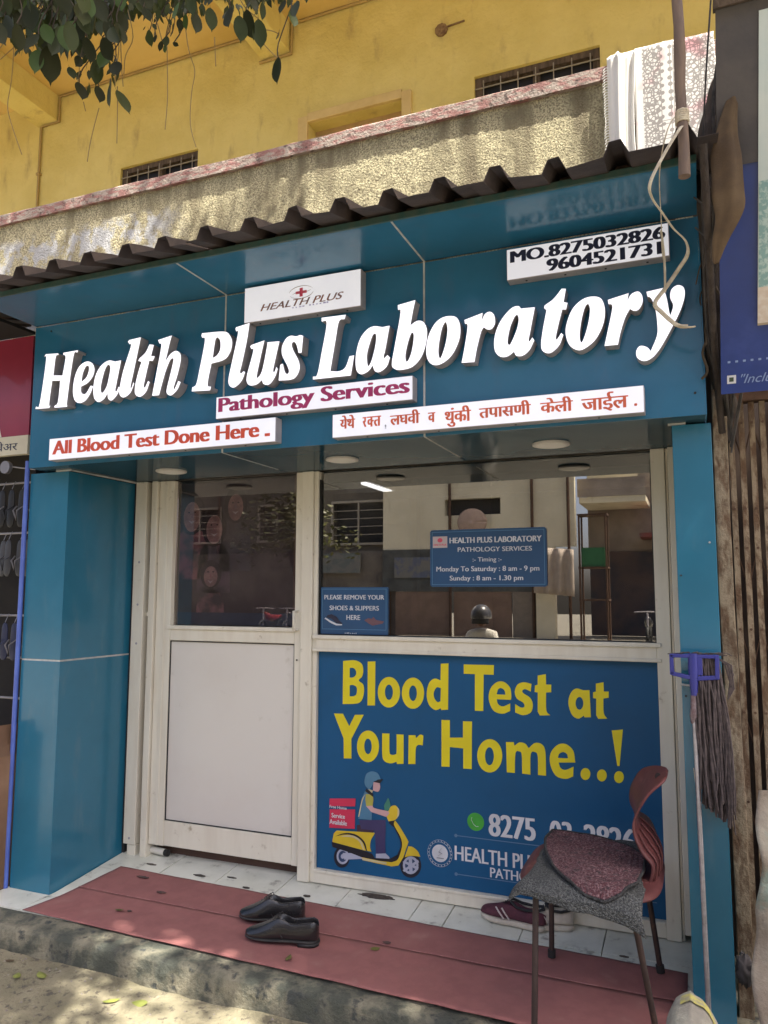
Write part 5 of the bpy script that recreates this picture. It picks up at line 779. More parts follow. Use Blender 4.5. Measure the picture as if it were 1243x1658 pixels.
1.795,-0.964,3.207,0.046 1.708,-0.833,3.275,0.046 1.730,-0.952,3.187,0.046 1.660,-0.993,3.175,0.046 1.696,-0.780,3.305,0.046 1.510,-0.881,3.342,0.046 1.744,-1.068,3.107,0.046 1.703,-1.037,3.146,0.046
1.684,-0.618,3.449,0.046 1.500,-0.817,3.360,0.046 1.499,-0.816,3.369,0.046 1.727,-0.957,3.188,0.046 1.565,-0.902,3.304,0.046 1.726,-1.058,3.136,0.046 1.705,-0.653,3.455,0.046 1.831,-0.950,3.192,0.046
1.630,-1.017,3.217,0.046 1.752,-0.985,3.145,0.046 1.590,-0.778,3.366,0.046 1.793,-1.011,3.107,0.046 1.034,-0.980,3.079,0.040 1.220,-1.044,2.961,0.040 1.112,-0.890,3.123,0.040 0.972,-0.873,3.209,0.040
1.066,-1.004,3.127,0.040 1.207,-1.085,2.995,0.040 1.299,-1.161,2.946,0.040 1.229,-1.101,2.973,0.040 1.050,-0.850,3.221,0.040 1.145,-1.043,3.028,0.040 1.203,-1.014,3.007,0.040 1.267,-1.147,2.922,0.040
1.198,-1.117,2.997,0.040 1.197,-1.107,2.911,0.040 1.078,-1.031,3.033,0.040 1.072,-1.035,3.023,0.040 1.271,-1.114,2.970,0.040 1.197,-1.012,3.004,0.040 1.110,-1.021,3.033,0.040 1.103,-1.009,2.994,0.040
1.213,-1.040,3.023,0.040 1.153,-0.946,3.161,0.040 1.048,-0.990,3.162,0.040 1.093,-0.881,3.190,0.040 1.294,-1.117,2.923,0.040 1.059,-0.976,3.105,0.040 1.654,-1.001,3.112,0.045 1.538,-0.706,3.351,0.045
1.693,-1.018,3.063,0.045 1.627,-0.926,3.207,0.045 1.526,-0.863,3.281,0.045 1.541,-0.694,3.400,0.045 1.550,-0.729,3.343,0.045 1.597,-0.888,3.205,0.045 1.529,-0.805,3.298,0.045 1.428,-0.722,3.389,0.045
1.568,-0.926,3.170,0.045 1.683,-0.870,3.224,0.045 1.701,-0.973,3.145,0.045 1.754,-1.055,3.062,0.045 1.521,-0.791,3.291,0.045 1.536,-0.856,3.270,0.045 3.079,-0.042,3.429,0.050 3.122,-0.308,3.213,0.050
3.087,-0.090,3.408,0.050 3.167,-0.003,3.518,0.050 3.144,-0.395,3.149,0.050 3.074,-0.148,3.436,0.050 3.095,-0.432,3.103,0.050 3.104,-0.100,3.444,0.050 3.141,-0.256,3.255,0.050 3.059,-0.483,3.139,0.050
3.137,-0.237,3.285,0.050 3.166,-0.187,3.372,0.050 3.060,-0.217,3.368,0.050 3.093,-0.408,3.134,0.050 3.079,-0.385,3.213,0.050 3.126,-0.314,3.259,0.050 3.156,-0.180,3.388,0.050 3.103,-0.303,3.267,0.050
3.072,-0.181,3.408,0.050 3.070,-0.437,3.188,0.050 3.129,-0.206,3.301,0.050 3.039,-0.341,3.253,0.050 3.057,-0.336,3.217,0.050 3.138,-0.386,3.179,0.050 3.149,-0.334,3.267,0.050 3.095,-0.211,3.378,0.050
3.095,-0.065,3.391,0.050 3.051,-0.214,3.380,0.050 3.127,-0.347,3.244,0.050 3.162,-0.310,3.182,0.050 3.140,-0.173,3.290,0.050 3.097,-0.228,3.266,0.050 3.105,-0.488,3.066,0.050 3.046,-0.411,3.237,0.050
3.161,-0.314,3.204,0.050 3.120,-0.272,3.282,0.050 3.095,-0.147,3.330,0.050 3.061,-0.070,3.440,0.050 3.072,-0.513,3.140,0.050 3.115,-0.245,3.314,0.050"""
TREE_CLUMPS = [(1.85,-1.26,6.88,0.27,95),
(1.77,-1.38,6.56,0.16,60),
(2.21,-1.29,7.02,0.27,95),
(1.76,-1.27,6.01,0.16,60),
(2.47,-1.36,7.41,0.27,95),
(2.13,-1.34,6.36,0.16,60),
(2.86,-1.42,7.69,0.27,95),
(2.51,-1.41,6.74,0.16,60),
(2.8,-1.23,6.75,0.27,95),
(2.86,-1.47,7.05,0.16,60),
(3.01,-1.29,7.04,0.27,95),
(3.25,-1.55,7.46,0.16,60),
(3.38,-1.33,7.23,0.27,95),
(3.32,-1.48,7.11,0.16,60),
(3.52,-1.33,7.26,0.27,95),
(3.48,-1.46,6.96,0.16,60),
(3.23,-1.07,5.95,0.27,95),
(3.91,-1.55,7.46,0.16,60),
(4.01,-1.32,7.19,0.27,95),
(4.14,-1.56,7.48,0.16,60),
(4.44,-1.39,7.56,0.27,95),
(3.99,-1.38,6.6,0.16,60),
(4.31,-1.22,6.69,0.27,95),
(4.63,-1.58,7.58,0.16,60),
(4.28,-1.1,6.07,0.27,95),
(4.23,-1.29,6.14,0.16,60),
(5.03,-1.41,7.64,0.27,95),
(4.68,-1.42,6.68,0.27,80),
(4.83,-1.47,7.02,0.16,60),
(4.92,-1.25,6.81,0.27,95),
(4.87,-1.4,6.59,0.27,80),
(4.84,-0.89,6.52,0.34,95),
(4.83,-1.53,7.1,0.34,95),
(4.44,-0.8,6.99,0.34,95),
(5.26,-1.57,7.53,0.16,60),
(5.54,-1.4,7.57,0.27,95),
(5.45,-1.57,7.44,0.27,80),
(5.55,-1.12,7.68,0.34,95),
(5.11,-1.56,7.25,0.34,95),
(4.34,-0.65,6.23,0.34,95),
(5.45,-1.55,7.45,0.16,60),
(5.8,-1.39,7.53,0.27,95),
(5.45,-1.47,6.92,0.27,80),
(5.56,-1.02,7.18,0.34,95),
(4.98,-1.4,6.42,0.34,95),
(5.07,-0.89,7.44,0.34,95),
(5.45,-1.45,6.93,0.16,60),
(5.24,-1.09,6.0,0.27,95),
(5.88,-1.57,7.44,0.27,80),
(5.99,-1.12,7.68,0.34,95),
(5.11,-1.36,6.2,0.34,95),
(5.27,-0.88,7.38,0.34,95),
(5.54,-1.39,6.63,0.16,60),
(5.6,-1.17,6.42,0.27,95),
(6.04,-1.54,7.28,0.27,80),
(6.12,-1.08,7.47,0.34,95),
(5.29,-1.34,6.12,0.34,95),
(5.35,-0.82,7.04,0.34,95),
(5.48,-1.26,5.97,0.16,60),
(5.97,-1.18,6.49,0.27,95),
(6.34,-1.58,7.49,0.27,80),
(6.42,-1.11,7.67,0.34,95),
(5.87,-1.5,6.95,0.34,95),
(5.86,-0.95,7.74,0.34,95),
(5.91,-1.35,6.45,0.16,60),
(6.26,-1.28,6.98,0.27,95),
(5.91,-1.27,5.95,0.27,80),
(6.04,-0.83,6.25,0.34,95),
(6.01,-1.47,6.78,0.34,95),
(5.78,-0.81,7.04,0.34,95),
(6.01,-1.3,6.17,0.16,60),
(6.68,-1.37,7.46,0.27,95),
(6.35,-1.38,6.46,0.27,80),
(6.84,-1.11,7.63,0.34,95),
(6.6,-1.65,7.66,0.34,95),
(5.82,-0.73,6.61,0.34,95),
(6.46,-1.41,6.72,0.16,60),
(2.07,-1.57,6.69,0.17,44),
(2.34,-1.85,7.31,0.17,44),
(2.17,-1.95,6.91,0.17,44),
(2.34,-2.22,7.38,0.17,44),
(1.62,-2.01,5.63,0.17,44),
(1.62,-2.17,5.64,0.17,44),
(1.67,-2.34,5.72,0.17,44),
(2.15,-2.73,6.84,0.17,44),
(2.16,-2.89,6.95,0.17,44),
(2.08,-3.09,6.83,0.17,44),
(2.01,-3.16,6.43,0.17,44),
(1.9,-3.28,6.27,0.17,44),
(2.05,-3.51,6.69,0.17,44),
(2.18,-3.74,7.01,0.17,44),
(2.13,-3.86,6.94,0.17,44),
(2.21,-4.08,7.06,0.17,44),
(1.92,-4.11,6.4,0.17,44),
(2.04,-1.52,6.19,0.17,44),
(2.09,-1.65,6.4,0.17,44),
(2.07,-1.84,6.22,0.17,44),
(2.13,-1.97,6.43,0.17,44),
(2.15,-2.24,6.57,0.17,44),
(2.38,-2.44,7.13,0.17,44),
(2.36,-2.64,7.07,0.17,44),
(2.05,-2.58,6.23,0.17,44),
(2.34,-2.95,7.05,0.17,44),
(2.07,-2.97,6.36,0.17,44),
(2.47,-3.31,7.28,0.17,44),
(2.46,-3.51,7.32,0.17,44),
(2.14,-3.39,6.39,0.17,44),
(1.99,-3.48,6.01,0.17,44),
(2.31,-3.81,6.81,0.17,44),
(2.04,-3.91,6.23,0.17,44),
(2.2,-4.18,6.67,0.17,44),
(1.95,-1.35,5.69,0.17,44),
(2.68,-1.84,7.28,0.17,44),
(2.41,-1.85,6.65,0.17,44),
(2.02,-1.88,5.92,0.17,44),
(2.32,-2.18,6.56,0.17,44),
(2.39,-2.34,6.72,0.17,44),
(2.58,-2.66,7.17,0.17,44),
(2.2,-2.59,6.25,0.17,44),
(2.53,-2.94,7.09,0.17,44),
(2.61,-3.11,7.28,0.17,44),
(1.97,-2.94,5.62,0.17,44),
(1.98,-3.11,5.7,0.17,44),
(2.31,-3.5,6.56,0.17,44),
(2.52,-3.73,7.01,0.17,44),
(1.98,-3.7,5.84,0.17,44),
(2.64,-4.16,7.37,0.17,44),
(2.35,-4.15,6.52,0.17,44),
(2.34,-1.51,6.24,0.17,44),
(2.38,-1.65,6.26,0.17,44),
(2.16,-1.75,5.83,0.17,44),
(2.39,-1.96,6.3,0.17,44),
(2.34,-2.17,6.28,0.17,44),
(2.39,-2.28,6.3,0.17,44),
(2.45,-2.47,6.39,0.17,44),
(2.62,-2.74,6.88,0.17,44),
(2.44,-2.79,6.44,0.17,44),
(2.6,-3.05,6.87,0.17,44),
(2.38,-3.13,6.38,0.17,44),
(2.42,-3.22,6.29,0.17,44),
(2.33,-3.35,6.08,0.17,44),
(2.71,-3.78,7.08,0.17,44),
(2.72,-3.85,7.04,0.17,44),
(2.54,-3.95,6.63,0.17,44),
(2.06,-3.92,5.62,0.17,44),
(2.25,-1.36,5.69,0.17,44),
(2.89,-1.88,7.2,0.17,44),
(2.87,-2.04,7.13,0.17,44),
(2.73,-2.05,6.83,0.17,44),
(2.73,-2.17,6.66,0.17,44),
(2.87,-2.49,7.0,0.17,44),
(2.34,-2.34,5.8,0.17,44),
(2.32,-2.47,5.72,0.17,44),
(2.87,-2.94,7.11,0.17,44),
(2.42,-2.93,6.06,0.17,44),
(2.57,-3.08,6.32,0.17,44),
(2.51,-3.26,6.24,0.17,44),
(2.63,-3.51,6.51,0.17,44),
(2.87,-3.72,6.96,0.17,44),
(2.8,-3.86,6.98,0.17,44),
(2.64,-3.94,6.48,0.17,44),
(2.38,-3.94,5.88,0.17,44),
(3.07,-1.67,7.27,0.17,44),
(2.97,-1.79,6.91,0.17,44),
(2.53,-1.78,5.97,0.17,44),
(2.6,-1.95,6.03,0.17,44),
(2.66,-2.07,6.14,0.17,44),
(3.09,-2.48,7.15,0.17,44),
(2.59,-2.43,6.0,0.17,44),
(2.66,-2.63,6.3,0.17,44),
(2.63,-2.78,6.19,0.17,44),
(3.2,-3.2,7.4,0.17,44),
(2.77,-3.13,6.46,0.17,44),
(2.87,-3.29,6.62,0.17,44),
(3.07,-3.57,7.16,0.17,44),
(3.14,-3.77,7.35,0.17,44),
(2.59,-3.72,6.03,0.17,44),
(3.17,-4.09,7.34,0.17,44),
(2.59,-4.02,5.95,0.17,44),
(3.09,-1.65,6.88,0.17,44),
(2.8,-1.58,6.07,0.17,44),
(2.93,-1.86,6.37,0.17,44),
(2.67,-1.92,5.78,0.17,44),
(2.88,-2.16,6.25,0.17,44),
(2.59,-2.15,5.62,0.17,44),
(2.93,-2.51,6.49,0.17,44),
(3.28,-2.82,7.34,0.17,44),
(2.65,-2.69,5.82,0.17,44),
(2.64,-2.83,5.81,0.17,44),
(2.69,-2.96,5.78,0.17,44),
(3.21,-3.42,7.01,0.17,44),
(3.12,-3.55,6.83,0.17,44),
(2.79,-3.51,6.09,0.17,44),
(3.11,-3.8,6.83,0.17,44),
(2.95,-3.98,6.5,0.17,44),
(3.08,-4.15,6.84,0.17,44),
(3.2,-1.88,6.8,0.17,44),
(2.8,-1.86,5.86,0.17,44),
(2.77,-2.54,5.73,0.17,44),
(3.17,-2.82,6.59,0.17,44),
(2.96,-2.92,6.09,0.17,44),
(2.75,-2.95,5.68,0.17,44),
(3.32,-3.43,7.0,0.17,44),
(3.03,-3.45,6.34,0.17,44),
(3.01,-3.55,6.25,0.17,44),
(2.97,-3.74,6.1,0.17,44),
(3.29,-4.09,7.02,0.17,44),
(2.9,-4.03,5.95,0.17,44),
(3.65,-2.79,7.33,0.17,44),
(3.33,-2.85,6.66,0.17,44),
(3.43,-3.01,6.85,0.17,44),
(3.24,-3.1,6.48,0.17,44),
(2.9,-3.11,5.61,0.17,44),
(3.3,-3.45,6.5,0.17,44),
(3.04,-3.52,5.96,0.17,44),
(3.28,-3.83,6.51,0.17,44),
(3.34,-3.98,6.63,0.17,44),
(3.04,-3.94,5.85,0.17,44),
(3.66,-2.73,6.95,0.17,44),
(3.75,-2.95,7.3,0.17,44),
(3.67,-3.08,6.98,0.17,44),
(3.08,-3.02,5.69,0.17,44),
(3.13,-3.22,5.9,0.17,44),
(3.46,-3.46,6.58,0.17,44),
(3.28,-3.54,6.16,0.17,44),
(3.36,-3.73,6.34,0.17,44),
(3.57,-3.99,6.91,0.17,44),
(3.45,-4.13,6.57,0.17,44),
(3.22,-2.21,5.66,0.17,44),
(3.55,-2.54,6.5,0.17,44),
(3.51,-2.7,6.42,0.17,44),
(3.24,-2.65,5.7,0.17,44),
(3.22,-2.83,5.66,0.17,44),
(3.33,-3.03,5.78,0.17,44),
(3.69,-3.38,6.74,0.17,44),
(3.24,-3.34,5.7,0.17,44),
(3.84,-3.75,7.04,0.17,44),
(3.44,-3.67,6.15,0.17,44),
(3.81,-4.08,7.08,0.17,44),
(3.3,-3.98,5.78,0.17,44),
(4.12,-2.78,7.31,0.17,44),
(3.79,-2.88,6.71,0.17,44),
(3.64,-2.95,6.14,0.17,44),
(3.71,-3.15,6.31,0.17,44),
(4.07,-3.44,7.29,0.17,44),
(3.9,-3.53,6.94,0.17,44),
(4.11,-3.77,7.28,0.17,44),
(3.53,-3.7,6.02,0.17,44),
(3.61,-3.87,6.1,0.17,44),
(3.8,-4.12,6.71,0.17,44),
(3.93,-1.55,6.49,0.17,44),
(4.09,-2.71,6.94,0.17,44),
(3.57,-2.69,5.74,0.17,44),
(3.6,-2.8,5.8,0.17,44),
(3.6,-3.04,5.75,0.17,44),
(3.59,-3.17,5.7,0.17,44),
(3.95,-3.48,6.67,0.17,44),
(4.22,-3.82,7.36,0.17,44),
(3.83,-3.75,6.37,0.17,44),
(4.17,-4.04,7.04,0.17,44),
(3.67,-4.02,5.93,0.17,44),
(4.19,-2.72,6.7,0.17,44),
(4.33,-2.99,7.12,0.17,44),
(3.86,-2.85,5.98,0.17,44),
(4.25,-3.23,6.93,0.17,44),
(4.02,-3.32,6.49,0.17,44),
(4.21,-3.55,6.94,0.17,44),
(4.15,-3.65,6.71,0.17,44),
(4.43,-3.98,7.41,0.17,44),
(3.74,-3.8,5.76,0.17,44),
(4.38,-4.29,7.29,0.17,44),
(4.16,-2.29,6.35,0.17,44),
(4.13,-2.39,6.14,0.17,44),
(3.97,-2.55,5.78,0.17,44),
(4.27,-2.85,6.55,0.17,44),
(4.44,-3.12,6.96,0.17,44),
(4.09,-3.1,6.23,0.17,44),
(4.1,-3.21,6.13,0.17,44),
(4.13,-3.45,6.35,0.17,44),
(4.39,-3.76,6.99,0.17,44),
(4.62,-3.91,7.38,0.17,44),
(4.01,-3.84,5.9,0.17,44),
(4.24,-4.12,6.56,0.17,44),
(4.67,-1.69,7.15,0.17,44),
(4.67,-1.85,7.21,0.17,44),
(4.14,-2.22,5.91,0.17,44),
(4.56,-2.63,7.0,0.17,44),
(4.61,-2.72,7.03,0.17,44),
(4.2,-2.76,5.94,0.17,44),
(4.22,-2.94,6.22,0.17,44),
(4.04,-3.0,5.78,0.17,44),
(4.61,-3.44,7.06,0.17,44),
(4.04,-3.33,5.69,0.17,44),
(4.52,-3.68,6.83,0.17,44),
(4.24,-3.67,6.06,0.17,44),
(4.58,-4.02,7.04,0.17,44),
(4.44,-4.09,6.61,0.17,44),
(4.16,-1.41,5.64,0.17,44),
(4.88,-1.81,7.25,0.17,44),
(4.31,-2.27,5.94,0.17,44),
(4.61,-2.47,6.6,0.17,44),
(4.51,-2.67,6.43,0.17,44),
(4.94,-3.0,7.35,0.17,44),
(4.54,-3.01,6.55,0.17,44),
(4.8,-3.23,7.11,0.17,44),
(4.24,-3.13,5.66,0.17,44),
(4.55,-3.46,6.49,0.17,44),
(4.85,-3.75,7.26,0.17,44),
(4.42,-3.72,6.28,0.17,44),
(4.91,-4.07,7.35,0.17,44),
(4.89,-4.29,7.28,0.17,44),
(5.03,-1.98,7.32,0.17,44),
(4.37,-2.15,5.75,0.17,44),
(4.37,-2.39,5.75,0.17,44),
(4.98,-2.76,7.13,0.17,44),
(4.35,-2.62,5.62,0.17,44),
(4.36,-2.79,5.73,0.17,44),
(4.51,-3.07,6.09,0.17,44),
(4.52,-3.26,6.04,0.17,44),
(5.07,-3.65,7.25,0.17,44),
(4.82,-3.64,6.83,0.17,44),
(4.39,-3.66,5.71,0.17,44),
(4.5,-3.87,5.95,0.17,44),
(4.4,-3.91,5.7,0.17,44),
(4.83,-1.5,6.3,0.17,44),
(5.21,-1.89,7.4,0.17,44),
(4.58,-1.78,5.87,0.17,44),
(5.16,-2.19,7.27,0.17,44),
(5.17,-2.37,7.31,0.17,44),
(4.73,-2.21,6.05,0.17,44),
(4.85,-2.46,6.49,0.17,44),
(4.53,-2.51,5.65,0.17,44),
(5.08,-2.9,7.02,0.17,44),
(4.91,-3.0,6.58,0.17,44),
(5.13,-3.26,7.12,0.17,44),
(5.18,-3.45,7.3,0.17,44),
(5.27,-3.66,7.35,0.17,44),
(4.73,-3.58,6.09,0.17,44),
(5.21,-4.0,7.38,0.17,44),
(4.57,-3.77,5.82,0.17,44),
(5.05,-4.17,7.05,0.17,44),
(5.1,-1.54,6.56,0.17,44),
(5.09,-1.76,6.59,0.17,44),
(5.11,-1.94,6.7,0.17,44),
(4.92,-1.98,6.28,0.17,44),
(5.1,-2.24,6.7,0.17,44),
(5.36,-2.43,7.17,0.17,44),
(5.43,-2.7,7.38,0.17,44),
(5.01,-2.7,6.52,0.17,44),
(5.17,-2.89,6.78,0.17,44),
(4.98,-2.92,6.43,0.17,44),
(5.32,-3.28,7.19,0.17,44),
(5.04,-3.28,6.41,0.17,44),
(4.99,-3.48,6.38,0.17,44),
(4.73,-3.44,5.72,0.17,44),
(5.44,-3.97,7.39,0.17,44),
(5.06,-3.99,6.6,0.17,44),
(5.36,-4.25,7.18,0.17,44),
(5.06,-1.49,6.15,0.17,44),
(5.1,-1.67,6.28,0.17,44),
(5.28,-1.86,6.67,0.17,44),
(5.06,-2.01,6.28,0.17,44),
(4.89,-2.07,5.76,0.17,44),
(4.82,-2.2,5.66,0.17,44),
(5.23,-2.48,6.58,0.17,44),
(5.48,-2.75,7.13,0.17,44),
(5.38,-2.9,6.84,0.17,44),
(5.06,-2.91,6.29,0.17,44),
(5.03,-3.03,6.13,0.17,44),
(5.24,-3.31,6.69,0.17,44),
(5.04,-3.46,6.24,0.17,44),
(4.9,-3.48,5.94,0.17,44),
(5.18,-3.8,6.54,0.17,44),
(5.31,-3.99,6.8,0.17,44),
(5.56,-4.32,7.38,0.17,44),
(5.33,-1.57,6.41,0.17,44),
(5.05,-1.5,5.73,0.17,44),
(5.25,-1.84,6.37,0.17,44),
(5.27,-1.93,6.21,0.17,44),
(5.64,-2.32,7.21,0.17,44),
(5.01,-2.21,5.77,0.17,44),
(5.7,-2.71,7.3,0.17,44),
(5.04,-2.51,5.76,0.17,44),
(5.6,-2.96,7.16,0.17,44),
(5.73,-3.18,7.39,0.17,44),
(5.14,-3.04,5.97,0.17,44),
(5.05,-3.14,5.85,0.17,44),
(5.25,-3.4,6.25,0.17,44),
(5.66,-3.71,7.16,0.17,44),
(5.04,-3.66,5.72,0.17,44),
(5.11,-3.86,5.96,0.17,44),
(5.64,-4.25,7.1,0.17,44),
(5.88,-1.73,7.26,0.17,44),
(5.27,-1.62,5.95,0.17,44),
(5.38,-1.83,6.3,0.17,44),
(5.21,-1.83,5.71,0.17,44),
(5.26,-2.08,5.93,0.17,44),
(5.64,-2.44,6.87,0.17,44),
(5.29,-2.45,6.01,0.17,44),
(5.32,-2.57,6.05,0.17,44),
(5.67,-2.92,6.82,0.17,44),
(5.72,-3.11,6.97,0.17,44),
(5.58,-3.18,6.69,0.17,44),
(5.19,-3.15,5.71,0.17,44),
(5.54,-3.43,6.5,0.17,44),
(5.83,-3.79,7.24,0.17,44),
(5.78,-3.93,7.09,0.17,44),
(5.94,-4.14,7.41,0.17,44),
(5.68,-4.22,6.91,0.17,44),
(5.72,-1.55,6.67,0.17,44),
(5.91,-1.83,7.15,0.17,44),
(5.95,-1.99,7.17,0.17,44),
(5.73,-2.06,6.66,0.17,44),
(5.4,-2.07,5.78,0.17,44),
(5.55,-2.27,6.16,0.17,44),
(5.75,-2.48,6.59,0.17,44),
(5.91,-2.72,6.96,0.17,44),
(5.79,-2.94,6.84,0.17,44),
(5.68,-2.99,6.48,0.17,44),
(5.83,-3.24,6.87,0.17,44),
(5.38,-3.18,5.81,0.17,44),
(5.85,-3.57,6.92,0.17,44),
(5.41,-3.53,5.96,0.17,44),
(5.37,-3.64,5.8,0.17,44),
(5.4,-3.84,5.97,0.17,44),
(5.37,-4.0,5.79,0.17,44),
(6.12,-1.64,7.18,0.17,44),
(5.51,-1.56,5.73,0.17,44),
(6.15,-2.04,7.31,0.17,44),
(5.78,-1.97,6.47,0.17,44),
(6.18,-2.38,7.35,0.17,44),
(5.81,-2.34,6.53,0.17,44),
(6.18,-2.71,7.39,0.17,44),
(6.17,-2.79,7.24,0.17,44),
(5.99,-2.9,6.97,0.17,44),
(6.17,-3.16,7.37,0.17,44),
(5.56,-3.0,5.91,0.17,44),
(5.86,-3.33,6.53,0.17,44),
(6.01,-3.52,6.96,0.17,44),
(5.78,-3.58,6.38,0.17,44),
(5.9,-3.83,6.59,0.17,44),
(5.5,-3.8,5.69,0.17,44),
(5.58,-3.99,5.99,0.17,44),
(6.37,-1.71,7.33,0.17,44),
(5.93,-1.64,6.28,0.17,44),
(6.14,-1.95,6.96,0.17,44),
(5.78,-1.93,5.89,0.17,44),
(6.03,-2.16,6.49,0.17,44),
(6.05,-2.4,6.59,0.17,44),
(5.75,-2.38,5.9,0.17,44),
(6.25,-2.79,7.21,0.17,44),
(5.64,-2.73,5.76,0.17,44),
(5.99,-2.98,6.43,0.17,44),
(5.86,-3.05,6.08,0.17,44),
(5.85,-3.28,6.12,0.17,44),
(5.66,-3.33,5.67,0.17,44),
(6.36,-3.81,7.37,0.17,44),
(5.87,-3.72,6.31,0.17,44),
(6.15,-4.01,6.82,0.17,44),
(5.94,-4.12,6.43,0.17,44),
(5.98,-1.47,6.02,0.17,44),
(6.01,-1.68,6.18,0.17,44),
(6.24,-1.9,6.69,0.17,44),
(5.77,-1.9,5.66,0.17,44),
(6.19,-2.24,6.64,0.17,44),
(6.21,-2.36,6.7,0.17,44),
(6.19,-2.49,6.55,0.17,44),
(5.81,-2.53,5.72,0.17,44),
(5.88,-2.68,5.79,0.17,44),
(6.29,-3.02,6.74,0.17,44),
(6.53,-3.36,7.42,0.17,44),
(6.51,-3.5,7.42,0.17,44),
(6.1,-3.46,6.48,0.17,44),
(6.06,-3.55,6.36,0.17,44),
(5.73,-3.61,5.62,0.17,44),
(6.49,-4.06,7.25,0.17,44),
(5.96,-4.02,6.16,0.17,44),
(6.16,-1.5,6.16,0.17,44),
(5.96,-1.55,5.77,0.17,44),
(6.72,-2.08,7.35,0.17,44),
(6.47,-2.16,6.96,0.17,44),
(6.33,-2.16,6.53,0.17,44),
(6.46,-2.45,6.83,0.17,44),
(5.94,-2.28,5.62,0.17,44),
(6.6,-2.8,7.29,0.17,44),
(6.35,-2.83,6.62,0.17,44),
(6.38,-3.03,6.7,0.17,44),
(6.45,-3.25,6.95,0.17,44),
(6.11,-3.22,6.07,0.17,44),
(6.49,-3.54,6.96,0.17,44),
(6.13,-3.52,5.98,0.17,44),
(6.1,-3.74,6.04,0.17,44),
(6.13,-3.84,6.05,0.17,44),
(6.04,-4.03,5.93,0.17,44),
(6.77,-1.71,7.21,0.17,44),
(6.43,-1.7,6.39,0.17,44),
(6.62,-1.93,6.97,0.17,44),
(6.29,-1.92,6.1,0.17,44),
(6.22,-2.11,5.96,0.17,44),
(6.66,-2.41,6.93,0.17,44),
(6.42,-2.47,6.47,0.17,44),
(6.41,-2.64,6.39,0.17,44),
(6.56,-2.89,6.78,0.17,44),
(6.26,-2.84,5.96,0.17,44),
(6.68,-3.19,6.9,0.17,44),
(6.74,-3.44,7.01,0.17,44),
(6.59,-3.54,6.69,0.17,44),
(6.79,-3.77,7.16,0.17,44),
(6.24,-3.67,5.87,0.17,44),
(6.39,-3.89,6.37,0.17,44),
(6.79,-4.27,7.29,0.17,44),
(6.96,-1.76,7.33,0.17,44),
(6.98,-1.89,7.38,0.17,44),
(6.91,-2.05,7.22,0.17,44),
(6.95,-2.21,7.31,0.17,44),
(6.48,-2.09,6.21,0.17,44),
(6.65,-2.39,6.59,0.17,44),
(6.65,-2.52,6.53,0.17,44),
(6.95,-2.79,7.3,0.17,44),
(6.33,-2.64,5.74,0.17,44),
(6.35,-2.89,5.89,0.17,44),
(7.0,-3.25,7.26,0.17,44),
(6.59,-3.32,6.38,0.17,44),
(6.41,-3.34,6.09,0.17,44),
(6.39,-3.47,5.97,0.17,44),
(6.8,-3.86,6.81,0.17,44),
(6.52,-3.87,6.33,0.17,44),
(6.69,-4.12,6.68,0.17,44),
(3.38,-1.71,6.42,0.26,13),
(3.68,-1.81,6.42,0.2,10),
(4.04,-1.91,6.42,0.24,12),
(3.46,-2.03,6.42,0.15,7),
(4.46,-2.04,6.42,0.2,10),
(3.26,-2.29,6.42,0.2,10),
(3.86,-2.29,6.42,0.2,10),
(3.6,-1.56,6.42,0.15,7),
(3.46,-1.56,6.42,0.1,5),
(4.11,-1.57,6.42,0.13,6),
(4.71,-1.59,6.42,0.05,2),
(0.26,-0.25,6.79,0.2034541398603659,34),
(1.84,-0.15,6.39,0.2459046638507773,34),
(-0.15,-0.24,6.85,0.2569674064581203,34),
(0.46,-0.22,6.76,0.309017112247684,34),
(0.75,-0.22,7.0,0.21684724159236457,34),
(-0.02,-0.22,7.03,0.2535404775936415,34),
(0.92,-0.2,6.9,0.25062270475611353,34),
(0.58,-0.24,6.7,0.26708264931299075,34),
(0.92,-0.22,6.82,0.3001651965282045,34),
(-0.17,-0.13,6.64,0.3212871396860402,34),
(-0.13,-0.17,6.73,0.21095251970573792,34),
(1.25,-0.31,7.49,0.3227770413611919,34),
(2.27,-0.2,6.51,0.21496824838006154,34),
(1.81,-0.29,7.17,0.3114015431791581,34),
(2.59,-0.32,7.45,0.2767881213408058,34),
(-0.49,-0.13,6.56,0.2120074523107673,34),
(2.73,-1.71,5.41,0.35,70),
(1.88,-1.76,5.49,0.35,70),
(2.03,-1.65,5.81,0.35,70),
(2.1,-1.48,5.53,0.35,70),
(2.52,-1.43,5.46,0.35,70),
(1.76,-1.72,5.23,0.35,70),
(2.84,-1.72,5.3,0.35,70),
(1.83,-1.31,5.09,0.35,70),
(2.07,-1.32,4.65,0.35,70),
(2.74,-1.45,5.7,0.35,70),
(1.82,-1.59,4.69,0.35,70),
(2.64,-1.54,5.01,0.35,70),
(2.18,-1.36,4.91,0.35,70),
(2.26,-1.45,5.58,0.35,70),
(2.31,-1.91,5.79,0.35,70),
(2.46,-1.45,5.04,0.35,70),
(2.6,-1.49,4.76,0.35,70),
(1.89,-1.65,5.32,0.35,70),
(2.21,-1.3,5.39,0.35,70),
(2.29,-1.46,5.32,0.35,70),
(2.41,-1.54,5.21,0.35,70),
(2.07,-1.24,4.73,0.35,70),
(2.8,-1.75,5.68,0.35,70),
(1.76,-1.52,5.09,0.35,70),
(2.36,-1.64,4.83,0.35,70),
(1.91,-1.51,5.29,0.35,70),
(3.0,-5.4,6.52,0.6,80),
(7.31,-4.45,7.47,0.6,80),
(4.3,-3.76,8.11,0.6,80),
(6.02,-6.0,7.14,0.6,80),
(5.2,-5.85,8.05,0.6,80),
(4.43,-5.0,7.63,0.6,80),
(5.63,-4.31,8.23,0.6,80),
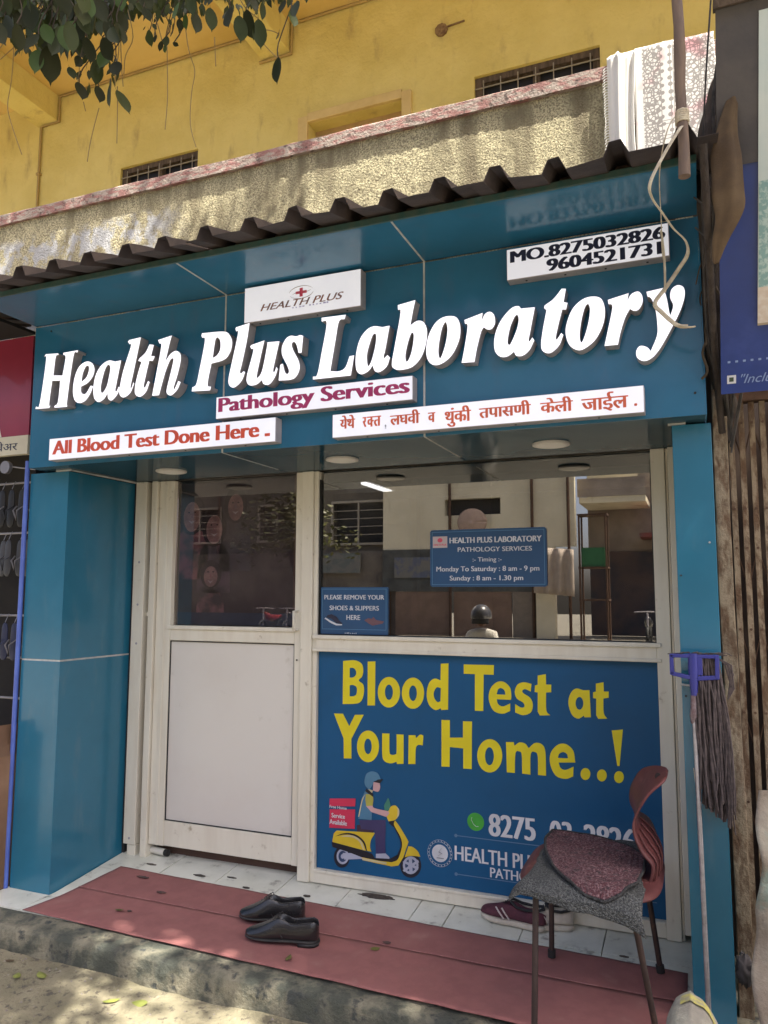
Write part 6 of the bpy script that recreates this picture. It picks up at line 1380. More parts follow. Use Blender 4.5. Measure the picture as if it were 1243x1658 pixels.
(5.33,-4.83,6.17,0.6,80),
(5.49,-4.76,7.4,0.6,80),
(4.56,-5.98,6.1,0.6,80),
(3.71,-5.68,8.21,0.6,80),
(5.61,-5.19,7.85,0.6,80),
(5.86,-5.79,7.95,0.6,80),
(4.03,-2.61,6.37,0.6,80),
(4.29,-5.15,8.24,0.6,80),
(6.68,-4.03,6.39,0.6,80),
(4.93,-3.61,6.15,0.6,80),
(7.14,-3.14,8.42,0.6,80),
(6.14,-3.9,8.54,0.6,80),
(4.2,-4.96,6.32,0.6,80),
(3.81,-3.29,6.25,0.6,80),
(6.35,-4.65,8.28,0.6,80),
(6.42,-3.66,8.2,0.6,80),
(3.19,-5.1,6.96,0.6,80),
(4.93,-3.72,8.29,0.6,80),
(6.33,-2.84,7.81,0.6,80)]

# ============================================================ GROUND AND PLATFORM
def ground_h(x, y):
    n = noise.noise(Vector((x*1.3, y*1.3, 0)))*.012+noise.noise(Vector((x*5, y*5, 3)))*.006+noise.noise(Vector((x*16, y*16, 7)))*.0035
    k = max(0, 1-abs(y+.38)/.3)*.012*(1+noise.noise(Vector((x*4, 1, 5))))   # dirt heaped against the kerb
    return GZ-.01+n+k
g = G(); g.grid(lambda u, v: (-1.2+5.2*u, -3.0+2.95*v, ground_h(-1.2+5.2*u, -3.0+2.95*v)), 260, 150)
struct('ground', g, M['dirt'])
g = G(); g.add([(-60, -60, GZ-.03), (60, -60, GZ-.03), (60, 60, GZ-.03), (-60, 60, GZ-.03)], [(0, 1, 2, 3)])
struct('road', g, mat('dusty_road', (.20, .18, .14), (.14, .13, .105), 1.5, rough=.95))
# raised platform: cement body with a rounded worn lip, tiles in front of the shopfront
g = G()
def plat(u, v):
    x = -.9+4.4*u
    prof = [(-.312, -.16), (-.306, -.09), (-.300, -.045), (-.290, -.018), (-.272, -.006), (-.24, -.004), (-.17, -.004), (0, -.006), (.5, .042), (.8, .05)]
    t = v*(len(prof)-1); i = min(int(t), len(prof)-2); a = t-i
    y = prof[i][0]*(1-a)+prof[i+1][0]*a; z = prof[i][1]*(1-a)+prof[i+1][1]*a
    k = 1 if y < -.2 else .15
    q = noise.noise(Vector((x*3, y*8, z*9)))*.010+noise.noise(Vector((x*14, y*20, z*20)))*.005
    return (x, y+q*k*(.9 if y < -.2 else 0), z+q*k*.7-(.006*k))
g.grid(plat, 300, 45)
platform = struct('platform', g, M['kerb'])
TILE = [(.15, .40), (.46, .40), (.77, .40), (1.08, .40), (1.39, .40), (1.70, .40), (1.86, .40), (2.17, .40), (2.48, .40)]
xs = [.10, .44, .75, 1.07, 1.38, 1.715, 1.86, 2.17, 2.48, 2.80]
tile_rows = [(.0, .30), (.303, .60)]
for r0, r1 in tile_rows:
    for a, b in zip(xs, xs[1:]):
        h = random.uniform(-.0012, .0012)
        g = G(); x0, x1 = a+.0022, b-.0022
        g.add([(x0, r0, fz(r0)-.008), (x1, r0, fz(r0)-.008), (x1, r1, fz(r1)-.008), (x0, r1, fz(r1)-.008), (x0, r0, fz(r0)+.0015+h), (x1, r0, fz(r0)+.0015+h), (x1, r1, fz(r1)+.0015+h*.5), (x0, r1, fz(r1)+.0015+h*.5)],
              [(0, 3, 2, 1), (4, 5, 6, 7), (0, 1, 5, 4), (2, 3, 7, 6), (1, 2, 6, 5), (0, 4, 7, 3)])
        g.build('tile', M['tile'], platform)
for a, b, c_, d in [(-.30, .10, -.17, -.0), (-.30, .10, .003, .3), (2.80, 3.0, -.17, 0), (.10, .44, -.17, -.003)]:
    g = G(); g.flat([(a+.002, c_), (b-.002, c_), (b-.002, d), (a+.002, d)], -.008, .0012); g.build('tile', M['tile'], platform)
# pink carpet in two strips
carpet = thing('carpet', (1.5, 0, 0), 'faded pink carpet runner laid along the shop step in two strips', 'carpet')
def strip(edge0, edge1):
    def f(u, v):
        a = Vector(edge0[0]).lerp(Vector(edge0[1]), u); b = Vector(edge1[0]).lerp(Vector(edge1[1]), u); p = a.lerp(b, v)
        e = min(v, 1-v)
        return (p.x, p.y+noise.noise(Vector((p.x*2, v*2, 1)))*.004, fz(p.y)+.0045+abs(noise.noise(Vector((p.x*5, p.y*7, 0))))*.0035)
    return f
for e0, e1 in [(((.122, -.172), (2.785, -.255)), ((.172, .100), (2.779, .077))), (((.172, .100), (2.779, .077)), ((.212, .333), (2.779, .258)))]:
    g = G(); g.grid(strip(e0, e1), 120, 14, th=.0025); g.build('carpet_strip', M['mat'], carpet)
G().tube([(.172+2.607*k/60, .100-.0245*k/60+.0015*math.sin(k*.8), fz(.09)+.0075) for k in range(61)], .0022, 5, flat=.4).build('seam', mat('pale_seam', (.42, .2, .18), (.3, .12, .11), 30, .4, .6, rough=.9), carpet)

# ============================================================ APARTMENT BUILDING BEHIND
bld = thing('apartment_building', (1.0, 1.85, 0), 'old yellow building with a balcony above the corrugated shop roof', 'building')
def wall_with_holes(x0, x1, z0, z1, y0, y1, holes, name, m, parent):
    g = G(); xs_ = sorted({x0, x1, *[h[0] for h in holes], *[h[1] for h in holes]}); zs_ = sorted({z0, z1, *[h[2] for h in holes], *[h[3] for h in holes]})
    for a, b in zip(xs_, xs_[1:]):
        run = None
        for c, d in list(zip(zs_, zs_[1:]))+[(None, None)]:
            solid = c is not None and not any(h[0] <= a and b <= h[1] and h[2] <= c and d <= h[3] for h in holes)
            if solid: run = (run[0], d) if run else (c, d)
            elif run: g.box(a, b, y0, y1, run[0], run[1]); run = None
    return g.build(name, m, parent)
WINS = [(-1.34, -.59), (1.61, 2.42)]
wall_with_holes(-6, 6, 2.6, 5.58, 1.85, 2.10, [(-1.34, -.59, 3.7, 4.783), (1.61, 2.42, 3.7, 4.783), (.374, 1.10, 2.7, 4.75)], 'wall', M['yellow_wall'], bld)
box('ceiling', (-6, 6, .42, 2.10, 5.58, 5.72), mat('balcony_ceiling_paint', (.70, .51, .19), (.62, .44, .14), 2, rough=.85, bump=.3, bscale=14, bdist=.01), bld)
box('balcony_floor', (-6, 6, .53, 2.10, 2.62, 2.72), M['yellow_wall'], bld)
wall_with_holes(-6, 6, 5.72, 8.6, .42, .60, [(-3.5, -2.5, 6.4, 7.6), (-.5, .5, 6.4, 7.6), (2.5, 3.5, 6.4, 7.6)], 'upper_wall', M['yellow_wall'], bld)
box('roof', (-6.2, 6.2, .3, 6, 8.6, 8.75), M['yellow_wall'], bld)
for x0, x1, d in [(-2.26, -2.03, .23), (-.03, .21, .23)]:
    box('beam', (x0, x1, .62, 1.85, 5.58-d, 5.58), M['yellow_wall'], bld, .006)
def para(u, v):
    x = -6+12*u; z = 2.95+.64*v
    return (x, .473+noise.noise(Vector((x*2, z*2, 0)))*.006+noise.noise(Vector((x*40, z*25, 0)))*.004, z)
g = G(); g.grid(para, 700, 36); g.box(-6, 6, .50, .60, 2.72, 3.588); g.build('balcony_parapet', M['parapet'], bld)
g = G()
N = 260
rings = []
for i in range(N+1):
    x = -6+12*i/N; q = lambda k: noise.noise(Vector((x*7, k*3.1, k)))*.004
    rings.append([(x, .452+q(1), 3.583+q(2)), (x, .450+q(3), 3.642+q(4)), (x, .458, 3.650+q(5)), (x, .62, 3.655), (x, .62, 3.583)])
g.loft(rings); g.smooth = set(); g.build('parapet_coping', M['coping'], bld)
for x0, x1 in WINS:
    fr = G(); y = 1.875
    fr.box(x0, x1, y, y+.05, 4.74, 4.783); fr.box(x0, x0+.045, y, y+.05, 3.7, 4.74); fr.box(x1-.045, x1, y, y+.05, 3.7, 4.74); xm = (x0+x1)/2; fr.box(xm-.02, xm+.02, y, y+.05, 3.7, 4.74)
    wd = fr.build('window', M['wood'], bld)
    box('pane', (x0+.04, x1-.04, 1.93, 1.94, 3.7, 4.76), mat('dark_pane', (.02, .018, .016), rough=.5), wd)
    gr = G()
    for k in range(7):
        xx = x0+.06+(x1-x0-.12)*k/6; gr.tube([(xx, 1.862, 3.7), (xx, 1.862, 4.75)], .004, 6)
    for c in (x0+(x1-x0)*.29, x0+(x1-x0)*.71):
        for rr in (.10, .125): gr.tube([(c+rr*math.cos(a*math.pi/12), 1.859, 4.50+rr*math.sin(a*math.pi/12)) for a in range(25)], .0045, 6)
    gr.tube([(x0, 1.864, 4.70), (x1, 1.864, 4.70)], .005, 6); gr.tube([(x0, 1.864, 4.30), (x1, 1.864, 4.30)], .005, 6)
    gr.build('grille', mat('grey_iron_grille', (.30, .27, .22), rough=.7), wd)
    box('reveal_back', (x0-.02, x1+.02, 2.10, 2.12, 3.68, 4.80), M['dark'], wd)
# closed door with a raised surround
dr = G(); ys = 1.825
dr.box(.295, .372, ys, 1.86, 2.72, 4.80); dr.box(.372, 1.10, ys, 1.86, 4.752, 4.82); dr.box(1.10, 1.17, ys, 1.86, 2.72, 4.80)
d_ = dr.build('door_surround', mat('pale_yellow_surround', (.66, .50, .22), (.60, .44, .18), 8, rough=.85, bump=.5, bscale=30), bld, .004)
box('door_leaf', (.374, 1.10, 1.96, 2.0, 2.72, 4.75), mat('tan_door_leaf', (.50, .33, .15), (.44, .29, .13), 3, rough=.7, stretch=(6, 1, .4)), d_)
box('door_stile', (.374, .42, 1.94, 1.965, 2.72, 4.70), mat('tan_door_leaf_edge', (.54, .38, .18), rough=.7), d_)
g = G(); g.disc((1.386, 1.842, 5.18), .045, n=9, th=.02); g.tube([(1.40, 1.84, 5.19), (1.55, 1.84, 5.20)], .006, 6)
g.build('plaster_hole', mat('broken_plaster', (.16, .09, .05), (.3, .2, .1), 30, rough=.95, bump=1, bscale=80), bld)
# conduit along the ceiling and down the wall
g = G(); r = .011
g.tube([(-.05, 1.835, 5.568), (-2.01, 1.835, 5.568), (-2.01, 1.835, 5.34), (-2.21, 1.835, 5.335), (-2.21, 1.835, 2.8)], r, 8); g.tube([(.23, 1.835, 5.568), (3.9, 1.835, 5.568)], r, 8); g.tube([(.23, 1.835, 5.568), (.225, 1.835, 5.33), (-.045, 1.835, 5.33)], r, 8)
for z in (3.8, 4.4, 4.9): g.box(-2.228, -2.192, 1.82, 1.85, z, z+.02)
g.build('conduit', mat('painted_conduit', (.42, .29, .10), rough=.6), bld)
# rooms behind and shop neighbours' wall so no gaps show
struct('wall', G().box(4.3, 6, .62, .85, GZ-.05, 2.6), M['yellow_wall'])

# printed and white cloths over the parapet
def cloth(name, x0, x1, zbot, m, label, wav, seed, top=3.668, amp=.010):
    def f(u, v):
        x = x0+(x1-x0)*u; L = v*(top-zbot(u)+.30)
        fold = amp*(math.sin(u*wav+seed)+.5*math.sin(u*wav*2.3+seed*2))
        if L < .30: y, z = .74-L+.0, top-.0
        else: y, z = .436+fold-.010, top-(L-.30)
        if L < .30: z = top+.004+max(0, .0)+abs(fold)*.3; y = .74-L
        return (x+.01*math.sin(v*5+seed)*u, y, z)
    t = G().grid(f, 40, 60, th=.003).build(name, m)
    return t
white = mat('white_cotton', (.78, .76, .70), (.7, .68, .62), 4, rough=.95, bump=.2, bscale=40)
tw = cloth('white_towel', 2.585, 2.70, lambda u: 3.06+.02*u, white, '', 9, 1); tag(tw, 'white towel with a fringed edge hung over the balcony parapet beside the printed cloth', 'towel')
g = G()
for k in range(46):
    z = 3.62-k*.0125; g.tube([(2.586, .43, z), (2.575, .428, z-.004), (2.568+random.uniform(-.004, .004), .425, z-.014)], .0016, 4)
o = g.build('fringe', white, None); o.parent = tw; tag(o, kind='stuff')
def printed_material():
    m = bpy.data.materials.new('block_printed_cotton'); m.use_nodes = True; n = m.node_tree.nodes; l = m.node_tree.links; b = n['Principled BSDF']; b.inputs['Roughness'].default_value = .95
    geo = n.new('ShaderNodeNewGeometry'); sp = n.new('ShaderNodeSeparateXYZ'); l.new(geo.outputs['Position'], sp.inputs[0])
    cmb = n.new('ShaderNodeCombineXYZ'); l.new(sp.outputs[0], cmb.inputs[0]); l.new(sp.outputs[2], cmb.inputs[1])
    vo = n.new('ShaderNodeTexVoronoi'); vo.inputs['Scale'].default_value = 62; vo.inputs['Randomness'].default_value = .9; vo.feature = 'DISTANCE_TO_EDGE'; l.new(cmb.outputs[0], vo.inputs['Vector'])
    lt = n.new('ShaderNodeMath'); lt.operation = 'LESS_THAN'; lt.inputs[1].default_value = .13; l.new(vo.outputs['Distance'], lt.inputs[0])
    v2 = n.new('ShaderNodeTexVoronoi'); v2.inputs['Scale'].default_value = 30; v2.inputs['Randomness'].default_value = .2; l.new(cmb.outputs[0], v2.inputs['Vector'])
    l2 = n.new('ShaderNodeMath'); l2.operation = 'LESS_THAN'; l2.inputs[1].default_value = .30; l.new(v2.outputs['Distance'], l2.inputs[0])
    # border bands: thin dark lines along x
    def band(sock, val, wd):
        a = n.new('ShaderNodeMath'); a.operation = 'COMPARE'; a.inputs[1].default_value = val; a.inputs[2].default_value = wd; l.new(sock, a.inputs[0]); return a.outputs[0]
    acc = None
    for v_ in (2.735, 2.772, 2.80, 2.838, 2.85, 2.948, 2.955):
        o_ = band(sp.outputs[0], v_, .0016)
        if acc is None: acc = o_
        else:
            q = n.new('ShaderNodeMath'); q.operation = 'MAXIMUM'; l.new(acc, q.inputs[0]); l.new(o_, q.inputs[1]); acc = q.outputs[0]
    for v_ in (3.235, 3.25, 3.30, 3.315):
        q = n.new('ShaderNodeMath'); q.operation = 'MAXIMUM'; l.new(acc, q.inputs[0]); l.new(band(sp.outputs[2], v_, .0016), q.inputs[1]); acc = q.outputs[0]
    inr = n.new('ShaderNodeMath'); inr.operation = 'COMPARE'; inr.inputs[1].default_value = 2.825; inr.inputs[2].default_value = .025; l.new(sp.outputs[0], inr.inputs[0])
    mxp = n.new('ShaderNodeMix'); l.new(inr.outputs[0], mxp.inputs[0]); l.new(lt.outputs[0], mxp.inputs[2]); l.new(l2.outputs[0], mxp.inputs[3])
    mx = n.new('ShaderNodeMath'); mx.operation = 'MAXIMUM'; l.new(mxp.outputs[0], mx.inputs[0]); l.new(acc, mx.inputs[1])
    inside = n.new('ShaderNodeMath'); inside.operation = 'GREATER_THAN'; inside.inputs[1].default_value = 2.728; l.new(sp.outputs[0], inside.inputs[0])
    mu = n.new('ShaderNodeMath'); mu.operation = 'MULTIPLY'; l.new(mx.outputs[0], mu.inputs[0]); l.new(inside.outputs[0], mu.inputs[1])
    m2 = n.new('ShaderNodeMath'); m2.operation = 'MULTIPLY'; m2.inputs[1].default_value = .66; l.new(mu.outputs[0], m2.inputs[0])
    nz = n.new('ShaderNodeTexNoise'); nz.inputs['Scale'].default_value = 7; l.new(geo.outputs['Position'], nz.inputs['Vector'])
    rg = n.new('ShaderNodeMapRange'); rg.inputs['From Min'].default_value = .56; rg.inputs['From Max'].default_value = .66; l.new(nz.outputs['Fac'], rg.inputs['Value'])
    base = n.new('ShaderNodeMix'); base.data_type = 'RGBA'; base.inputs[6].default_value = (.76, .73, .66, 1); base.inputs[7].default_value = (.62, .33, .34, 1); l.new(rg.outputs[0], base.inputs[0])
    col = n.new('ShaderNodeMix'); col.data_type = 'RGBA'; col.inputs[7].default_value = (.09, .07, .06, 1); l.new(m2.outputs[0], col.inputs[0]); l.new(base.outputs[2], col.inputs[6]); l.new(col.outputs[2], b.inputs['Base Color'])
    return m
pc = cloth('printed_cloth', 2.695, 3.02, lambda u: 3.15-.02*u, printed_material(), '', 5, 3, amp=.003); tag(pc, 'white cloth block-printed with dark floral borders hung over the balcony parapet', 'cloth')

# ============================================================ CORRUGATED ROOF OVER THE SIGN
roof = thing('corrugated_roof', (1.4, -.1, 2.65), 'rusty corrugated sheet roof sloping over the blue shop sign', 'roof')
PITCH = .1765
def sheet(x0, n, dz, dy, seed):
    prof = [(0, 0), (.052, 0), (.070, .042), (.101, .044), (.122, 0)]
    def f(i, v):
        k, a = divmod(i, len(prof)); px, pz = prof[a]; x = x0+k*PITCH+px
        y = -.612+dy+v*1.07; q = noise.noise(Vector((x*2.2, v*3, seed)))*.012+noise.noise(Vector((x*9, v*9, seed)))*.005*(1-v)
        e = noise.noise(Vector((x*5, seed, 2)))*.016*(1 if v == 0 else 0)
        return (x+q*.6, y+e, 2.612+dz+.27*(y+.612)+pz+q*.8)
    tot = n*len(prof)
    g = G(); rows = [0, .03, .1, .25, .5, .75, 1]
    g.grid(lambda u, v: f(round(u*tot), rows[round(v*6)]), tot, 6, th=-.0016, sm=False)
    return g.build('roof_sheet', M['roof'], roof, fix=True)
sheet(-.93, 6, .004, .0, 1); sheet(.13+.004, 6, .000, -.006, 2); sheet(1.194, 6, .006, .004, 3); sheet(2.256, 4, -.002, -.004, 4)
g = G()
for y in (-.38, .05, .42): g.box(-.6, 2.9, y, y+.04, 2.648+.27*(y+.6)-.022, 2.648+.27*(y+.6)+.0)
g.build('purlin', M['rust_dark'], roof)

# ============================================================ SIGN FASCIA (blue composite cladding)
fas = thing('sign_fascia', (1.43, -.1, 1.95), 'dark teal composite sign fascia with glossy canopy above the shopfront', 'sign board')
JX = (1.0325, 1.9318); seg = [(-.0445, JX[0]-.004), (JX[0]+.004, JX[1]-.004), (JX[1]+.004, 2.9085)]
for a, b in seg:
    box('front_panel', (a, b, -.105, -.100, 1.945, 2.628), M['clad'], fas)
    box('canopy_panel', (a, b, -.455, -.1055, 2.634, 2.640), M['clad'], fas)
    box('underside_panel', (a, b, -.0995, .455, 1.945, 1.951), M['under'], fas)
for x in JX:
    box('joint_strip', (x-.0035, x+.0035, -.1065, -.101, 1.9455, 2.633), M['joint'], fas)
    box('joint_strip', (x-.0035, x+.0035, -.455, -.107, 2.6325, 2.638), M['joint'], fas)
    box('joint_strip', (x-.0035, x+.0035, -.099, .36, 1.9437, 1.949), M['joint'], fas)
box('side_panel', (-.0495, -.0447, -.105, .45, 1.945, 2.63), M['clad'], fas); box('side_panel', (2.909, 2.9135, -.105, .45, 1.945, 2.63), M['clad'], fas)
box('trim', (-.0445, 2.9085, -.466, -.4555, 2.629, 2.650), mat('dark_green_trim', (.02, .07, .06), (.05, .08, .06), 30, rough=.6), fas)
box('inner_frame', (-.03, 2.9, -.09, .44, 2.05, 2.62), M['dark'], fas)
for x, z in [(.05, 2.60), (2.60, 2.0), (2.88, 2.02), (2.5, 2.68)]: G().disc((x, -.107, z), .004, n=8, th=.004).build('screw', M['gasket'], fas)
box('joint_strip', (.02, .115, -.006, .004, 1.9385, 1.9445), M['joint'], fas)
g = G(); g.add([(.10, .0, 1.9435), (.115, -.002, 1.9435), (.135, .49, 1.9435), (.12, .49, 1.9435)], [(0, 1, 2, 3)]); g.box(.1085, .1145, 0, .49, 1.938, 1.9445); g.build('edge_bead', M['joint'], fas)
# downlights in the underside
for (x, y), lab in zip([(.536, .202), (1.44, .212), (2.351, .2)], ['over the door', 'left of the two over the window', 'right of the two over the window']):
    t = thing('downlight', (x, y, 1.945), 'round white downlight in the sign underside '+lab, 'light', 'round downlights under the sign')
    G().disc((x, y, 1.941), .073, 'z', 36, .008).build('rim', mat('downlight_rim', (.55, .52, .47), rough=.35), t, .002)
    G().disc((x, y, 1.9365), .060, 'z', 36, .003).build('diffuser', mat('downlight_diffuser', (.62, .58, .50), rough=.3, emit=.03), t)

# columns
for nm, x0, x1, lab in [('clad_column', -.145, .0953, 'blue clad column left of the door with a pale joint line'), ('clad_column', 2.8008, 2.926, 'narrow teal clad column right of the shop window behind the mop')]:
    t = thing(nm, ((x0+x1)/2, .2, 0), lab, 'column', 'blue columns framing the shopfront')
    zt = 1.938; zj = 1.0427; zb = -.004
    if x0 < 0:
        box('lower_panel', (x0, x1, 0, .496, zb, zj-.004), M['clad_low'], t, .0015); box('upper_panel', (x0, x1, 0, .496, zj+.004, zt), M['clad_low'], t, .0015)
        box('joint_strip', (x0+.002, x1-.0015, .0015, .4945, zj-.0042, zj+.0042), M['joint'], t)
    else:
        box('upper_panel', (x0, x1, 0, .6, zb, zt), M['clad_low'], t, .0015)
        box('cap_strip', (x0-.012, x0+.045, -.008, .01, zt+.0005, zt+.006), M['joint'], t)
        for x, z in [(x1-.02, 1.53), (x0+.012, 1.42), (x0+.012, 1.02)]: G().disc((x, -.002, z), .0035, n=8, th=.004).build('screw', M['joint'] if z > 1.5 else M['gasket'], t)
g = G(); g.tube([(-.157, -.012, 2.0), (-.157, -.012, .0)], .011, 10)
o = g.build('blue_pipe', mat('blue_plastic_pipe', (.10, .17, .55), (.08, .13, .45), 8, rough=.45)); tag(o, 'thin blue plastic pipe running up the outer edge of the left column', 'pipe')
box_gap = box('shadow_gap', (.0955, .112, .47, .5, .04, 1.94), M['gasket']); tag(box_gap, 'black strip standing in for the shadow gap between left column and door frame', 'shadow gap')  # black strip stands in for the shade in the gap

# ============================================================ SIGNS ON THE FASCIA
nb = thing('sign_lettering', (1.45, -.11, 2.2), 'large white slanted three-dimensional letters reading Health Plus Laboratory', 'sign letters')
for ch, loops in SIGN_GLYPHS:
    me = outline(loops, -.158, .051, 0, 5)
    pl = parent_loc(nb)
    for v in me.vertices: v.co -= pl
    me.materials.clear(); me.materials.append(M['returns']); me.materials.append(M['letter'])
    for p in me.polygons: p.material_index = 1 if p.normal.y < -.9 and p.center.y+pl.y < -.15 else 0
    o = bpy.data.objects.new('letter', me); COL.objects.link(o); o.parent = nb
    g2 = G()
def light_box(x0, x1, z0, z1, label):
    t = thing('light_box_sign', ((x0+x1)/2, -.105, z0), label, 'sign', 'white light boxes on the sign fascia')
    box('housing', (x0, x1, -.1535, -.1055, z0, z1), M['returns'], t, .0015)
    box('face_panel', (x0+.002, x1-.002, -.1560, -.1537, z0+.002, z1-.002), M['acrylic'], t)
    for k in range(4):
        G().disc((x0+(x1-x0)*(.12+.25*k), -.13, z0-.0005), .004, 'z', 8, .003).build('screw', M['gasket'], t)
    return t
t = light_box(1.157, 1.688, 2.473, 2.624, 'white light box with a red cross logo and HEALTH PLUS lettering')
Y = -.1568
lettering('HEALTH PLUS', 1.235, 1.615, 2.513, 2.542, Y, mat('brown_print', (.30, .12, .08), (.2, .12, .12), 20, rough=.5), t, .0012, .35)
g = G()
for k in range(11):
    if k != 4: g.box(1.385+k*.0155, 1.385+k*.0155+random.uniform(.006, .012), Y-.0003, Y, 2.505, 2.505+random.uniform(.003, .006))
g.build('tagline_print', mat('lilac_print', (.45, .4, .68), rough=.5), t)
for a0, a1 in ((20, 175), (200, 355)):
    p = [(1.425+.055*math.cos(math.radians(a)), Y, 2.567+.026*math.sin(math.radians(a))) for a in range(a0, a1+1, 8)]
    g = G(); g.tube(p, [.0008+.0022*math.sin(math.pi*i/(len(p)-1)) for i in range(len(p))], 6, flat=.3); g.build('logo_ring', mat('taupe_print', (.28, .22, .17), rough=.5), t)
g = G(); g.box(1.418, 1.432, Y-.0006, Y+.0006, 2.549, 2.585); g.build('logo_cross', mat('pink_print', (.75, .09, .16), rough=.4), t); g = G(); g.box(1.40, 1.418, Y-.0006, Y+.0006, 2.5615, 2.5725).box(1.432, 1.45, Y-.0006, Y+.0006, 2.5615, 2.5725); g.build('logo_cross', MATS['pink_print'], t)
g = G(); g.tube([(1.384, Y, 2.562), (1.40, Y, 2.567), (1.42, Y-.0005, 2.566)], [.0006, .0022, .0006], 6, flat=.3).tube([(1.43, Y-.0005, 2.568), (1.452, Y, 2.567), (1.47, Y, 2.572)], [.0006, .0022, .0006], 6, flat=.3); g.build('logo_ring', MATS['taupe_print'], t)
t = light_box(2.266, 2.819, 2.484, 2.600, 'white light box with black phone numbers at the top right of the sign')
lettering('MO.8275032826', 2.279, 2.808, 2.5465, 2.590, Y, M['ink'], t, .0045)
lettering('9604521731', 2.409, 2.796, 2.494, 2.5385, Y, M['ink'], t, .0045)
t = light_box(1.03, 1.903, 2.078, 2.1715, 'white light box reading Pathology Services in magenta')
lettering('Pathology Services', 1.042, 1.892, 2.087, 2.1655, Y, M['magenta'], t, .0052)
t = light_box(.124, 1.317, 1.962, 2.063, 'white light box reading All Blood Test Done Here in orange red')
lettering('All Blood Test Done Here', .145, 1.243, 1.987, 2.050, Y, M['red'], t, .0052); box('lettering', (1.268, 1.292, Y-.0004, Y+.0004, 1.987, 1.999), M['red'], t)
t = light_box(1.57, 2.7225, 1.957, 2.050, 'white light box with red Devanagari lettering above the window')
CLIPK = .60
DM = mat('orange_red_print', (.74, .14, .06), rough=.4)
cur = [('येथे', 1.603, 1.668, 0), ('र', 1.699, 1.716, 0), ('क', 1.7175, 1.746, .66), ('त', 1.744, 1.776, 0), (',', 1.791, 1.797, 0), ('लघवी', 1.812, 1.932, 0), ('व', 1.963, 1.992, 0), ('थुंकी', 2.028, 2.128, 0), ('तपासणी', 2.157, 2.345, 0), ('केली', 2.377, 2.490, 0), ('जाईल', 2.518, 2.672, 0), ('.', 2.690, 2.700, 0)]
DEV = {'येथे': (1.990, 2.042), 'र': (1.989, 2.028), 'क': (1.989, 2.0285), 'त': (1.989, 2.0285), ',': (1.974, 1.992), 'लघवी': (1.987, 2.040), 'व': (1.986, 2.0225), 'थुंकी': (1.962, 2.037), 'तपासणी': (1.984, 2.036), 'केली': (1.983, 2.036), 'जाईल': (1.972, 2.038), '.': (1.981, 1.990)}
for s_, a, b, cl in cur:
    z0, z1 = DEV[s_]; lettering(s_, a, b, z0, z1, Y, DM if s_ != ',' else M['ink'], t, .0024, clip=(CLIPK if cl else None))
# ============================================================ SHOPFRONT: DOOR AND WINDOW
YF = .455   # front of the aluminium sections
door = thing('shop_door', (.7, .49, .1), 'cream aluminium shop door with dark glass above a white panel', 'door')
def fr(b, name='frame', parent=door, bv=.003): return box(name, b, M['alu'], parent, bv)
fr((.262, .352, .468, .512, .11, 1.944), 'stile'); fr((1.074, 1.108, .468, .512, .11, 1.944), 'stile')
fr((.353, 1.073, .470, .510, .112, .232), 'bottom_rail'); fr((.353, 1.073, .470, .510, 1.12, 1.195), 'middle_rail')
fr((.34, 1.085, .460, .4695, 1.176, 1.196), 'rail_bead'); fr((.30, .318, .464, .4675, .112, 1.93), 'stile_bead')
g = G(); g.box(.353, .3565, .474, .480, .234, 1.118).box(1.0695, 1.073, .474, .480, .234, 1.118).box(.357, 1.069, .474, .480, .234, .2375).box(.357, 1.069, .474, .480, 1.1145, 1.118); g.build('gasket', M['gasket'], door)
box('door_panel', (.353, 1.073, .481, .489, .233, 1.119), M['board'], door)
box('glass_pane', (.353, 1.073, .497, .501, 1.196, 1.944), M['glass_door'], door)
g = G(); g.box(1.046, 1.0725, .5015, .5110, 1.197, 1.940); g.build('inner_seal', M['alu_dark'], door)
g = G(); g.tube([(1.093, .462, 1.275), (1.093, .425, 1.275), (1.093, .425, 1.185), (1.093, .462, 1.185)], .0065, 8); g.build('handle', M['alu'], door)
G().disc((1.090, .466, 1.045), .004, n=8, th=.004).build('screw', M['gasket'], door)
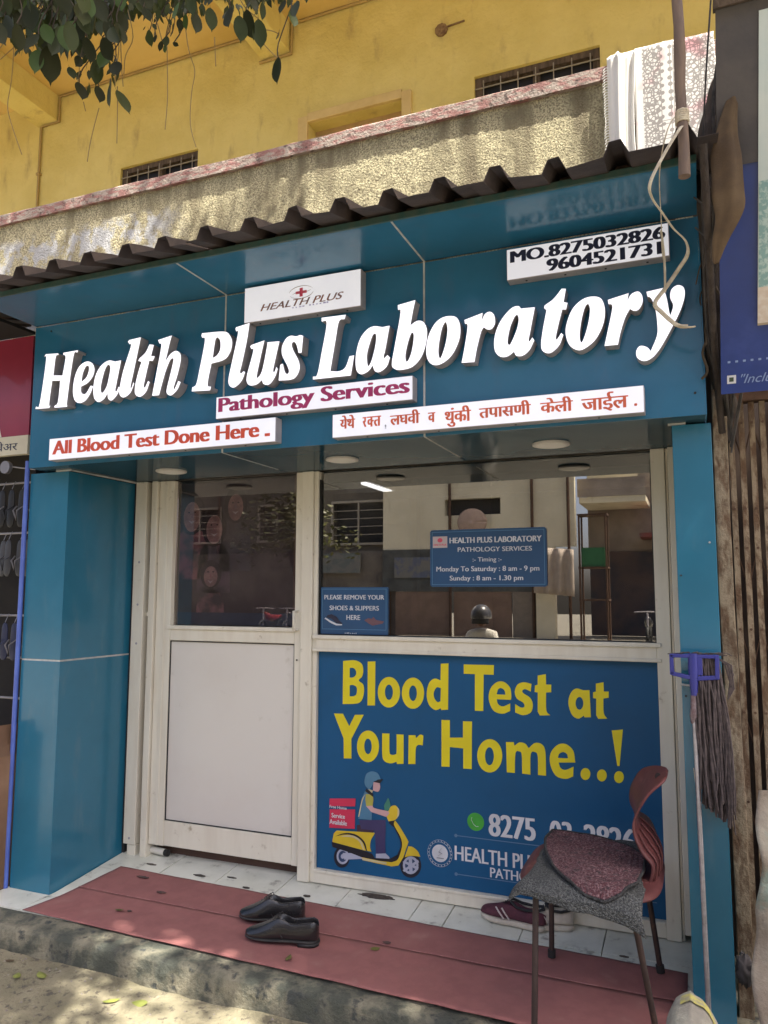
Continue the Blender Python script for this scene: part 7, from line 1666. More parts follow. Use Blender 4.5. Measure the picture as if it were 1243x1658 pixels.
# faded family print stuck behind the door glass
ph = thing('photo_print', (.6, .52, 1.3), 'faded dark print of smiling faces behind the door glass', 'poster')
pm = [mat('print_dark', (.085, .07, .075), (.06, .05, .055), 9, rough=.7), mat('print_face', (.50, .33, .30), (.30, .19, .18), 18, rough=.7), mat('print_hair', (.035, .025, .028), rough=.7), mat('print_shirt', (.42, .19, .20), (.30, .25, .28), 14, rough=.7)]
box('backing_sheet', (.36, 1.04, .516, .518, 1.20, 1.93), pm[0], ph)
def ellp(cx, cz, rx, rz, n=18): return [(cx+rx*math.cos(i*2*math.pi/n), cz+rz*math.sin(i*2*math.pi/n)) for i in range(n)]
for qi, (cx, cz, rx, rz) in enumerate([(.70, 1.81, .050, .070), (.435, 1.77, .058, .080), (.575, 1.70, .054, .076), (.56, 1.46, .046, .054)]):
    hd = G().prism(ellp(cx, cz-.004, rx*1.38, rz*1.34), .5145, .5155).build('head', pm[2], ph)
    G().prism(ellp(cx, cz-.016, rx*.90, rz*.98), .5135, .5142).build('face', pm[1], hd)
    G().prism([(cx-rx*.4, cz-.035), (cx, cz-.052), (cx+rx*.4, cz-.035), (cx, cz-.040)], .5125, .5132).build('smile', mat('print_teeth', (.6, .55, .55), rough=.7), hd)
    for sg in (-1, 1): G().prism(ellp(cx+sg*rx*.33, cz+.008, .006, .004, 8), .5125, .5132).build('eye', pm[2], hd)
    G().prism([(cx-.003, cz), (cx+.003, cz), (cx+.006, cz-.022), (cx-.004, cz-.022)], .5128, .5132).build('nose', pm[3], hd)
    G().prism([(max(.361, cx-rx*1.9), max(1.21, cz-.34)), (max(.361, cx-rx*1.75), cz-.15), (cx-rx*1.2, cz-.098), (cx-rx*.4, cz-.075), (cx+rx*.4, cz-.075), (cx+rx*1.2, cz-.098), (cx+rx*1.75, cz-.15), (cx+rx*1.9, max(1.21, cz-.34))], .5151, .5157).build('shoulders', mat('print_shirt_%d' % qi, [(.10, .10, .12), (.34, .14, .16), (.16, .12, .15), (.40, .22, .22)][qi], (.07, .06, .07), 11, rough=.7), hd)
box('lower_band', (.36, 1.04, .512, .5135, 1.20, 1.262), mat('print_blue', (.03, .07, .14), rough=.6), ph)

win = thing('shop_window', (1.95, .49, .05), 'wide cream aluminium shop window frame with reflecting glass above a blue panel', 'window')
fr((1.112, 1.172, .455, .520, .052, 1.944), 'mullion', win); fr((1.1725, 1.194, .468, .510, .052, 1.944), 'mullion_bead', win)
fr((1.1945, 2.703, .458, .515, 1.092, 1.164), 'middle_rail', win); fr((1.18, 2.72, .448, .4575, 1.148, 1.166), 'rail_bead', win); fr((1.18, 2.72, .450, .4575, 1.090, 1.104), 'rail_bead', win)
fr((1.1945, 2.703, .462, .515, .054, .112), 'bottom_rail', win); fr((1.1945, 2.70, .458, .4617, .100, .112), 'rail_bead', win)
fr((2.7035, 2.757, .455, .520, .052, 1.944), 'right_jamb', win); fr((2.7585, 2.768, .468, .52, .052, 1.944), 'right_jamb', win); fr((2.7695, 2.799, .44, .52, .085, 1.944), 'right_jamb', win)
G().box(2.757, 2.7585, .47, .5, .06, 1.93).box(2.768, 2.7695, .475, .5, .06, 1.93).build('gasket', M['gasket'], win)
for x in (1.96,): box('inner_transom', (x-.02, x+.02, .70, .72, 1.17, 1.93), M['alu_dark'], win)
box('inner_transom', (1.195, 2.70, .62, .66, 1.815, 1.85), mat('dark_inner_rail', (.09, .065, .05), rough=.5), win); box('inner_transom', (1.195, 2.70, .56, .60, 1.90, 1.94), MATS['dark_inner_rail'], win)
box('glass_pane', (1.1945, 2.703, .497, .501, 1.165, 1.944), M['glass'], win)
G().box(1.1945, 1.199, .480, .4965, 1.165, 1.904).box(2.6985, 2.703, .480, .4965, 1.165, 1.904).box(1.199, 2.6985, .480, .4965, 1.165, 1.169).build('gasket', M['gasket'], win)
# left jamb group
lj = thing('door_frame', (.2, .49, .05), 'cream aluminium door frame posts beside the left column', 'door frame')
box('post', (.118, .190, .452, .53, .10, 1.944), M['alu'], lj, .003); box('post', (.222, .2585, .452, .53, .048, 1.944), M['alu'], lj, .003)
box('post', (.138, .190, .458, .53, .046, .098), M['alu'], lj, .003)
box('recess', (.1905, .2215, .50, .53, .05, 1.938), M['alu_dark'], lj); box('cross_piece', (.1905, .2215, .482, .4995, 1.24, 1.262), M['alu'], lj)
for z in (.13, 1.1, 1.3, 1.52): G().disc((.156, .4515, z), .006, n=10, th=.003).build('screw', M['returns'], lj)
# gap under the door with a dark step, and a short white roller
struct('threshold', G().box(.262, 1.111, .54, .60, .03, .112), mat('brown_threshold', (.10, .055, .04), rough=.8))
g = G(); g.tube([(.262, .50, .074), (.352, .488, .074)], .017, 14); r_ = g.build('roller', mat('white_plastic', (.72, .70, .62), rough=.4)); tag(r_, 'short white plastic roller lying under the door', 'roller')
o = G().tube([(.352, .488, .074), (.372, .486, .074)], .016, 12).build('end_cap', M['gasket']); o.parent = r_

# ============================================================ POSTER BELOW THE WINDOW
po = thing('blood_test_poster', (1.95, .48, .11), 'blue poster with yellow words Blood Test at Your Home under the window', 'poster')
PB = mat('poster_blue', (.008, .092, .225), (.007, .085, .205), 1.2, rough=.5, spec=.3, rvar=.05, c3=(.009, .078, .18), s3=2.5, lo3=.45, hi3=.75)
box('poster_panel', (1.1965, 2.7015, .488, .494, .1125, 1.0915), PB, po)
PY = mat('poster_yellow', (.78, .66, .01), (.72, .60, .01), 6, rough=.45); PW = mat('poster_white', (.68, .70, .74), rough=.45); PL = mat('poster_line', (.12, .22, .36), rough=.45)
for ch, loops in POSTER_GLYPHS: put(outline(loops, .4868, .0008, 0, 4), 'letter', PY, po)
cols = dict(tyre=(.012, .014, .03), rim=(.42, .44, .55), navy=(.03, .06, .14), black=(.012, .012, .02), yellow=(.72, .52, .03), pale=(.62, .55, .32), seat=(.05, .025, .05), trouser=(.05, .04, .13), shirt=(.07, .20, .33), sleeve=(.45, .42, .08), skin=(.62, .38, .38), helmet=(.09, .24, .38), green=(.05, .22, .16), red=(.62, .03, .09))
sc = G().box(1.25, 1.2505, .4878, .4879, .2, .2005).build('scooter_picture', PB, po)
for i, (k, loops) in enumerate(SCOOTER_SHAPES):
    put(outline(loops, .4872-.00008*i-.0002, .00006, 0, 4), 'print_shape', mat('print_'+k+'_ink', cols[k], rough=.45), sc)
yl = .4785
def plet(s, x0, x1, z0, z1, m=PW, bold=.001, y=.4868): return lettering(s, x0, x1, z0, z1, y, m, po, bold)
plet('Free Home', 1.262, 1.348, .383, .396, PW, .0004, .4835); plet('Service', 1.272, 1.340, .342, .362, PW, .0008, .4835); plet('Available', 1.262, 1.350, .313, .334, PW, .0008, .4835)
plet('8275', 2.006, 2.205, .345, .436, PW, .0042); plet('03', 2.262, 2.352, .345, .436, PW, .0042); plet('2826', 2.398, 2.598, .345, .436, PW, .0042)
plet('HEALTH PLUS LABORATORY', 1.856, 2.665, .228, .288, PW, .0018); plet('PATHOLOGY SERVICES', 2.010, 2.52, .178, .218, PW, .0012)
for z in (.329, .171):
    G().box(1.862, 2.67, .4868, .4874, z-.0015, z+.0015).build('rule_line', PL, po); G().disc((1.862, .4866, z), .007, n=14, th=.0008).build('rule_dot', PL, po)
G().disc((1.950, .4868, .395), .037, n=28, th=.0008).build('phone_icon', mat('icon_green', (.06, .42, .05), (.04, .3, .04), 8, rough=.4), po)
hs = [(1.934, .4860, .412), (1.932, .4860, .402), (1.940, .4860, .386), (1.953, .4860, .376), (1.962, .4860, .378)]
G().tube(hs, [.007, .004, .0035, .004, .007], 8, flat=.12).build('phone_icon', PW, po)
rg = G()
for r1 in (.0555, .047): rg.tube([(1.790+r1*math.cos(a*math.pi/24), .4868, .247+r1*math.sin(a*math.pi/24)) for a in range(49)], .0016, 5, flat=.3, cap=False)
rg.build('round_emblem', PW, po); G().disc((1.790, .4868, .247), .036, n=28, th=.0008).build('round_emblem', PW, po)
G().tube([(1.798, .486, .270), (1.785, .486, .252), (1.80, .486, .248), (1.782, .486, .236)], .003, 6, flat=.15).tube([(1.776, .486, .228), (1.808, .486, .228)], .004, 6, flat=.15).build('round_emblem', mat('emblem_grey', (.12, .14, .2), rough=.5), po)
for k in range(22):
    a = k*2*math.pi/22; x, z = 1.79+.0512*math.cos(a), .247+.0512*math.sin(a); G().box(x-.0016, x+.0016, .4866, .4869, z-.0022, z+.0022).build('emblem_mark', PW, po)
# ============================================================ STICKERS ON THE GLASS
SB = mat('sticker_blue', (.015, .075, .185), (.013, .068, .165), 4, rough=.35)
def rrect(x0, x1, z0, z1, r, n=5):
    out = []
    for cx, cz, a0 in [(x1-r, z1-r, 0), (x0+r, z1-r, 90), (x0+r, z0+r, 180), (x1-r, z0+r, 270)]:
        out += [(cx+r*math.cos(math.radians(a0+90*k/n)), cz+r*math.sin(math.radians(a0+90*k/n))) for k in range(n+1)]
    return out
def border(t, x0, x1, z0, z1, m, y, w_=.0016):
    G().box(x0, x1, y-.0004, y, z1-w_, z1).box(x0, x1, y-.0004, y, z0, z0+w_).box(x0, x0+w_, y-.0004, y, z0+w_, z1-w_).box(x1-w_, x1, y-.0004, y, z0+w_, z1-w_).build('border_line', m, t)
tm = thing('timing_sign', (2.01, .49, 1.4), 'blue timing sign of the laboratory fixed to the middle of the window glass', 'sign')
G().prism(rrect(1.751, 2.273, 1.389, 1.643, .012), .488, .494).build('plate', SB, tm); y = .4872
border(tm, 1.76, 2.264, 1.398, 1.634, mat('sticker_line', (.12, .30, .48), rough=.4), y)
lettering('HEALTH PLUS LABORATORY', 1.842, 2.253, 1.582, 1.607, y, PW, tm, .0015); lettering('PATHOLOGY SERVICES', 1.880, 2.211, 1.543, 1.563, y, PW, tm, .0006)
lettering(':- Timing :-', 1.948, 2.078, 1.493, 1.518, y, PW, tm, .0004); lettering('Monday To Saturday : 8 am - 9 pm', 1.780, 2.241, 1.450, 1.479, y, PW, tm, .0007); lettering('Sunday : 8 am - 1.30 pm', 1.842, 2.171, 1.410, 1.438, y, PW, tm, .0007)
box('logo_patch', (1.764, 1.832, .4868, .4873, 1.563, 1.614), mat('logo_patch_white', (.6, .5, .5), rough=.5), tm)
lettering('HEALTH PLUS', 1.768, 1.828, 1.572, 1.581, .4865, MATS['pink_print'], tm, .0004); G().prism(ellp(1.798, 1.597, .012, .010), .4862, .4866).build('logo_mark', MATS['pink_print'], tm)
sh = thing('shoe_notice', (1.37, .49, 1.17), 'small blue notice asking to remove shoes at lower left of the window glass', 'sign')
G().prism(rrect(1.203, 1.547, 1.170, 1.388, .006), .488, .494).build('plate', SB, sh)
border(sh, 1.212, 1.538, 1.192, 1.380, MATS['sticker_line'], y)
lettering('PLEASE REMOVE YOUR', 1.222, 1.528, 1.331, 1.352, y, PW, sh, .0008); lettering('SHOES & SLIPPERS', 1.250, 1.502, 1.281, 1.302, y, PW, sh, .0006); lettering('HERE', 1.338, 1.408, 1.237, 1.259, y, PW, sh, .0006)
G().prism([(1.228, 1.240), (1.236, 1.247), (1.262, 1.240), (1.285, 1.222), (1.312, 1.215), (1.318, 1.221), (1.30, 1.233), (1.288, 1.250), (1.262, 1.262), (1.24, 1.258)], .4866, .4872).build('shoe_picture', M['ink'], sh)
G().prism([(1.224, 1.240), (1.230, 1.238), (1.255, 1.222), (1.285, 1.210), (1.316, 1.211), (1.316, 1.216), (1.288, 1.218), (1.255, 1.232), (1.230, 1.246)], .4862, .4865).build('shoe_picture', PW, sh)
G().prism([(1.428, 1.236), (1.45, 1.246), (1.50, 1.236), (1.528, 1.232), (1.52, 1.222), (1.47, 1.212), (1.45, 1.222)], .4866, .4872).build('shoe_picture', mat('slipper_brown', (.16, .08, .10), rough=.5), sh)
G().prism([(1.46, 1.236), (1.475, 1.252), (1.49, 1.236), (1.49, 1.225), (1.465, 1.222)], .4862, .4865).build('shoe_picture', MATS['slipper_brown'], sh)
g = G()
for k in range(7): g.box(1.330+k*.0092, 1.330+k*.0092+random.uniform(.004, .007), y-.0003, y, 1.173, 1.173+random.uniform(.003, .006))
g.build('small_print', PW, sh)

# ============================================================ INTERIOR
IW = M['interior']
struct('interior_wall', G().box(.10, .13, .56, 4.6, .0, 2.6).box(2.80, 2.83, .62, 4.6, 0, 2.6).box(.13, 2.80, 4.6, 4.65, 0, 2.6), IW)
struct('interior_floor', G().box(.10, 2.83, .60, 4.6, .0, .045), mat('interior_floor', (.2, .18, .16), rough=.4))
struct('interior_ceiling', G().box(.10, 2.83, .56, 4.6, 2.42, 2.5), mat('interior_ceiling', (.075, .072, .065), (.06, .058, .05), 3, rough=.7))
struct('interior_wall', G().box(.13, 2.80, .535, .56, 1.95, 2.42), IW)
tl_ = thing('tube_light', (.25, 3.4, 2.3), 'lit white tube light on the ceiling seen through the window', 'light')
G().tube([(.253, 3.12, 2.30), (.254, 3.78, 2.30)], .016, 10).build('tube', mat('lit_tube', (1, 1, 1), (1, 1, 1), rough=.5, emit=2.2), tl_); box('batten', (.225, .28, 3.08, 3.82, 2.318, 2.36), mat('batten', (.5, .5, .5), rough=.5), tl_)
cb = thing('reception_counter', (1.9, 2.0, 0), 'dim wooden reception counter inside the shop', 'counter')
box('front', (1.2, 2.6, 2.0, 2.05, .045, 1.02), mat('counter_wood', (.08, .05, .035), rough=.5), cb); box('top', (1.15, 2.65, 1.95, 2.5, 1.022, 1.06), mat('counter_top', (.16, .14, .12), rough=.3), cb)
pw = thing('inner_partition', (.9, 2.6, 0), 'dim glazed partition inside the shop', 'partition')
box('panel', (.13, .85, 2.7, 2.74, .045, 1.9), mat('partition_dark', (.07, .06, .055), rough=.5), pw); box('post', (.851, .90, 2.69, 2.75, .045, 2.41), M['alu_dark'], pw)
# ============================================================ CHAIR WITH MATS
ch = thing('chair', (2.5, 0, 0), 'red plastic chair with dark metal legs under a grey mat by the window', 'chair')
CR = mat('faded_red_plastic', (.15, .046, .044), (.11, .036, .036), 7, rough=.5, spec=.35, rvar=.08, c3=(.24, .10, .09), s3=12, lo3=.55, hi3=.8)
LEG = mat('chair_leg_metal', (.035, .020, .018), (.05, .03, .025), 20, rough=.5, c3=(.09, .05, .035), s3=30, lo3=.6, hi3=.75)
def leg(a, b):
    a, b = Vector(a), Vector(b); t = G().tube([a, a.lerp(b, .5), b], .0098, 12).build('leg', LEG, ch)
    G().tube([b+(a-b).normalized()*.025, b], .0145, 12).build('foot', M['gasket'], t)
leg((2.352, -.255, .43), (2.352, -.320, .012)); leg((2.318, .21, .43), (2.314, .197, fz(.197)+.012)); leg((2.635, -.225, .43), (2.700, -.180, .012)); leg((2.640, .215, .43), (2.691, .222, fz(.222)+.012))
G().tube([(2.352, -.255, .425), (2.318, .21, .425)], .010, 10).tube([(2.635, -.225, .425), (2.640, .215, .425)], .010, 10).tube([(2.352, -.255, .425), (2.635, -.225, .425)], .010, 10).tube([(2.318, .21, .425), (2.640, .215, .425)], .010, 10).build('seat_rail', LEG, ch)
def seat(u, v):
    a, b = u*2-1, v*2-1; k = (abs(a)**4+abs(b)**4)**.25; m_ = max(abs(a), abs(b)); s_ = m_/k if k else 1
    return (2.50+a*s_*.222, -.01+b*s_*.265, .447-.012*(1-a*a)*(1-b*b)-.02*max(0, m_-.85)/.15)
G().grid(seat, 20, 20, th=-.006).build('seat', CR, ch)
NE = [(2.683, -.12, .426), (2.700, -.12, .494), (2.668, -.12, .537), (2.647, -.12, .592), (2.652, -.12, .640), (2.692, -.12, .711), (2.742, -.10, .758), (2.750, -.03, .775)]
FE = [(2.704, .15, .421), (2.702, .15, .503), (2.676, .15, .573), (2.622, .15, .609), (2.617, .15, .662), (2.640, .14, .715), (2.665, .10, .750), (2.715, .05, .776)]
def cat(P, t):
    t *= len(P)-1; i = min(int(t), len(P)-2); t -= i; p = [Vector(P[max(0, min(len(P)-1, i+k))]) for k in (-1, 0, 1, 2)]
    return .5*((2*p[1])+(p[2]-p[0])*t+(2*p[0]-5*p[1]+4*p[2]-p[3])*t*t+(3*p[1]-p[0]-3*p[2]+p[3])*t**3)
def back(u, v):
    a, b = cat(NE, v), cat(FE, v); p = a.lerp(b, u); p.x += .012*math.sin(u*math.pi); return p
bk = G().grid(back, 16, 44, th=.007).build('backrest', CR, ch)
q = back(.42, .86); G().disc((q.x-.004, q.y-.012, q.z), .010, 'y', 14, .004, ry=.014).build('hand_hole', mat('hole_dark', (.03, .02, .02), rough=.8), bk)
for k in (.12, .3, .5, .7): G().tube([back(k, v/20)+Vector((.006, -.004, 0)) for v in range(1, 9)], .0035, 6).build('rib', CR, bk)
def wool(name, c1, c2, sc):
    return mat(name, c1, c2, sc, .42, .58, rough=1, bump=1, bscale=sc*1.1, bdist=.006, voro=True)
GW = wool('grey_wool_rug', (.135, .14, .135), (.05, .053, .053), 190)
def rug(u, v):
    # v runs from the back edge over the seat and down over the near edge
    L = v*.665; xb = 2.300+.372*u; hang = .022+.050*u
    if L < .52: y, z = .235-L, .462+.004*math.sin(u*9+v*7)
    else:
        k = (L-.52)/.145; y, z = -.285-.04*min(1, k*2.2), .462-.004-hang*k*1.15
    x = xb+(-.035+.055*u)*max(0, v-.5)*1.2+.004*math.sin(v*13)
    if u > .86: z -= (u-.86)*.12
    if u < .08: z -= (.08-u)*.35
    return (x, y+.004*math.sin(u*11), z+noise.noise(Vector((x*18, y*18, 1)))*.006)
rg_ = tag(G().grid(rug, 46, 60, th=-.007).build('grey_mat', GW), 'grey flecked woollen mat draped over the seat of the red chair', 'mat')
RW = mat('maroon_crochet', (.10, .038, .045), (.22, .13, .135), 150, .46, .6, rough=1, bump=1, bscale=150, bdist=.006, voro=True, c3=(.05, .035, .04), s3=40, lo3=.5, hi3=.7)
fl = [(2.322, .222), (2.471, .212), (2.60, .14), (2.664, .055), (2.668, -.104), (2.658, -.215), (2.622, -.288), (2.571, -.318), (2.510, -.308), (2.445, -.265), (2.386, -.155), (2.338, -.011), (2.315, .11)]
def inside_lerp(c, P, u, v):
    t = u*len(P); i = int(t) % len(P); a = t-int(t); e = Vector((*P[i], 0)).lerp(Vector((*P[(i+1) % len(P)], 0)), a); p = Vector((*c, 0)).lerp(e, v)
    over = max(0, -.275-p.y); z = .477+.002*math.cos(v*60)+noise.noise(Vector((p.x*15, p.y*15, 4)))*.004-over*.8
    return (p.x, p.y, z)
cr = tag(G().grid(lambda u, v: inside_lerp((2.50, -.02), fl, u, v), 78, 34, th=.006).build('maroon_mat', RW), 'half-round maroon crochet mat lying on the grey mat over the chair', 'mat')
o = G().tube([Vector(inside_lerp((2.50, -.02), fl, u/60, 1.0)) for u in range(61)], .005, 6).build('dark_piping', wool('dark_edge', (.03, .03, .03), (.05, .05, .05), 100)); o.parent = cr

# ============================================================ MOP AND PALM WIPER
mp = thing('mop', (2.845, -.095, 0), 'blue-headed mop with a steel handle standing upside down against the right column', 'mop')
BL = mat('blue_plastic', (.035, .04, .26), (.03, .035, .22), 10, rough=.38)
G().tube([(2.837, -.055, 1.035), (2.840, -.062, .7), (2.843, -.075, .35), (2.8455, -.095, .008)], .0075, 12).build('handle', mat('steel_tube', (.52, .50, .54), (.38, .36, .38), 30, rough=.35, metallic=.6, c3=(.2, .14, .12), s3=22, lo3=.62, hi3=.78), mp)
G().tube([(2.8385, -.058, 1.03), (2.838, -.057, .99), (2.837, -.055, .965), (2.836, -.053, .94)], [.010, .0115, .014, .010], 12).build('ferrule', mat('dented_ferrule', (.16, .09, .10), (.3, .25, .27), 40, rough=.4, metallic=.4), mp)
hd = G(); y = -.062
hd.tube([(2.841, y, 1.165), (2.8405, y, 1.11), (2.840, y, 1.03)], [.016, .017, .0105], 12)
hd.box(2.770, 2.918, y-.011, y+.011, 1.150, 1.162)
hd.prism([(2.768, 1.161), (2.780, 1.161), (2.782, 1.098), (2.768, 1.094)], y-.011, y+.011); hd.prism([(2.770, 1.105), (2.770, 1.093), (2.83, 1.080), (2.83, 1.094)], y-.011, y+.011)
hd.prism([(2.906, 1.161), (2.919, 1.161), (2.917, 1.084), (2.904, 1.088)], y-.013, y+.011); hd.prism([(2.85, 1.092), (2.85, 1.078), (2.917, 1.084), (2.917, 1.098)], y-.011, y+.011)
hd.box(2.852, 2.868, y-.011, y+.011, 1.095, 1.152)
hd.build('head', BL, mp, .002)
yn = G()
for k in range(330):
    a = random.random(); x = 2.848+.066*a; yy = -.045+random.uniform(-.012, .035); zb = .72+random.uniform(-.05, .10)-.075*a**1.5+(.10 if random.random() < .2 else 0)
    sw = random.uniform(-.010, .022)+.020*a; pts = []
    for i in range(9):
        t = i/8; pts.append((x+sw*t+.006*math.sin(t*6+k)+.010*math.sin(t*math.pi)*(a-.3), yy+.012*math.sin(t*4+k*2)-.01*t, 1.15*(1-t)+zb*t))
    yn.tube(pts, random.uniform(.0022, .0034), 5)
for k in range(16):
    x = 2.79+.14*random.random(); yn.tube([(x, -.07, 1.168), (x+.03*random.uniform(-1, 1), -.072, 1.165+random.uniform(-.004, .006)), (x+.05*random.uniform(-1, 1), -.05, 1.16)], .0016, 5)
for k in range(14):
    yn.tube([(2.917, -.05, 1.15), (2.935+.02*random.random(), -.05, 1.13), (2.95+.01*random.random(), -.04, 1.10-.05*random.random()), (2.94, -.04, 1.02)], .002, 5)
tag(yn.build('yarn', mat('dirty_mop_yarn', (.12, .095, .09), (.07, .055, .055), 60, rough=1), mp), kind='stuff')
G().tube([(2.80, -.03, 1.06), (2.83, -.045, 1.059)], .0035, 8).build('hanger_peg', M['joint'], mp)
g = G(); g.tube([(2.829, -.06, .80), (2.832, -.058, .76), (2.843, -.04, .68), (2.847, -.035, .62)], .0012, 5); o = g.build('loose_string', mat('pale_string', (.5, .45, .35), rough=.9)); tag(o, 'pale loose string hanging beside the mop handle', 'string')

# ============================================================ SHOES
def shoe(name, toe, heel, zf, label, cat_, kind='dress', group=None, w_=1.0, side=1):
    toe = Vector((*toe, 0)); heel = Vector((*heel, 0)); L = (toe-heel).length; d = (toe-heel).normalized(); n = Vector((-d.y, d.x, 0)); z0 = zf((toe.y+heel.y)/2)
    t = thing(name, (heel.x, heel.y, z0), label, cat_, group)
    def W(x, y, z): p = heel+d*(x*L)+n*(y+side*.012*max(0, x-.45)*(1.2-x)*2); return (p.x, p.y, z0+z)
    S_ = [0, .03, .1, .2, .32, .42, .5, .58, .68, .8, .9, .96, 1.0]
    HW = [.012, .026, .033, .034, .032, .034, .037, .041, .044, .041, .033, .022, .006]
    HT = [.074, .088, .090, .084, .076, .086, .096, .084, .066, .050, .040, .033, .022] if kind == 'dress' else [.06, .072, .076, .068, .060, .070, .078, .072, .060, .050, .044, .036, .022]
    OP = [.0, .8, 1, 1, 1, 1, .5, 0, 0, 0, 0, 0, 0]
    sole = .010 if kind == 'dress' else .020
    rings = []
    for s_, hw, ht, op in zip(S_, HW, HT, OP):
        hw *= w_; zi = sole+.012; H = lambda z: z
        half = [(hw*.92, sole), (hw*1.0, sole+(ht-sole)*.35), (hw*.9, sole+(ht-sole)*.75), (hw*(.62+.1*op), ht), (hw*(.5+.12*op), ht-.001*op-.0*(1-op)+.003*(1-op)), (hw*(.34+.22*op), (ht+.005)*(1-op)+(ht-.02)*op), (hw*(.18+.25*op), (ht+.007)*(1-op)+zi*op)]
        mid = [(0, (ht+.008)*(1-op)+zi*op)]
        ring = [(-a, b) for a, b in half]+mid+half[::-1]
        rings.append([W(s_, a, b) for a, b in ring])
    um = {'dress': mat('black_leather', (.012, .012, .013), (.02, .019, .02), 12, rough=.26, bump=.6, bscale=38, bdist=.004, coat=.3), 'sneak': mat('maroon_canvas', (.11, .03, .045), (.08, .022, .035), 40, rough=.8, bump=.3, bscale=300, bdist=.001)}[kind]
    G().loft(rings).build('upper', um, t, sub=2)
    sm_ = {'dress': mat('black_rubber', (.016, .016, .016), (.03, .028, .026), 20, rough=.6), 'sneak': mat('cream_rubber', (.62, .56, .46), (.5, .44, .36), 20, rough=.6)}[kind]
    rr = []
    for z, e in ((0, -.001), (.003, .003), (sole-.002, .0035), (sole+.002, .001)):
        pts = [W(s_-(0 if 0 < i < len(S_)-1 else 0), hw*w_+e, z+(.0 if kind == 'dress' else .004*max(0, s_-.8)*4)) for i, (s_, hw) in enumerate(zip(S_, HW))]+[W(s_, -hw*w_-e, z+(.0 if kind == 'dress' else .004*max(0, s_-.8)*4)) for s_, hw in reversed(list(zip(S_, HW)))]
        rr.append(pts)
    if kind == 'dress': rr = [[(p[0], p[1], p[2]+.010) for p in r] for r in rr]
    G().loft(rr).build('sole', sm_, t, sub=1)
    if kind == 'dress':
        for nm in ('upper',): pass
        G().loft([[W(s_, y_*w_, z) for s_, y_ in [(-.005, -.012), (.03, -.029), (.12, -.035), (.25, -.034), (.25, .034), (.12, .035), (.03, .029), (-.005, .012)]] for z in (.0, .011)]).build('heel', sm_, t)
        for k in range(4):
            x = .50+.035*k; h = [.100, .095, .088, .081][k]+.004
            G().tube([W(x, -.020, h-.008), W(x, -.008, h+.003), W(x+.01, .008, h+.003), W(x, .020, h-.008)], .0017, 6).build('lace', sm_, t)
        G().tube([W(.08, -.026, .086), W(.2, -.029, .081), W(.36, -.028, .076), W(.46, -.020, .088)], .0022, 6).tube([W(.08, .026, .086), W(.2, .029, .081), W(.36, .028, .076), W(.46, .020, .088)], .0022, 6).build('collar_piping', um, t)
        G().tube([W(.60, .041*sg, .03) for sg in (1,)]+[W(.64, .032, .062), W(.66, 0, .080), W(.64, -.032, .062), W(.60, -.041, .03)], .0016, 6).tube([W(.45, .039, .028), W(.52, .036, .055), W(.50, .026, .074)], .0014, 6).tube([W(.45, -.039, .028), W(.52, -.036, .055), W(.50, -.026, .074)], .0014, 6).build('seam', sm_, t)
    else:
        wm = mat('white_stripe', (.66, .58, .56), rough=.7)
        for k in range(2):
            for sg in (1, -1):
                a = .50+.09*k; G().tube([W(a+.10, sg*.041*w_, .066), W(a+.05, sg*.0445*w_, .050), W(a-.02, sg*.0425*w_, .026)], .0048, 6, flat=.35).build('stripe', wm, t)
        G().tube([W(.03, 0, .080), W(.08, -.026, .079), W(.25, -.031, .072), W(.40, -.028, .074), W(.50, -.016, .086), W(.53, 0, .090), W(.50, .016, .086), W(.40, .028, .074), W(.25, .031, .072), W(.08, .026, .079), W(.03, 0, .080)], .0055, 8).build('collar', mat('black_padding', (.02, .02, .022), rough=.8), t)
        for k in range(4):
            x = .54+.035*k; G().tube([W(x, -.018, .084-.006*k), W(x, 0, .090-.006*k), W(x, .018, .084-.006*k)], .002, 6).build('lace', M['gasket'], t)
    return t
fl_ = lambda y: fz(y)+.0075
shoe('dress_shoe', (1.158, -.050), (1.452, .012), fl_, 'black leather lace-up shoe on the carpet, the one nearer the step edge', 'shoe', 'dress', 'pair of black leather shoes', side=-1, w_=1.12)
shoe('dress_shoe', (1.050, .078), (1.318, .150), fl_, 'black leather lace-up shoe on the carpet, the one farther from the step edge', 'shoe', 'dress', 'pair of black leather shoes', side=1, w_=1.1)
shoe('sneaker', (1.985, .437), (2.262, .380), lambda y: fz(y)+.002, 'maroon sneaker with two white stripes on the tiles behind the chair leg', 'shoe', 'sneak', w_=1.05)
o = shoe('sneaker', (2.16, .395), (2.36, .44), lambda y: fz(y)+.002, 'pale sneaker sole half hidden under the chair beside the striped maroon one', 'shoe', 'sneak')
for c in o.children:
    if c.name.startswith('upper'): c.data.materials[0] = MATS['cream_rubber']

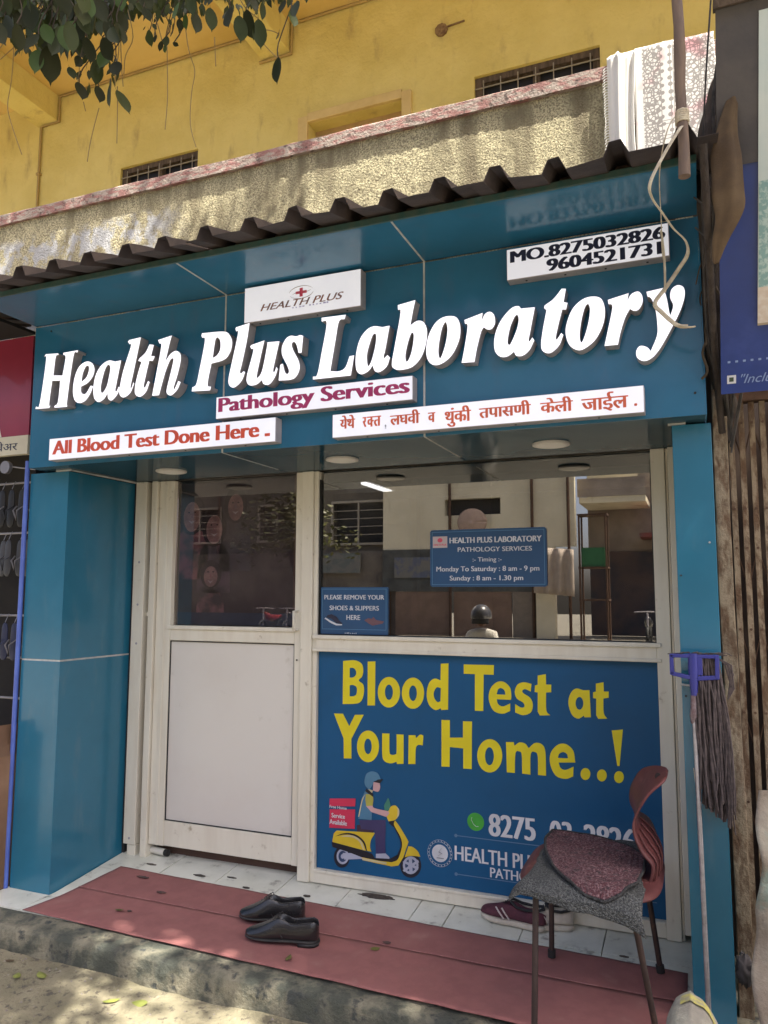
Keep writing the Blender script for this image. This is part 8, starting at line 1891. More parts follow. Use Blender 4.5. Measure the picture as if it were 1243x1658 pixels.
# dirt and leaves lying about
def blot(name, cx, cy, rx, ry, m, label, cat_, th=.002, seed=1, n=26):
    P = [(cx+rx*math.cos(a*2*math.pi/n)*(1+.45*noise.noise(Vector((a*.9, seed, 0)))), cy+ry*math.sin(a*2*math.pi/n)*(1+.55*noise.noise(Vector((a*.8, seed, 5))))) for a in range(n)]
    return tag(G().flat(P, fz(cy)+.0012, fz(cy)+.0022+th).build(name, m), label, cat_)
MUD = mat('dried_mud', (.09, .075, .06), (.05, .04, .035), 60, rough=.95, bump=1, bscale=120)
blot('mud_patch', 1.515, .442, .075, .024, MUD, 'dark dried mud patch on the tiles below the scooter picture', 'mud', seed=2)
for cx, cy, rx, ry, lb in [(.64, .372, .03, .01, 'small mud chip on the tiles nearest the door roller'), (.92, .335, .02, .008, 'small mud chip at the edge of tiles and carpet in front of the door'), (.80, .40, .025, .006, 'small mud chip on the tiles before the door gap'), (1.22, .35, .018, .010, 'small mud chip beside the mullion foot'), (2.56, .30, .018, .006, 'small mud chip behind the chair'), (.34, .40, .03, .008, 'small mud chip beside the left column foot')]:
    blot('mud_chip', cx, cy, rx, ry, MUD, lb, 'mud', seed=cx*9, n=12)['group'] = 'mud chips on the step'
for cx, cy, rx, ry, lb in [(.40, .262, .035, .010, 'long dark stain near the back left corner of the carpet'), (.585, .165, .026, .010, 'dark round stain left of centre on the carpet strip by the door'), (.565, -.02, .012, .007, 'tiny dark stain beside the small brown leaf on the carpet'), (1.70, .10, .016, .010, 'small dark stain on the carpet between black shoes and chair')]:
    o = blot('stain', cx, cy, rx, ry, mat('dark_stain', (.06, .045, .04), (.12, .06, .05), 60, rough=.95), lb, 'stain', .0006, cx*7, 14); o.location.z += .0085; o['group'] = 'stains on the carpet'

def leaf_mesh(nm):
    g = G(); W_ = [0, .10, .185, .235, .25, .215, .13, .03, .0]; Z = [0, -.08, -.2, -.36, -.52, -.67, -.80, -.90, -1.0]
    vs = []
    for w_, z in zip(W_, Z):
        c = .05*math.sin(-z*3); vs += [(-w_, c-.35*w_, z), (0, c, z), (w_, c-.35*w_, z)]
    fs = []
    for i in range(len(W_)-1):
        b = 3*i; fs += [(b, b+1, b+4, b+3), (b+1, b+2, b+5, b+4)]
    g.add(vs, fs, 0, True); g.add([(-.008, .003, .0), (.008, .003, 0), (.006, 0, .16), (-.006, 0, .16)], [(0, 1, 2, 3)])
    me = bpy.data.meshes.new(nm); me.from_pydata(g.v, [], g.f)
    for p in me.polygons: p.use_smooth = True
    return me
lm = [leaf_mesh('leaf'), leaf_mesh('leaf')]; lm[0].materials.append(M['leaf']); lm[1].materials.append(M['leaf_dark'])
lm3 = leaf_mesh('leaf'); lm3.materials.append(mat('leaf_bright_green', (.045, .085, .012), (.06, .10, .02), 4, rough=.5, spec=.3))
gl = [((.06, -.36), .09, 'yellow green fallen leaf on the dirt at the far left'), ((.40, -.44), .07, 'curled pale leaf standing out on dirt near the lower left corner'), ((.46, -.40), .085, 'long pale green fallen leaf just beyond the first sun patch'), ((.83, -.47), .085, 'bright green fallen leaf in the middle of the shaded dirt'), ((.99, -.42), .10, 'curled yellow green leaf leaning against the step face'), ((1.26, -.62), .06, 'bright yellow leaf at the bottom edge of the dirt'), ((.30, -.37), .06, 'brown dry leaf beside the step at the left')]
for (x, y), L, lb in gl:
    me = lm[0].copy(); me.materials[0] = mat('yellow_leaf', (.24, .26, .06), (.18, .20, .05), 20, rough=.5) if 'brown' not in lb else mat('brown_leaf', (.12, .08, .04), rough=.7)
    o = bpy.data.objects.new('fallen_leaf', me); COL.objects.link(o); o.scale = (L*.8, L*.8, L*.8); o.location = (x, y, ground_h(x, y)+.008)
    o.rotation_euler = (math.radians(90+random.uniform(-14, 8)), random.uniform(-.3, .3), random.uniform(0, 6.28)); tag(o, lb, 'leaf', 'fallen leaves')
for (x, y), L, lb in [((1.40, -.12), .045, 'small olive leaf on the carpet below the black shoes'), ((.545, -.03), .05, 'small brown leaf on the carpet near its left end'), ((1.66, .03), .045, 'tiny green leaf on the carpet in front of the mud patch')]:
    me = lm[0].copy(); me.materials[0] = mat('olive_leaf', (.13, .12, .03), rough=.6)
    o = bpy.data.objects.new('fallen_leaf', me); COL.objects.link(o); o.scale = (L, L, L); o.location = (x, y, fz(y)+.016); o.rotation_euler = (math.radians(84), .2, random.uniform(0, 6.28)); tag(o, lb, 'leaf', 'fallen leaves')
pb = G()
for k in range(420):
    x = random.uniform(-.3, 2.6); y = -.33-random.random()**1.6*1.2; s_ = random.uniform(.002, .007); z = ground_h(x, y)
    pb.add([(x+s_*a, y+s_*b, z+s_*c) for a, b, c in [(1, 0, 0), (-.4, .9, 0), (-.6, -.8, 0), (0, 0, .9)]], [(0, 1, 3), (1, 2, 3), (2, 0, 3)])
tag(pb.build('gravel', mat('small_stones', (.30, .27, .23), (.2, .17, .14), 40, rough=.9)), kind='stuff')
ar = [(2.735, GZ)]+[(2.812+.070*math.cos(math.pi*(1-k/16))*(1+.06*noise.noise(Vector((k*.6, 1, 1)))), .20+.175*math.sin(math.pi*k/16)**.8*(1+.05*noise.noise(Vector((k*.7, 3, 1))))) for k in range(17)]+[(2.892, GZ)]
def stone(u, v):
    t = u*(len(ar)-1); i = min(int(t), len(ar)-2); a = t-i; x = ar[i][0]*(1-a)+ar[i+1][0]*a; z = ar[i][1]*(1-a)+ar[i+1][1]*a
    ph = (v*2-1); yy = -.66+.085*math.sin(ph*1.57); k = 1-.22*(1-math.cos(ph*1.57)); n_ = noise.noise(Vector((x*14, yy*14, z*14)))*.007
    return (2.812+(x-2.812)*k+n_, yy, GZ+(z-GZ)*(k*.5+.5)+n_)
rk = tag(G().grid(stone, 60, 20).build('painted_stone', mat('pale_worn_stone', (.36, .34, .27), (.24, .22, .18), 14, rough=.9, bump=1, bscale=60)), 'rounded pale grey stone with a yellow painted rim at the bottom right corner', 'stone')
g = G(); g.grid(lambda u, v: Vector(stone(.40+.50*u, .40+.12*v))+Vector((.0, -.0035, .0045)), 40, 4)
o = g.build('yellow_rim', mat('chipped_yellow_paint', (.48, .43, .09), (.30, .28, .17), 70, .4, .6, rough=.85)); o.parent = rk

# ============================================================ RIGHT NEIGHBOUR: GATE, POST, BANNER, CLOTH BUNDLE
gt = thing('collapsible_gate', (3.5, .2, 0), 'rusty collapsible steel gate with vertical channels on the right', 'gate')
cb_ = G(); 
def channel(x, parent):
    g = G(); z0, z1 = .02, 2.045
    g.box(x-.0095, x+.0095, .20, .203, z0, z1); g.box(x-.0095, x-.0065, .2032, .222, z0, z1); g.box(x+.0065, x+.0095, .2032, .222, z0, z1)
    return g.build('channel', M['rust'], parent)
X0 = 2.996
for k in range(24):
    c = channel(X0+k*.0345, gt)
    if k < 5:
        rv = G()
        for z in (1.97, 1.66, 1.52, 1.235, .95, .65): rv.disc((X0+k*.0345, .1995, z), .0045, n=8, th=.006)
        tag(rv.build('rivets', M['rust_dark'], c), kind='stuff')
for z in (1.97, 1.52, 1.235, .95, .65, .3):
    for k in range(11):
        a = X0+k*2*.0345; g = G(); g.tube([(a, .214, z), (a+.0345, .214, z-.14)], .0055, 4, flat=.4).tube([(a+.0345*2, .21, z), (a+.0345, .21, z-.14)], .0055, 4, flat=.4); g.build('scissor_bar', M['rust_dark'], gt)
box('top_channel', (2.93, 4.2, .185, .24, 2.048, 2.085), M['rust_dark'], gt)
g = G()
for k in range(44): g.tube([(2.95+k*.028, .20, 2.09), (2.95+k*.028, .20, 2.30)], .003, 4)
for k in range(9): g.tube([(2.93, .196, 2.10+k*.024), (4.2, .196, 2.10+k*.024)], .003, 4)
g.build('mesh_panel', M['rust_dark'], gt)
box('rear_shutter', (2.93, 4.3, .45, .47, -.05, 2.7), mat('dark_shutter', (.06, .035, .022), (.035, .02, .015), 9, rough=.85), gt)
pt = G()
def post(u, v):
    a = u*2*math.pi; z = 2.75*v; n_ = 1+.10*noise.noise(Vector((math.cos(a), math.sin(a), z*4)))
    cx = .023*max(-1, min(1, 1.7*math.cos(a))); cy = .032*max(-1, min(1, 1.7*math.sin(a))); return (2.957+cx*n_+.004*math.sin(z*3), .11+cy*n_, -.06+z)
rp = tag(G().grid(post, 24, 110).build('rusty_post', M['rust']), 'square flaking rusty post between the teal column and the gate', 'post')
# blue banner board leaning out over the gate
bn = thing('banner_board', (3.3, -.35, 2.0), 'leaning blue advertising board with a pale picture at the upper right', 'sign board')
TL, BLc = Vector((2.975, -.60, 2.967)), Vector((2.958, -.12, 2.008)); dx = Vector((1, -.02, -.004))
def bp_(a, b, off=0): n_ = (BLc-TL).cross(dx).normalized(); n_ = n_ if n_.y < 0 else -n_; return TL.lerp(BLc, b)+dx*a+n_*off
def slab(a0, a1, b0, b1, o0, o1, name, m, parent=bn):
    g = G(); g.add([bp_(a, b, o) for o in (o0, o1) for b in (b0, b1) for a in (a0, a1)], [(0, 2, 3, 1), (4, 5, 7, 6), (0, 1, 5, 4), (2, 6, 7, 3), (0, 4, 6, 2), (1, 3, 7, 5)]); return g.build(name, m, parent)
slab(0, 1.3, 0, 1, 0, .02, 'board', mat('banner_blue', (.015, .045, .23), (.012, .035, .18), 3, rough=.35, c3=(.03, .06, .25), s3=5), bn)
slab(-.004, 1.3, -.012, .37, .0205, .026, 'dark_flap', mat('faded_dark_vinyl', (.06, .055, .058), (.09, .08, .075), 5, rough=.6, bump=.3, bscale=12, bdist=.01))
slab(.105, 1.2, .015, .80, .027, .030, 'picture_panel', mat('pale_picture', (.60, .66, .62), (.50, .60, .58), 4, rough=.5))
slab(.107, 1.2, .42, .70, .0305, .031, 'picture_band', mat('pale_green_print', (.22, .38, .37), (.45, .58, .54), 70, .45, .6, rough=.5))
slab(.105, 1.2, .70, .80, .0305, .031, 'picture_band', mat('cream_print', (.66, .60, .52), (.6, .5, .4), 60, rough=.5))
slab(.105, 1.2, .80, .806, .027, .033, 'picture_edge', mat('tan_edge', (.4, .32, .2), rough=.6))
for k in range(9): slab(.02+k*.022, .028+k*.022, .902, .908, .0205, .0208, 'dotted_line', mat('pale_blue_print', (.25, .35, .6), rough=.5))
slab(.018, .044, .945, .97, .0205, .021, 'picture_mark', PW); slab(.024, .037, .951, .964, .0212, .0215, 'picture_mark', mat('mark_green', (.05, .08, .05), rough=.5))
tmx = text_mesh('"Inclusive', 0, .155, 0, .030, 0, 0, .35)
for v in tmx.vertices:
    a, b = v.co.x+.058, v.co.z; p = bp_(a, .972-b*.93, .0214); v.co = p
put(tmx, 'lettering', mat('pale_blue_print', (.25, .35, .6)), bn)
slab(-.01, 1.3, -.035, -.013, -.02, .05, 'top_batten', M['wood'])
# bamboo pole, twine, dry creeper trunk, cloth bundle
o = tag(G().tube([(2.874+.002*math.sin(k*1.7), -.63, 2.50+k*.09) for k in range(13)], [.0150 if k % 4 else .0165 for k in range(13)], 10).build('bamboo_pole', mat('grey_bamboo', (.20, .14, .10), (.14, .10, .08), 12, rough=.8, stretch=(3, 3, .6))), 'weathered bamboo pole standing upright at the right end of the roof', 'pole')
TWM = mat('pale_jute_tape', (.66, .60, .46), (.50, .43, .32), 40, rough=.85)
ty = -.235
W1 = [(2.871, -0.645, 2.638), (2.863, -0.660, 2.619), (2.824, -0.660, 2.559), (2.786, -0.660, 2.486), (2.787, -0.620, 2.462), (2.811, -0.540, 2.450), (2.838, -0.460, 2.435), (2.870, -0.380, 2.426), (2.874, -0.300, 2.417), (2.845, ty, 2.399), (2.805, ty, 2.344), (2.770, ty, 2.297), (2.790, ty, 2.263), (2.833, ty, 2.216), (2.866, ty, 2.206)]
def spl(P, n=6): return [cat(P, i/(n*(len(P)-1))) for i in range(n*(len(P)-1)+1)]
g = G(); g.tube(spl(W1), .0068, 6, flat=.35)
g.tube(spl([(2.868, -.62, 2.70), (2.835, -.64, 2.64), (2.808, -.55, 2.57), (2.802, -.35, 2.52), (2.798, ty, 2.47), (2.803, ty, 2.42), (2.805, ty, 2.344)]), .0035, 6, flat=.4)
g.tube(spl([(2.797, ty+.002, 2.54), (2.803, ty+.002, 2.47), (2.804, ty+.002, 2.40), (2.802, ty+.002, 2.33)]), .004, 6)
for k in range(6): g.tube([(2.874+.017*math.cos(a*.7), -.63+.017*math.sin(a*.7), 2.655+k*.006+a*.0006) for a in range(10)], .003, 5)
g.tube(spl([(2.84, ty, 2.213), (2.87, ty-.01, 2.20), (2.885, ty, 2.203)]), .008, 6, flat=.4)
o = tag(g.build('twine', TWM), 'pale twisted twine dangling from the bamboo pole over the last letter of the sign', 'twine')
TR = [(3.35, -.25, 3.9), (3.12, -.22, 3.42), (3.046, -.2, 3.174), (2.992, -.2, 2.993), (2.945, -.2, 2.80), (2.945, -.15, 2.50), (2.955, -.08, 2.15), (2.985, .04, 1.98)]
trk = thing('dry_creeper', (3.0, -.2, 2.0), 'dark gnarled dry creeper stem climbing between the sign and the banner', 'plant')
G().tube(spl(TR, 8), [.034+.010*noise.noise(Vector((k*.35, 1, 2))) for k in range(8*7+1)], 9).build('stem', M['bark'], trk)
for s_ in range(34):
    a = random.random()*.50+.3; P0 = cat(TR, a); pts = [P0]
    for i in range(5): pts.append(pts[-1]+Vector((random.uniform(-.022, .022), random.uniform(-.03, .02), random.uniform(-.07, -.02))))
    G().tube(spl(pts, 4), random.choice((.0022, .003, .0045)), 5).build('twig', M['twig'], trk)
G().tube([(2.925, -.60, 2.60), (2.93, -.50, 2.40), (2.945, -.12, 2.12), (2.96, .0, 1.9)], .011, 8).build('stem', M['bark'], trk)
o = tag(box('backing_board', (2.918, 2.99, .15, .42, 1.9, 2.74), mat('gap_dark', (.025, .022, .022), (.05, .04, .035), 6, rough=.9), None), 'dark sheet put into the gap between sign fascia and banner', 'board')  # dark sheet added so no sky shows through the gap
cbn = thing('cloth_bundle', (3.0, -.47, 2.3), 'limp brown cloth bundle hanging from the creeper in front of the blue banner', 'cloth')
BP_ = [(3.022, -.52, 2.83), (3.010, -.52, 2.77), (2.990, -.52, 2.69), (2.985, -.52, 2.60), (2.985, -.52, 2.50), (2.985, -.52, 2.43), (2.962, -.50, 2.36), (2.948, -.48, 2.30)]
RB = [.011, .015, .026, .038, .043, .036, .022, .006]
g = G(); P = spl(BP_, 6)
rings = []
for i, p in enumerate(P):
    t = i/6; k = min(int(t), 6); r = RB[k]+(RB[k+1]-RB[k])*(t-k)
    rings.append([(p.x+r*math.cos(a)*(1+.14*math.sin(a*5+i*.1)+.22*noise.noise(Vector((math.cos(a)*1.2, math.sin(a)*1.2, i*.14)))), p.y+r*.55*math.sin(a)*(1+.2*math.sin(a*4)), p.z+.004*math.sin(a*3)) for a in [q*2*math.pi/20 for q in range(20)]])
g.loft(rings).build('cloth', mat('brown_sackcloth', (.12, .08, .042), (.08, .052, .03), 10, rough=.95, bump=.5, bscale=160, bdist=.002), cbn, sub=1)
def knob(u, v):
    a = u*2*math.pi; e = v*math.pi; r = .034*(1+.15*noise.noise(Vector((math.cos(a)*2, math.sin(a)*2, e*2))))
    return (3.050+r*.85*math.cos(a)*math.sin(e), -.53+r*.6*math.sin(a)*math.sin(e), 2.85+r*1.3*math.cos(e))
G().grid(knob, 18, 12).build('knot', mat('pale_cloth_knot', (.24, .20, .10), (.18, .15, .08), 14, rough=.95), cbn)
G().tube([(3.045, -.56, 3.02), (3.055, -.57, 2.95), (3.06, -.57, 2.90)], .007, 6).build('wood_peg', mat('pale_peg', (.22, .17, .1), rough=.8), cbn)
# torn sacking and rubble at the lower right
def sack(u, v):
    z = -.08+.86*v; x = 2.985+.55*u-.025*math.sin(v*5)+.03*noise.noise(Vector((u*2, v*5, 0))); q = noise.noise(Vector((x*4, z*4, 2)))*.08+noise.noise(Vector((x*14, z*14, 2)))*.025
    return (x, -.22+q-.18*(1-v), z)
o = tag(G().grid(sack, 50, 70, th=.004).build('torn_sacking', mat('torn_sackcloth', (.30, .275, .22), (.19, .155, .12), 7, rough=.95, bump=.8, bscale=30, bdist=.01, c3=(.20, .25, .21), s3=5, lo3=.52, hi3=.62)), 'torn dirty pale sacking hanging over the foot of the gate', 'sacking')
def lump(u, v):
    a = u*2*math.pi; e = v*math.pi; r = 1+.5*noise.noise(Vector((math.cos(a)*3, math.sin(a)*3, e*3)))+.15*noise.noise(Vector((math.cos(a)*9, math.sin(a)*9, e*6)))
    return (2.955+.026*r*math.cos(a)*math.sin(e), .03+.03*r*math.sin(a)*math.sin(e), .17+.045*r*math.cos(e))
o = tag(G().grid(lump, 22, 16).build('rag_bundle', mat('dark_rag', (.05, .045, .045), (.10, .09, .09), 20, rough=.95)), 'small dark rag bundle knotted at the foot of the rusty post', 'rag')

# ============================================================ LEFT NEIGHBOUR SHOP
ns = thing('neighbour_sign', (-.6, 0, 2.0), 'maroon shop sign board with a pale lettered strip left of the blue fascia', 'sign board')
box('board', (-2.2, -.170, -.005, .02, 2.135, 2.64), mat('maroon_board', (.30, .03, .06), (.25, .025, .05), 3, rough=.3, coat=.3), ns)
box('pale_strip', (-2.2, -.170, -.008, .02, 2.04, 2.134), mat('pale_strip', (.60, .56, .42), (.55, .5, .38), 6, rough=.5), ns)
lettering('टवेअर', -.42, -.235, 2.062, 2.112, -.0088, M['ink'], ns, .001)
G().prism([(-.42, 2.136), (-.365, 2.136), (-.35, 2.136), (-.372, 2.20), (-.40, 2.245), (-.44, 2.26), (-.50, 2.136)], -.0075, -.0052).build('white_swoosh', mat('white_swoosh', (.7, .68, .6), rough=.4), ns)
nsh = thing('neighbour_shop', (-1.2, .5, 0), 'dark open front of the shop on the left with stock hanging from rails', 'shop')
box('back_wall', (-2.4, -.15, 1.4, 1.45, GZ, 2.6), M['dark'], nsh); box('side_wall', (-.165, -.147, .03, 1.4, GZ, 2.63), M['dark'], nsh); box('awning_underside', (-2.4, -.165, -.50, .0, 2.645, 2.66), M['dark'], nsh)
for z in (1.92, 1.66, 1.24, 1.03, .83):
    G().tube([(-1.6, .16, z), (-.17, .14, z+.005)], .006, 8).build('rail', mat('grey_steel_rail', (.28, .27, .28), rough=.4, metallic=.5), nsh)
hk = [('black', (.008, .008, .009)), ('brown', (.03, .018, .014)), ('dark blue', (.012, .018, .06)), ('grey', (.045, .045, .05))]
idx = 0
for z, n_ in ((1.92, 5), (1.66, 5), (1.24, 5)):
    for k in range(n_):
        nm, c = hk[(idx*7+k) % 4]; x = -.205-k*.062; idx += 1; y = .12+random.uniform(-.02, .02)
        t = thing('hanging_sandal', (x, y, z), ['%s sandal hanging from the %s rail of the left shop, %s from the column' % (nm, {1.92: 'top', 1.66: 'second', 1.24: 'third'}[z], ['first', 'second', 'third', 'fourth', 'fifth'][k])][0], 'sandal', 'footwear hanging in the left shop')
        m_ = mat('sandal_'+nm.replace(' ', '_'), c, rough=.5); sh_ = .19 if z < 1.9 else .20
        G().loft([[(x+a*w_, y+.006*s_, z-.03-sh_*q) for s_ in (-1, 1) for a in ((-1, 1) if s_ < 0 else (1, -1))] for q, w_ in [(0, .012), (.12, .026), (.45, .024), (.7, .032), (.93, .028), (1, .012)]]).build('sole', m_, t, sub=1)
        G().tube([(x-.024, y-.008, z-.03-sh_*.45), (x-.012, y-.04, z-.03-sh_*.58), (x, y-.03, z-.03-sh_*.82), (x+.012, y-.04, z-.03-sh_*.58), (x+.024, y-.008, z-.03-sh_*.45)], .005, 6, flat=.5).build('strap', mat('pale_strap', (.16, .15, .15), rough=.5) if k % 2 == 0 else m_, t)
        G().tube([(x, y, z-.03), (x+.004, y+.01, z), (x, y+.02, z+.012)], .002, 5).build('hook', MATS['grey_steel_rail'], t)
G().disc((-.335, .02, 1.985), .032, n=24, th=.02).build('pulley', MATS['grey_steel_rail'], nsh)
G().tube([(-.32, .03, 1.99), (-.15, .03, 1.965)], .004, 6).build('rail', MATS['grey_steel_rail'], nsh)
ct = thing('carton', (-.3, .02, GZ), 'brown cardboard carton standing left of the blue column', 'carton')
CB = mat('cardboard', (.24, .14, .08), (.18, .10, .055), 5, rough=.85)
g = G(); g.loft([[(-.50, -.10, z), (-.152, -.16, z), (-.165+.0*z, .22, z), (-.50, .26, z)] for z in (.0, .60)]); g.build('box', CB, ct)
g = G(); g.add([(-.152, -.16, .60), (-.165, .22, .60), (-.235, .22, .72), (-.215, -.16, .74)], [(0, 1, 2, 3)]); g.add([(-.50, -.10, .60), (-.152, -.16, .60), (-.21, -.22, .67), (-.50, -.16, .66)], [(0, 1, 2, 3)]); g.build('flap', CB, ct)

# ============================================================ STREET TREE WITH HANGING TWIGS
tr = thing('street_tree', (4.6, -3.2, GZ), 'large leafy street tree whose hanging twigs reach into the top left of the view', 'tree')
G().tube(spl([(4.6, -3.6, GZ), (4.55, -3.5, 1.5), (4.4, -3.3, 3.2), (4.1, -3.0, 4.6)]), [.26-.008*k for k in range(19)], 14).build('trunk', M['bark'], tr)
for P_ in [[(4.1, -3.0, 4.6), (3.2, -2.4, 5.4), (2.0, -1.8, 5.4), (1.2, -1.4, 4.6), (1.1, -1.25, 3.6)], [(4.1, -3.0, 4.6), (4.6, -2.0, 6.0), (5.0, -1.2, 7.0)], [(3.2, -2.4, 5.4), (3.0, -1.8, 6.4), (2.6, -1.4, 7.2)], [(2.0, -1.8, 5.4), (1.8, -1.3, 4.8), (1.75, -1.1, 3.5)], [(4.1, -3.0, 4.6), (3.4, -3.8, 6.0), (2.6, -4.6, 7.0)], [(4.1, -3.0, 4.6), (5.2, -3.8, 6.0), (6.0, -4.6, 7.0)]]:
    G().tube(spl(P_), [.10-.09*k/(6*(len(P_)-1)) for k in range(6*(len(P_)-1)+1)], 8).build('branch', M['bark'], tr)
rt = parent_loc(tr)
for k, (x, y, z, L, tilt, yaw) in enumerate(HANGING_LEAVES):
    o = bpy.data.objects.new('leaf', lm[k % 2] if k % 9 else lm3); COL.objects.link(o); o.parent = tr; o.location = Vector((x, y, z))-rt; s_ = L*.96
    o.scale = (s_*random.uniform(.95, 1.2), s_, s_); o.rotation_euler = (random.uniform(-.35, .35), tilt, yaw*.8+.38)
for r_ in AERIAL_ROOTS: G().tube(spl([Vector(p) for p in r_], 4), .0016, 5).build('aerial_root', M['root'], tr)
tw_ = G()
for k, (x, y, z, L, tilt, yaw) in enumerate(HANGING_LEAVES):
    if L < .05 or k % 2: tw_.tube(spl([(x, y, z), (x+.02*random.uniform(-1, 1), y+.02, z+.06), (x+.1*random.uniform(-1, 1), y+.05, z+.20)], 3), .0018, 4)
tag(tw_.build('twigs', M['twig'], tr), kind='stuff')
wr = G()
for k in range(7):
    x = 2.93+.02*k; wr.tube(spl([(x+.05, -.45+.03*k, 3.25-.05*k), (x+.01+.02*math.sin(k*2), -.40, 2.85), (x-.01+.015*math.sin(k), -.30, 2.5), (x+.01*math.sin(k*3), -.14, 2.15), (2.985, .0, 1.95-.02*k)], 6), .003+.001*(k % 3), 5)
for k in range(3): wr.tube(spl([(2.90, -.30, 2.50+.1*k), (2.95, -.38, 2.42+.1*k), (3.02, -.33, 2.52+.08*k)], 6), .0028, 5)
tag(wr.build('cable_bundle', mat('dusty_black_cable', (.03, .028, .025), (.08, .07, .06), 20, rough=.8)), 'tangle of thin dusty black cables running down beside the right end of the sign', 'cables')
sm_l = G(); rnd = random.Random(9)
def small_leaves(x0, x1, y0, y1, z0, z1, n, size):
    for _ in range(n):
        p = Vector((rnd.uniform(x0, x1), rnd.uniform(y0, y1), rnd.uniform(z0, z1))); s_ = size*rnd.uniform(.6, 1.3); a = Vector((rnd.uniform(-.7, .7), rnd.uniform(-.5, .5), -1)).normalized(); b = a.cross(Vector((rnd.uniform(-1, 1), rnd.uniform(-1, .2), .2))).normalized()
        sm_l.add([p, p+a*s_*.3+b*s_*.2, p+a*s_*.62+b*s_*.19, p+a*s_, p+a*s_*.62-b*s_*.19, p+a*s_*.3-b*s_*.2], [(0, 1, 2, 3), (0, 3, 4, 5)])
for q in SMALL_LEAVES.split():
    x, y, z, L = map(float, q.split(',')); small_leaves(x, x, y, y, z, z, 1, L)
tag(sm_l.build('small_foliage', M['leaf'], tr, fix=False), kind='stuff')
lv = G(); rnd = random.Random(4)
def clump(cx, cy, cz, r, n, size):
    for _ in range(n):
        d = Vector((rnd.gauss(0, 1), rnd.gauss(0, 1), rnd.gauss(0, .7))); d = d.normalized()*r*rnd.random()**.5; p = Vector((cx, cy, cz))+d
        s_ = size*rnd.uniform(.7, 1.25); a = Vector((rnd.uniform(-1, 1), rnd.uniform(-1, 1), rnd.uniform(-.5, .3))).normalized(); b = a.cross(Vector((rnd.uniform(-1, 1), rnd.uniform(-1, 1), 1))).normalized()
        lv.add([p, p+a*s_*.5+b*s_*.28, p+a*s_, p+a*s_*.5-b*s_*.28], [(0, 1, 2, 3)])
for cx, cy, cz, r, n in TREE_CLUMPS: clump(cx, cy, cz, r, n, .11)  # crown clumps out of view, placed along sun paths to shade step and wall
tag(lv.build('foliage', M['leaf'], tr, fix=False), kind='stuff')

# ============================================================ ACROSS THE STREET (seen in the glass)
OY = -23.0
ob = thing('opposite_building', (-5, OY, 0), 'cream building with shutters across the street, mirrored in the shop window', 'building')
OW = mat('cream_facade', (.80, .73, .54), (.70, .63, .46), .8, rough=.9, c3=(.3, .26, .18), s3=1.5, lo3=.55, hi3=.75, st3=(1, 1, .3)); OD = mat('far_dark', (.06, .055, .05), rough=.8)
wall_with_holes(-8.1, -1.0, 3.05, 9.5, OY-.3, OY, [(-5.66, -3.59, 4.25, 4.85), (-7.4, -6.2, 6.3, 7.8), (-4.6, -3.2, 6.3, 7.8)], 'wall', OW, ob)
box('window_back', (-8.0, -1.1, OY-.7, OY-.35, 3.1, 9.4), OD, ob)
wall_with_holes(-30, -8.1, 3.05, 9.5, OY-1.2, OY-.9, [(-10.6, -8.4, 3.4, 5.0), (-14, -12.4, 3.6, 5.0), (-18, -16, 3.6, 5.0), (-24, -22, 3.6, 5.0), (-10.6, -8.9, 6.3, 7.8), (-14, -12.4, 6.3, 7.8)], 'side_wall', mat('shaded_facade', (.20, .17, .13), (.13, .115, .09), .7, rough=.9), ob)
box('window_back', (-30, -8.15, OY-1.6, OY-1.25, 3.1, 9.4), OD, ob)
box('parapet', (-30, -.9, OY-.4, OY+.1, 9.5, 10), OW, ob)
box('shop_band', (-8.1, -2.4, OY-.1, OY+.05, 1.5, 3.04), mat('dark_sign_band', (.12, .125, .115), (.07, .07, .065), 2, rough=.7), ob)
for x0, x1 in [(-7.6, -5.5), (-5.35, -3.25)]:
    sh_ = box('shutter', (x0, x1, OY-.1, OY-.02, GZ, 1.49), mat('brown_shutter', (.34, .23, .17), (.27, .18, .13), 2, rough=.7), ob)
    g = G()
    for k in range(15): g.box(x0, x1, OY-.019, OY+.01, GZ+.1*k+.02, GZ+.1*k+.075)
    g.build('shutter_slats', MATS['brown_shutter'], sh_)
box('column', (-2.33, -1.70, OY-.2, OY+.25, GZ, 3.04), OW, ob); box('ground_wall', (-3.2, -2.34, OY-.2, OY+.02, GZ, 1.49), mat('grey_brown_wall', (.30, .25, .20), rough=.9), ob)
box('ground_wall', (-30, -7.65, OY-1.0, OY-.2, GZ, 3.04), mat('shade_wall', (.22, .19, .155), (.12, .10, .085), .7, rough=.9), ob)
sd = thing('satellite_dish', (-4.6, OY+.4, 3.9), 'round satellite dish on the cream building across the street', 'dish')
G().grid(lambda u, v: (-4.55+.55*v*math.cos(u*2*math.pi), OY+.45-.12*v*v, 3.95+.5*v*math.sin(u*2*math.pi)), 28, 6, th=.02).build('reflector', mat('dish_paint', (.50, .36, .28), rough=.6), sd); G().tube([(-4.55, OY, 3.7), (-4.55, OY+.4, 3.9)], .04, 8).build('mast', M['rust_dark'], sd)
o2 = thing('corner_building', (2, -25, 0), 'brown building with a balcony at the corner across the street', 'building')
BW = mat('brown_facade', (.40, .34, .28), (.28, .23, .19), .8, rough=.9)
wall_with_holes(-.95, 14, 3.0, 9, -26.3, -26, [(2.4, 3.4, 5.0, 6.2), (5, 6.4, 5.0, 6.2), (9, 10.4, 5, 6.2)], 'wall', BW, o2); box('window_back', (1.7, 14, -26.8, -26.4, 3, 9), OD, o2)
box('shop_dark', (-.9, 14, -26.2, -25.9, GZ, 2.98), mat('dark_goods', (.06, .06, .075), (.13, .09, .08), 1.2, rough=.8), o2)
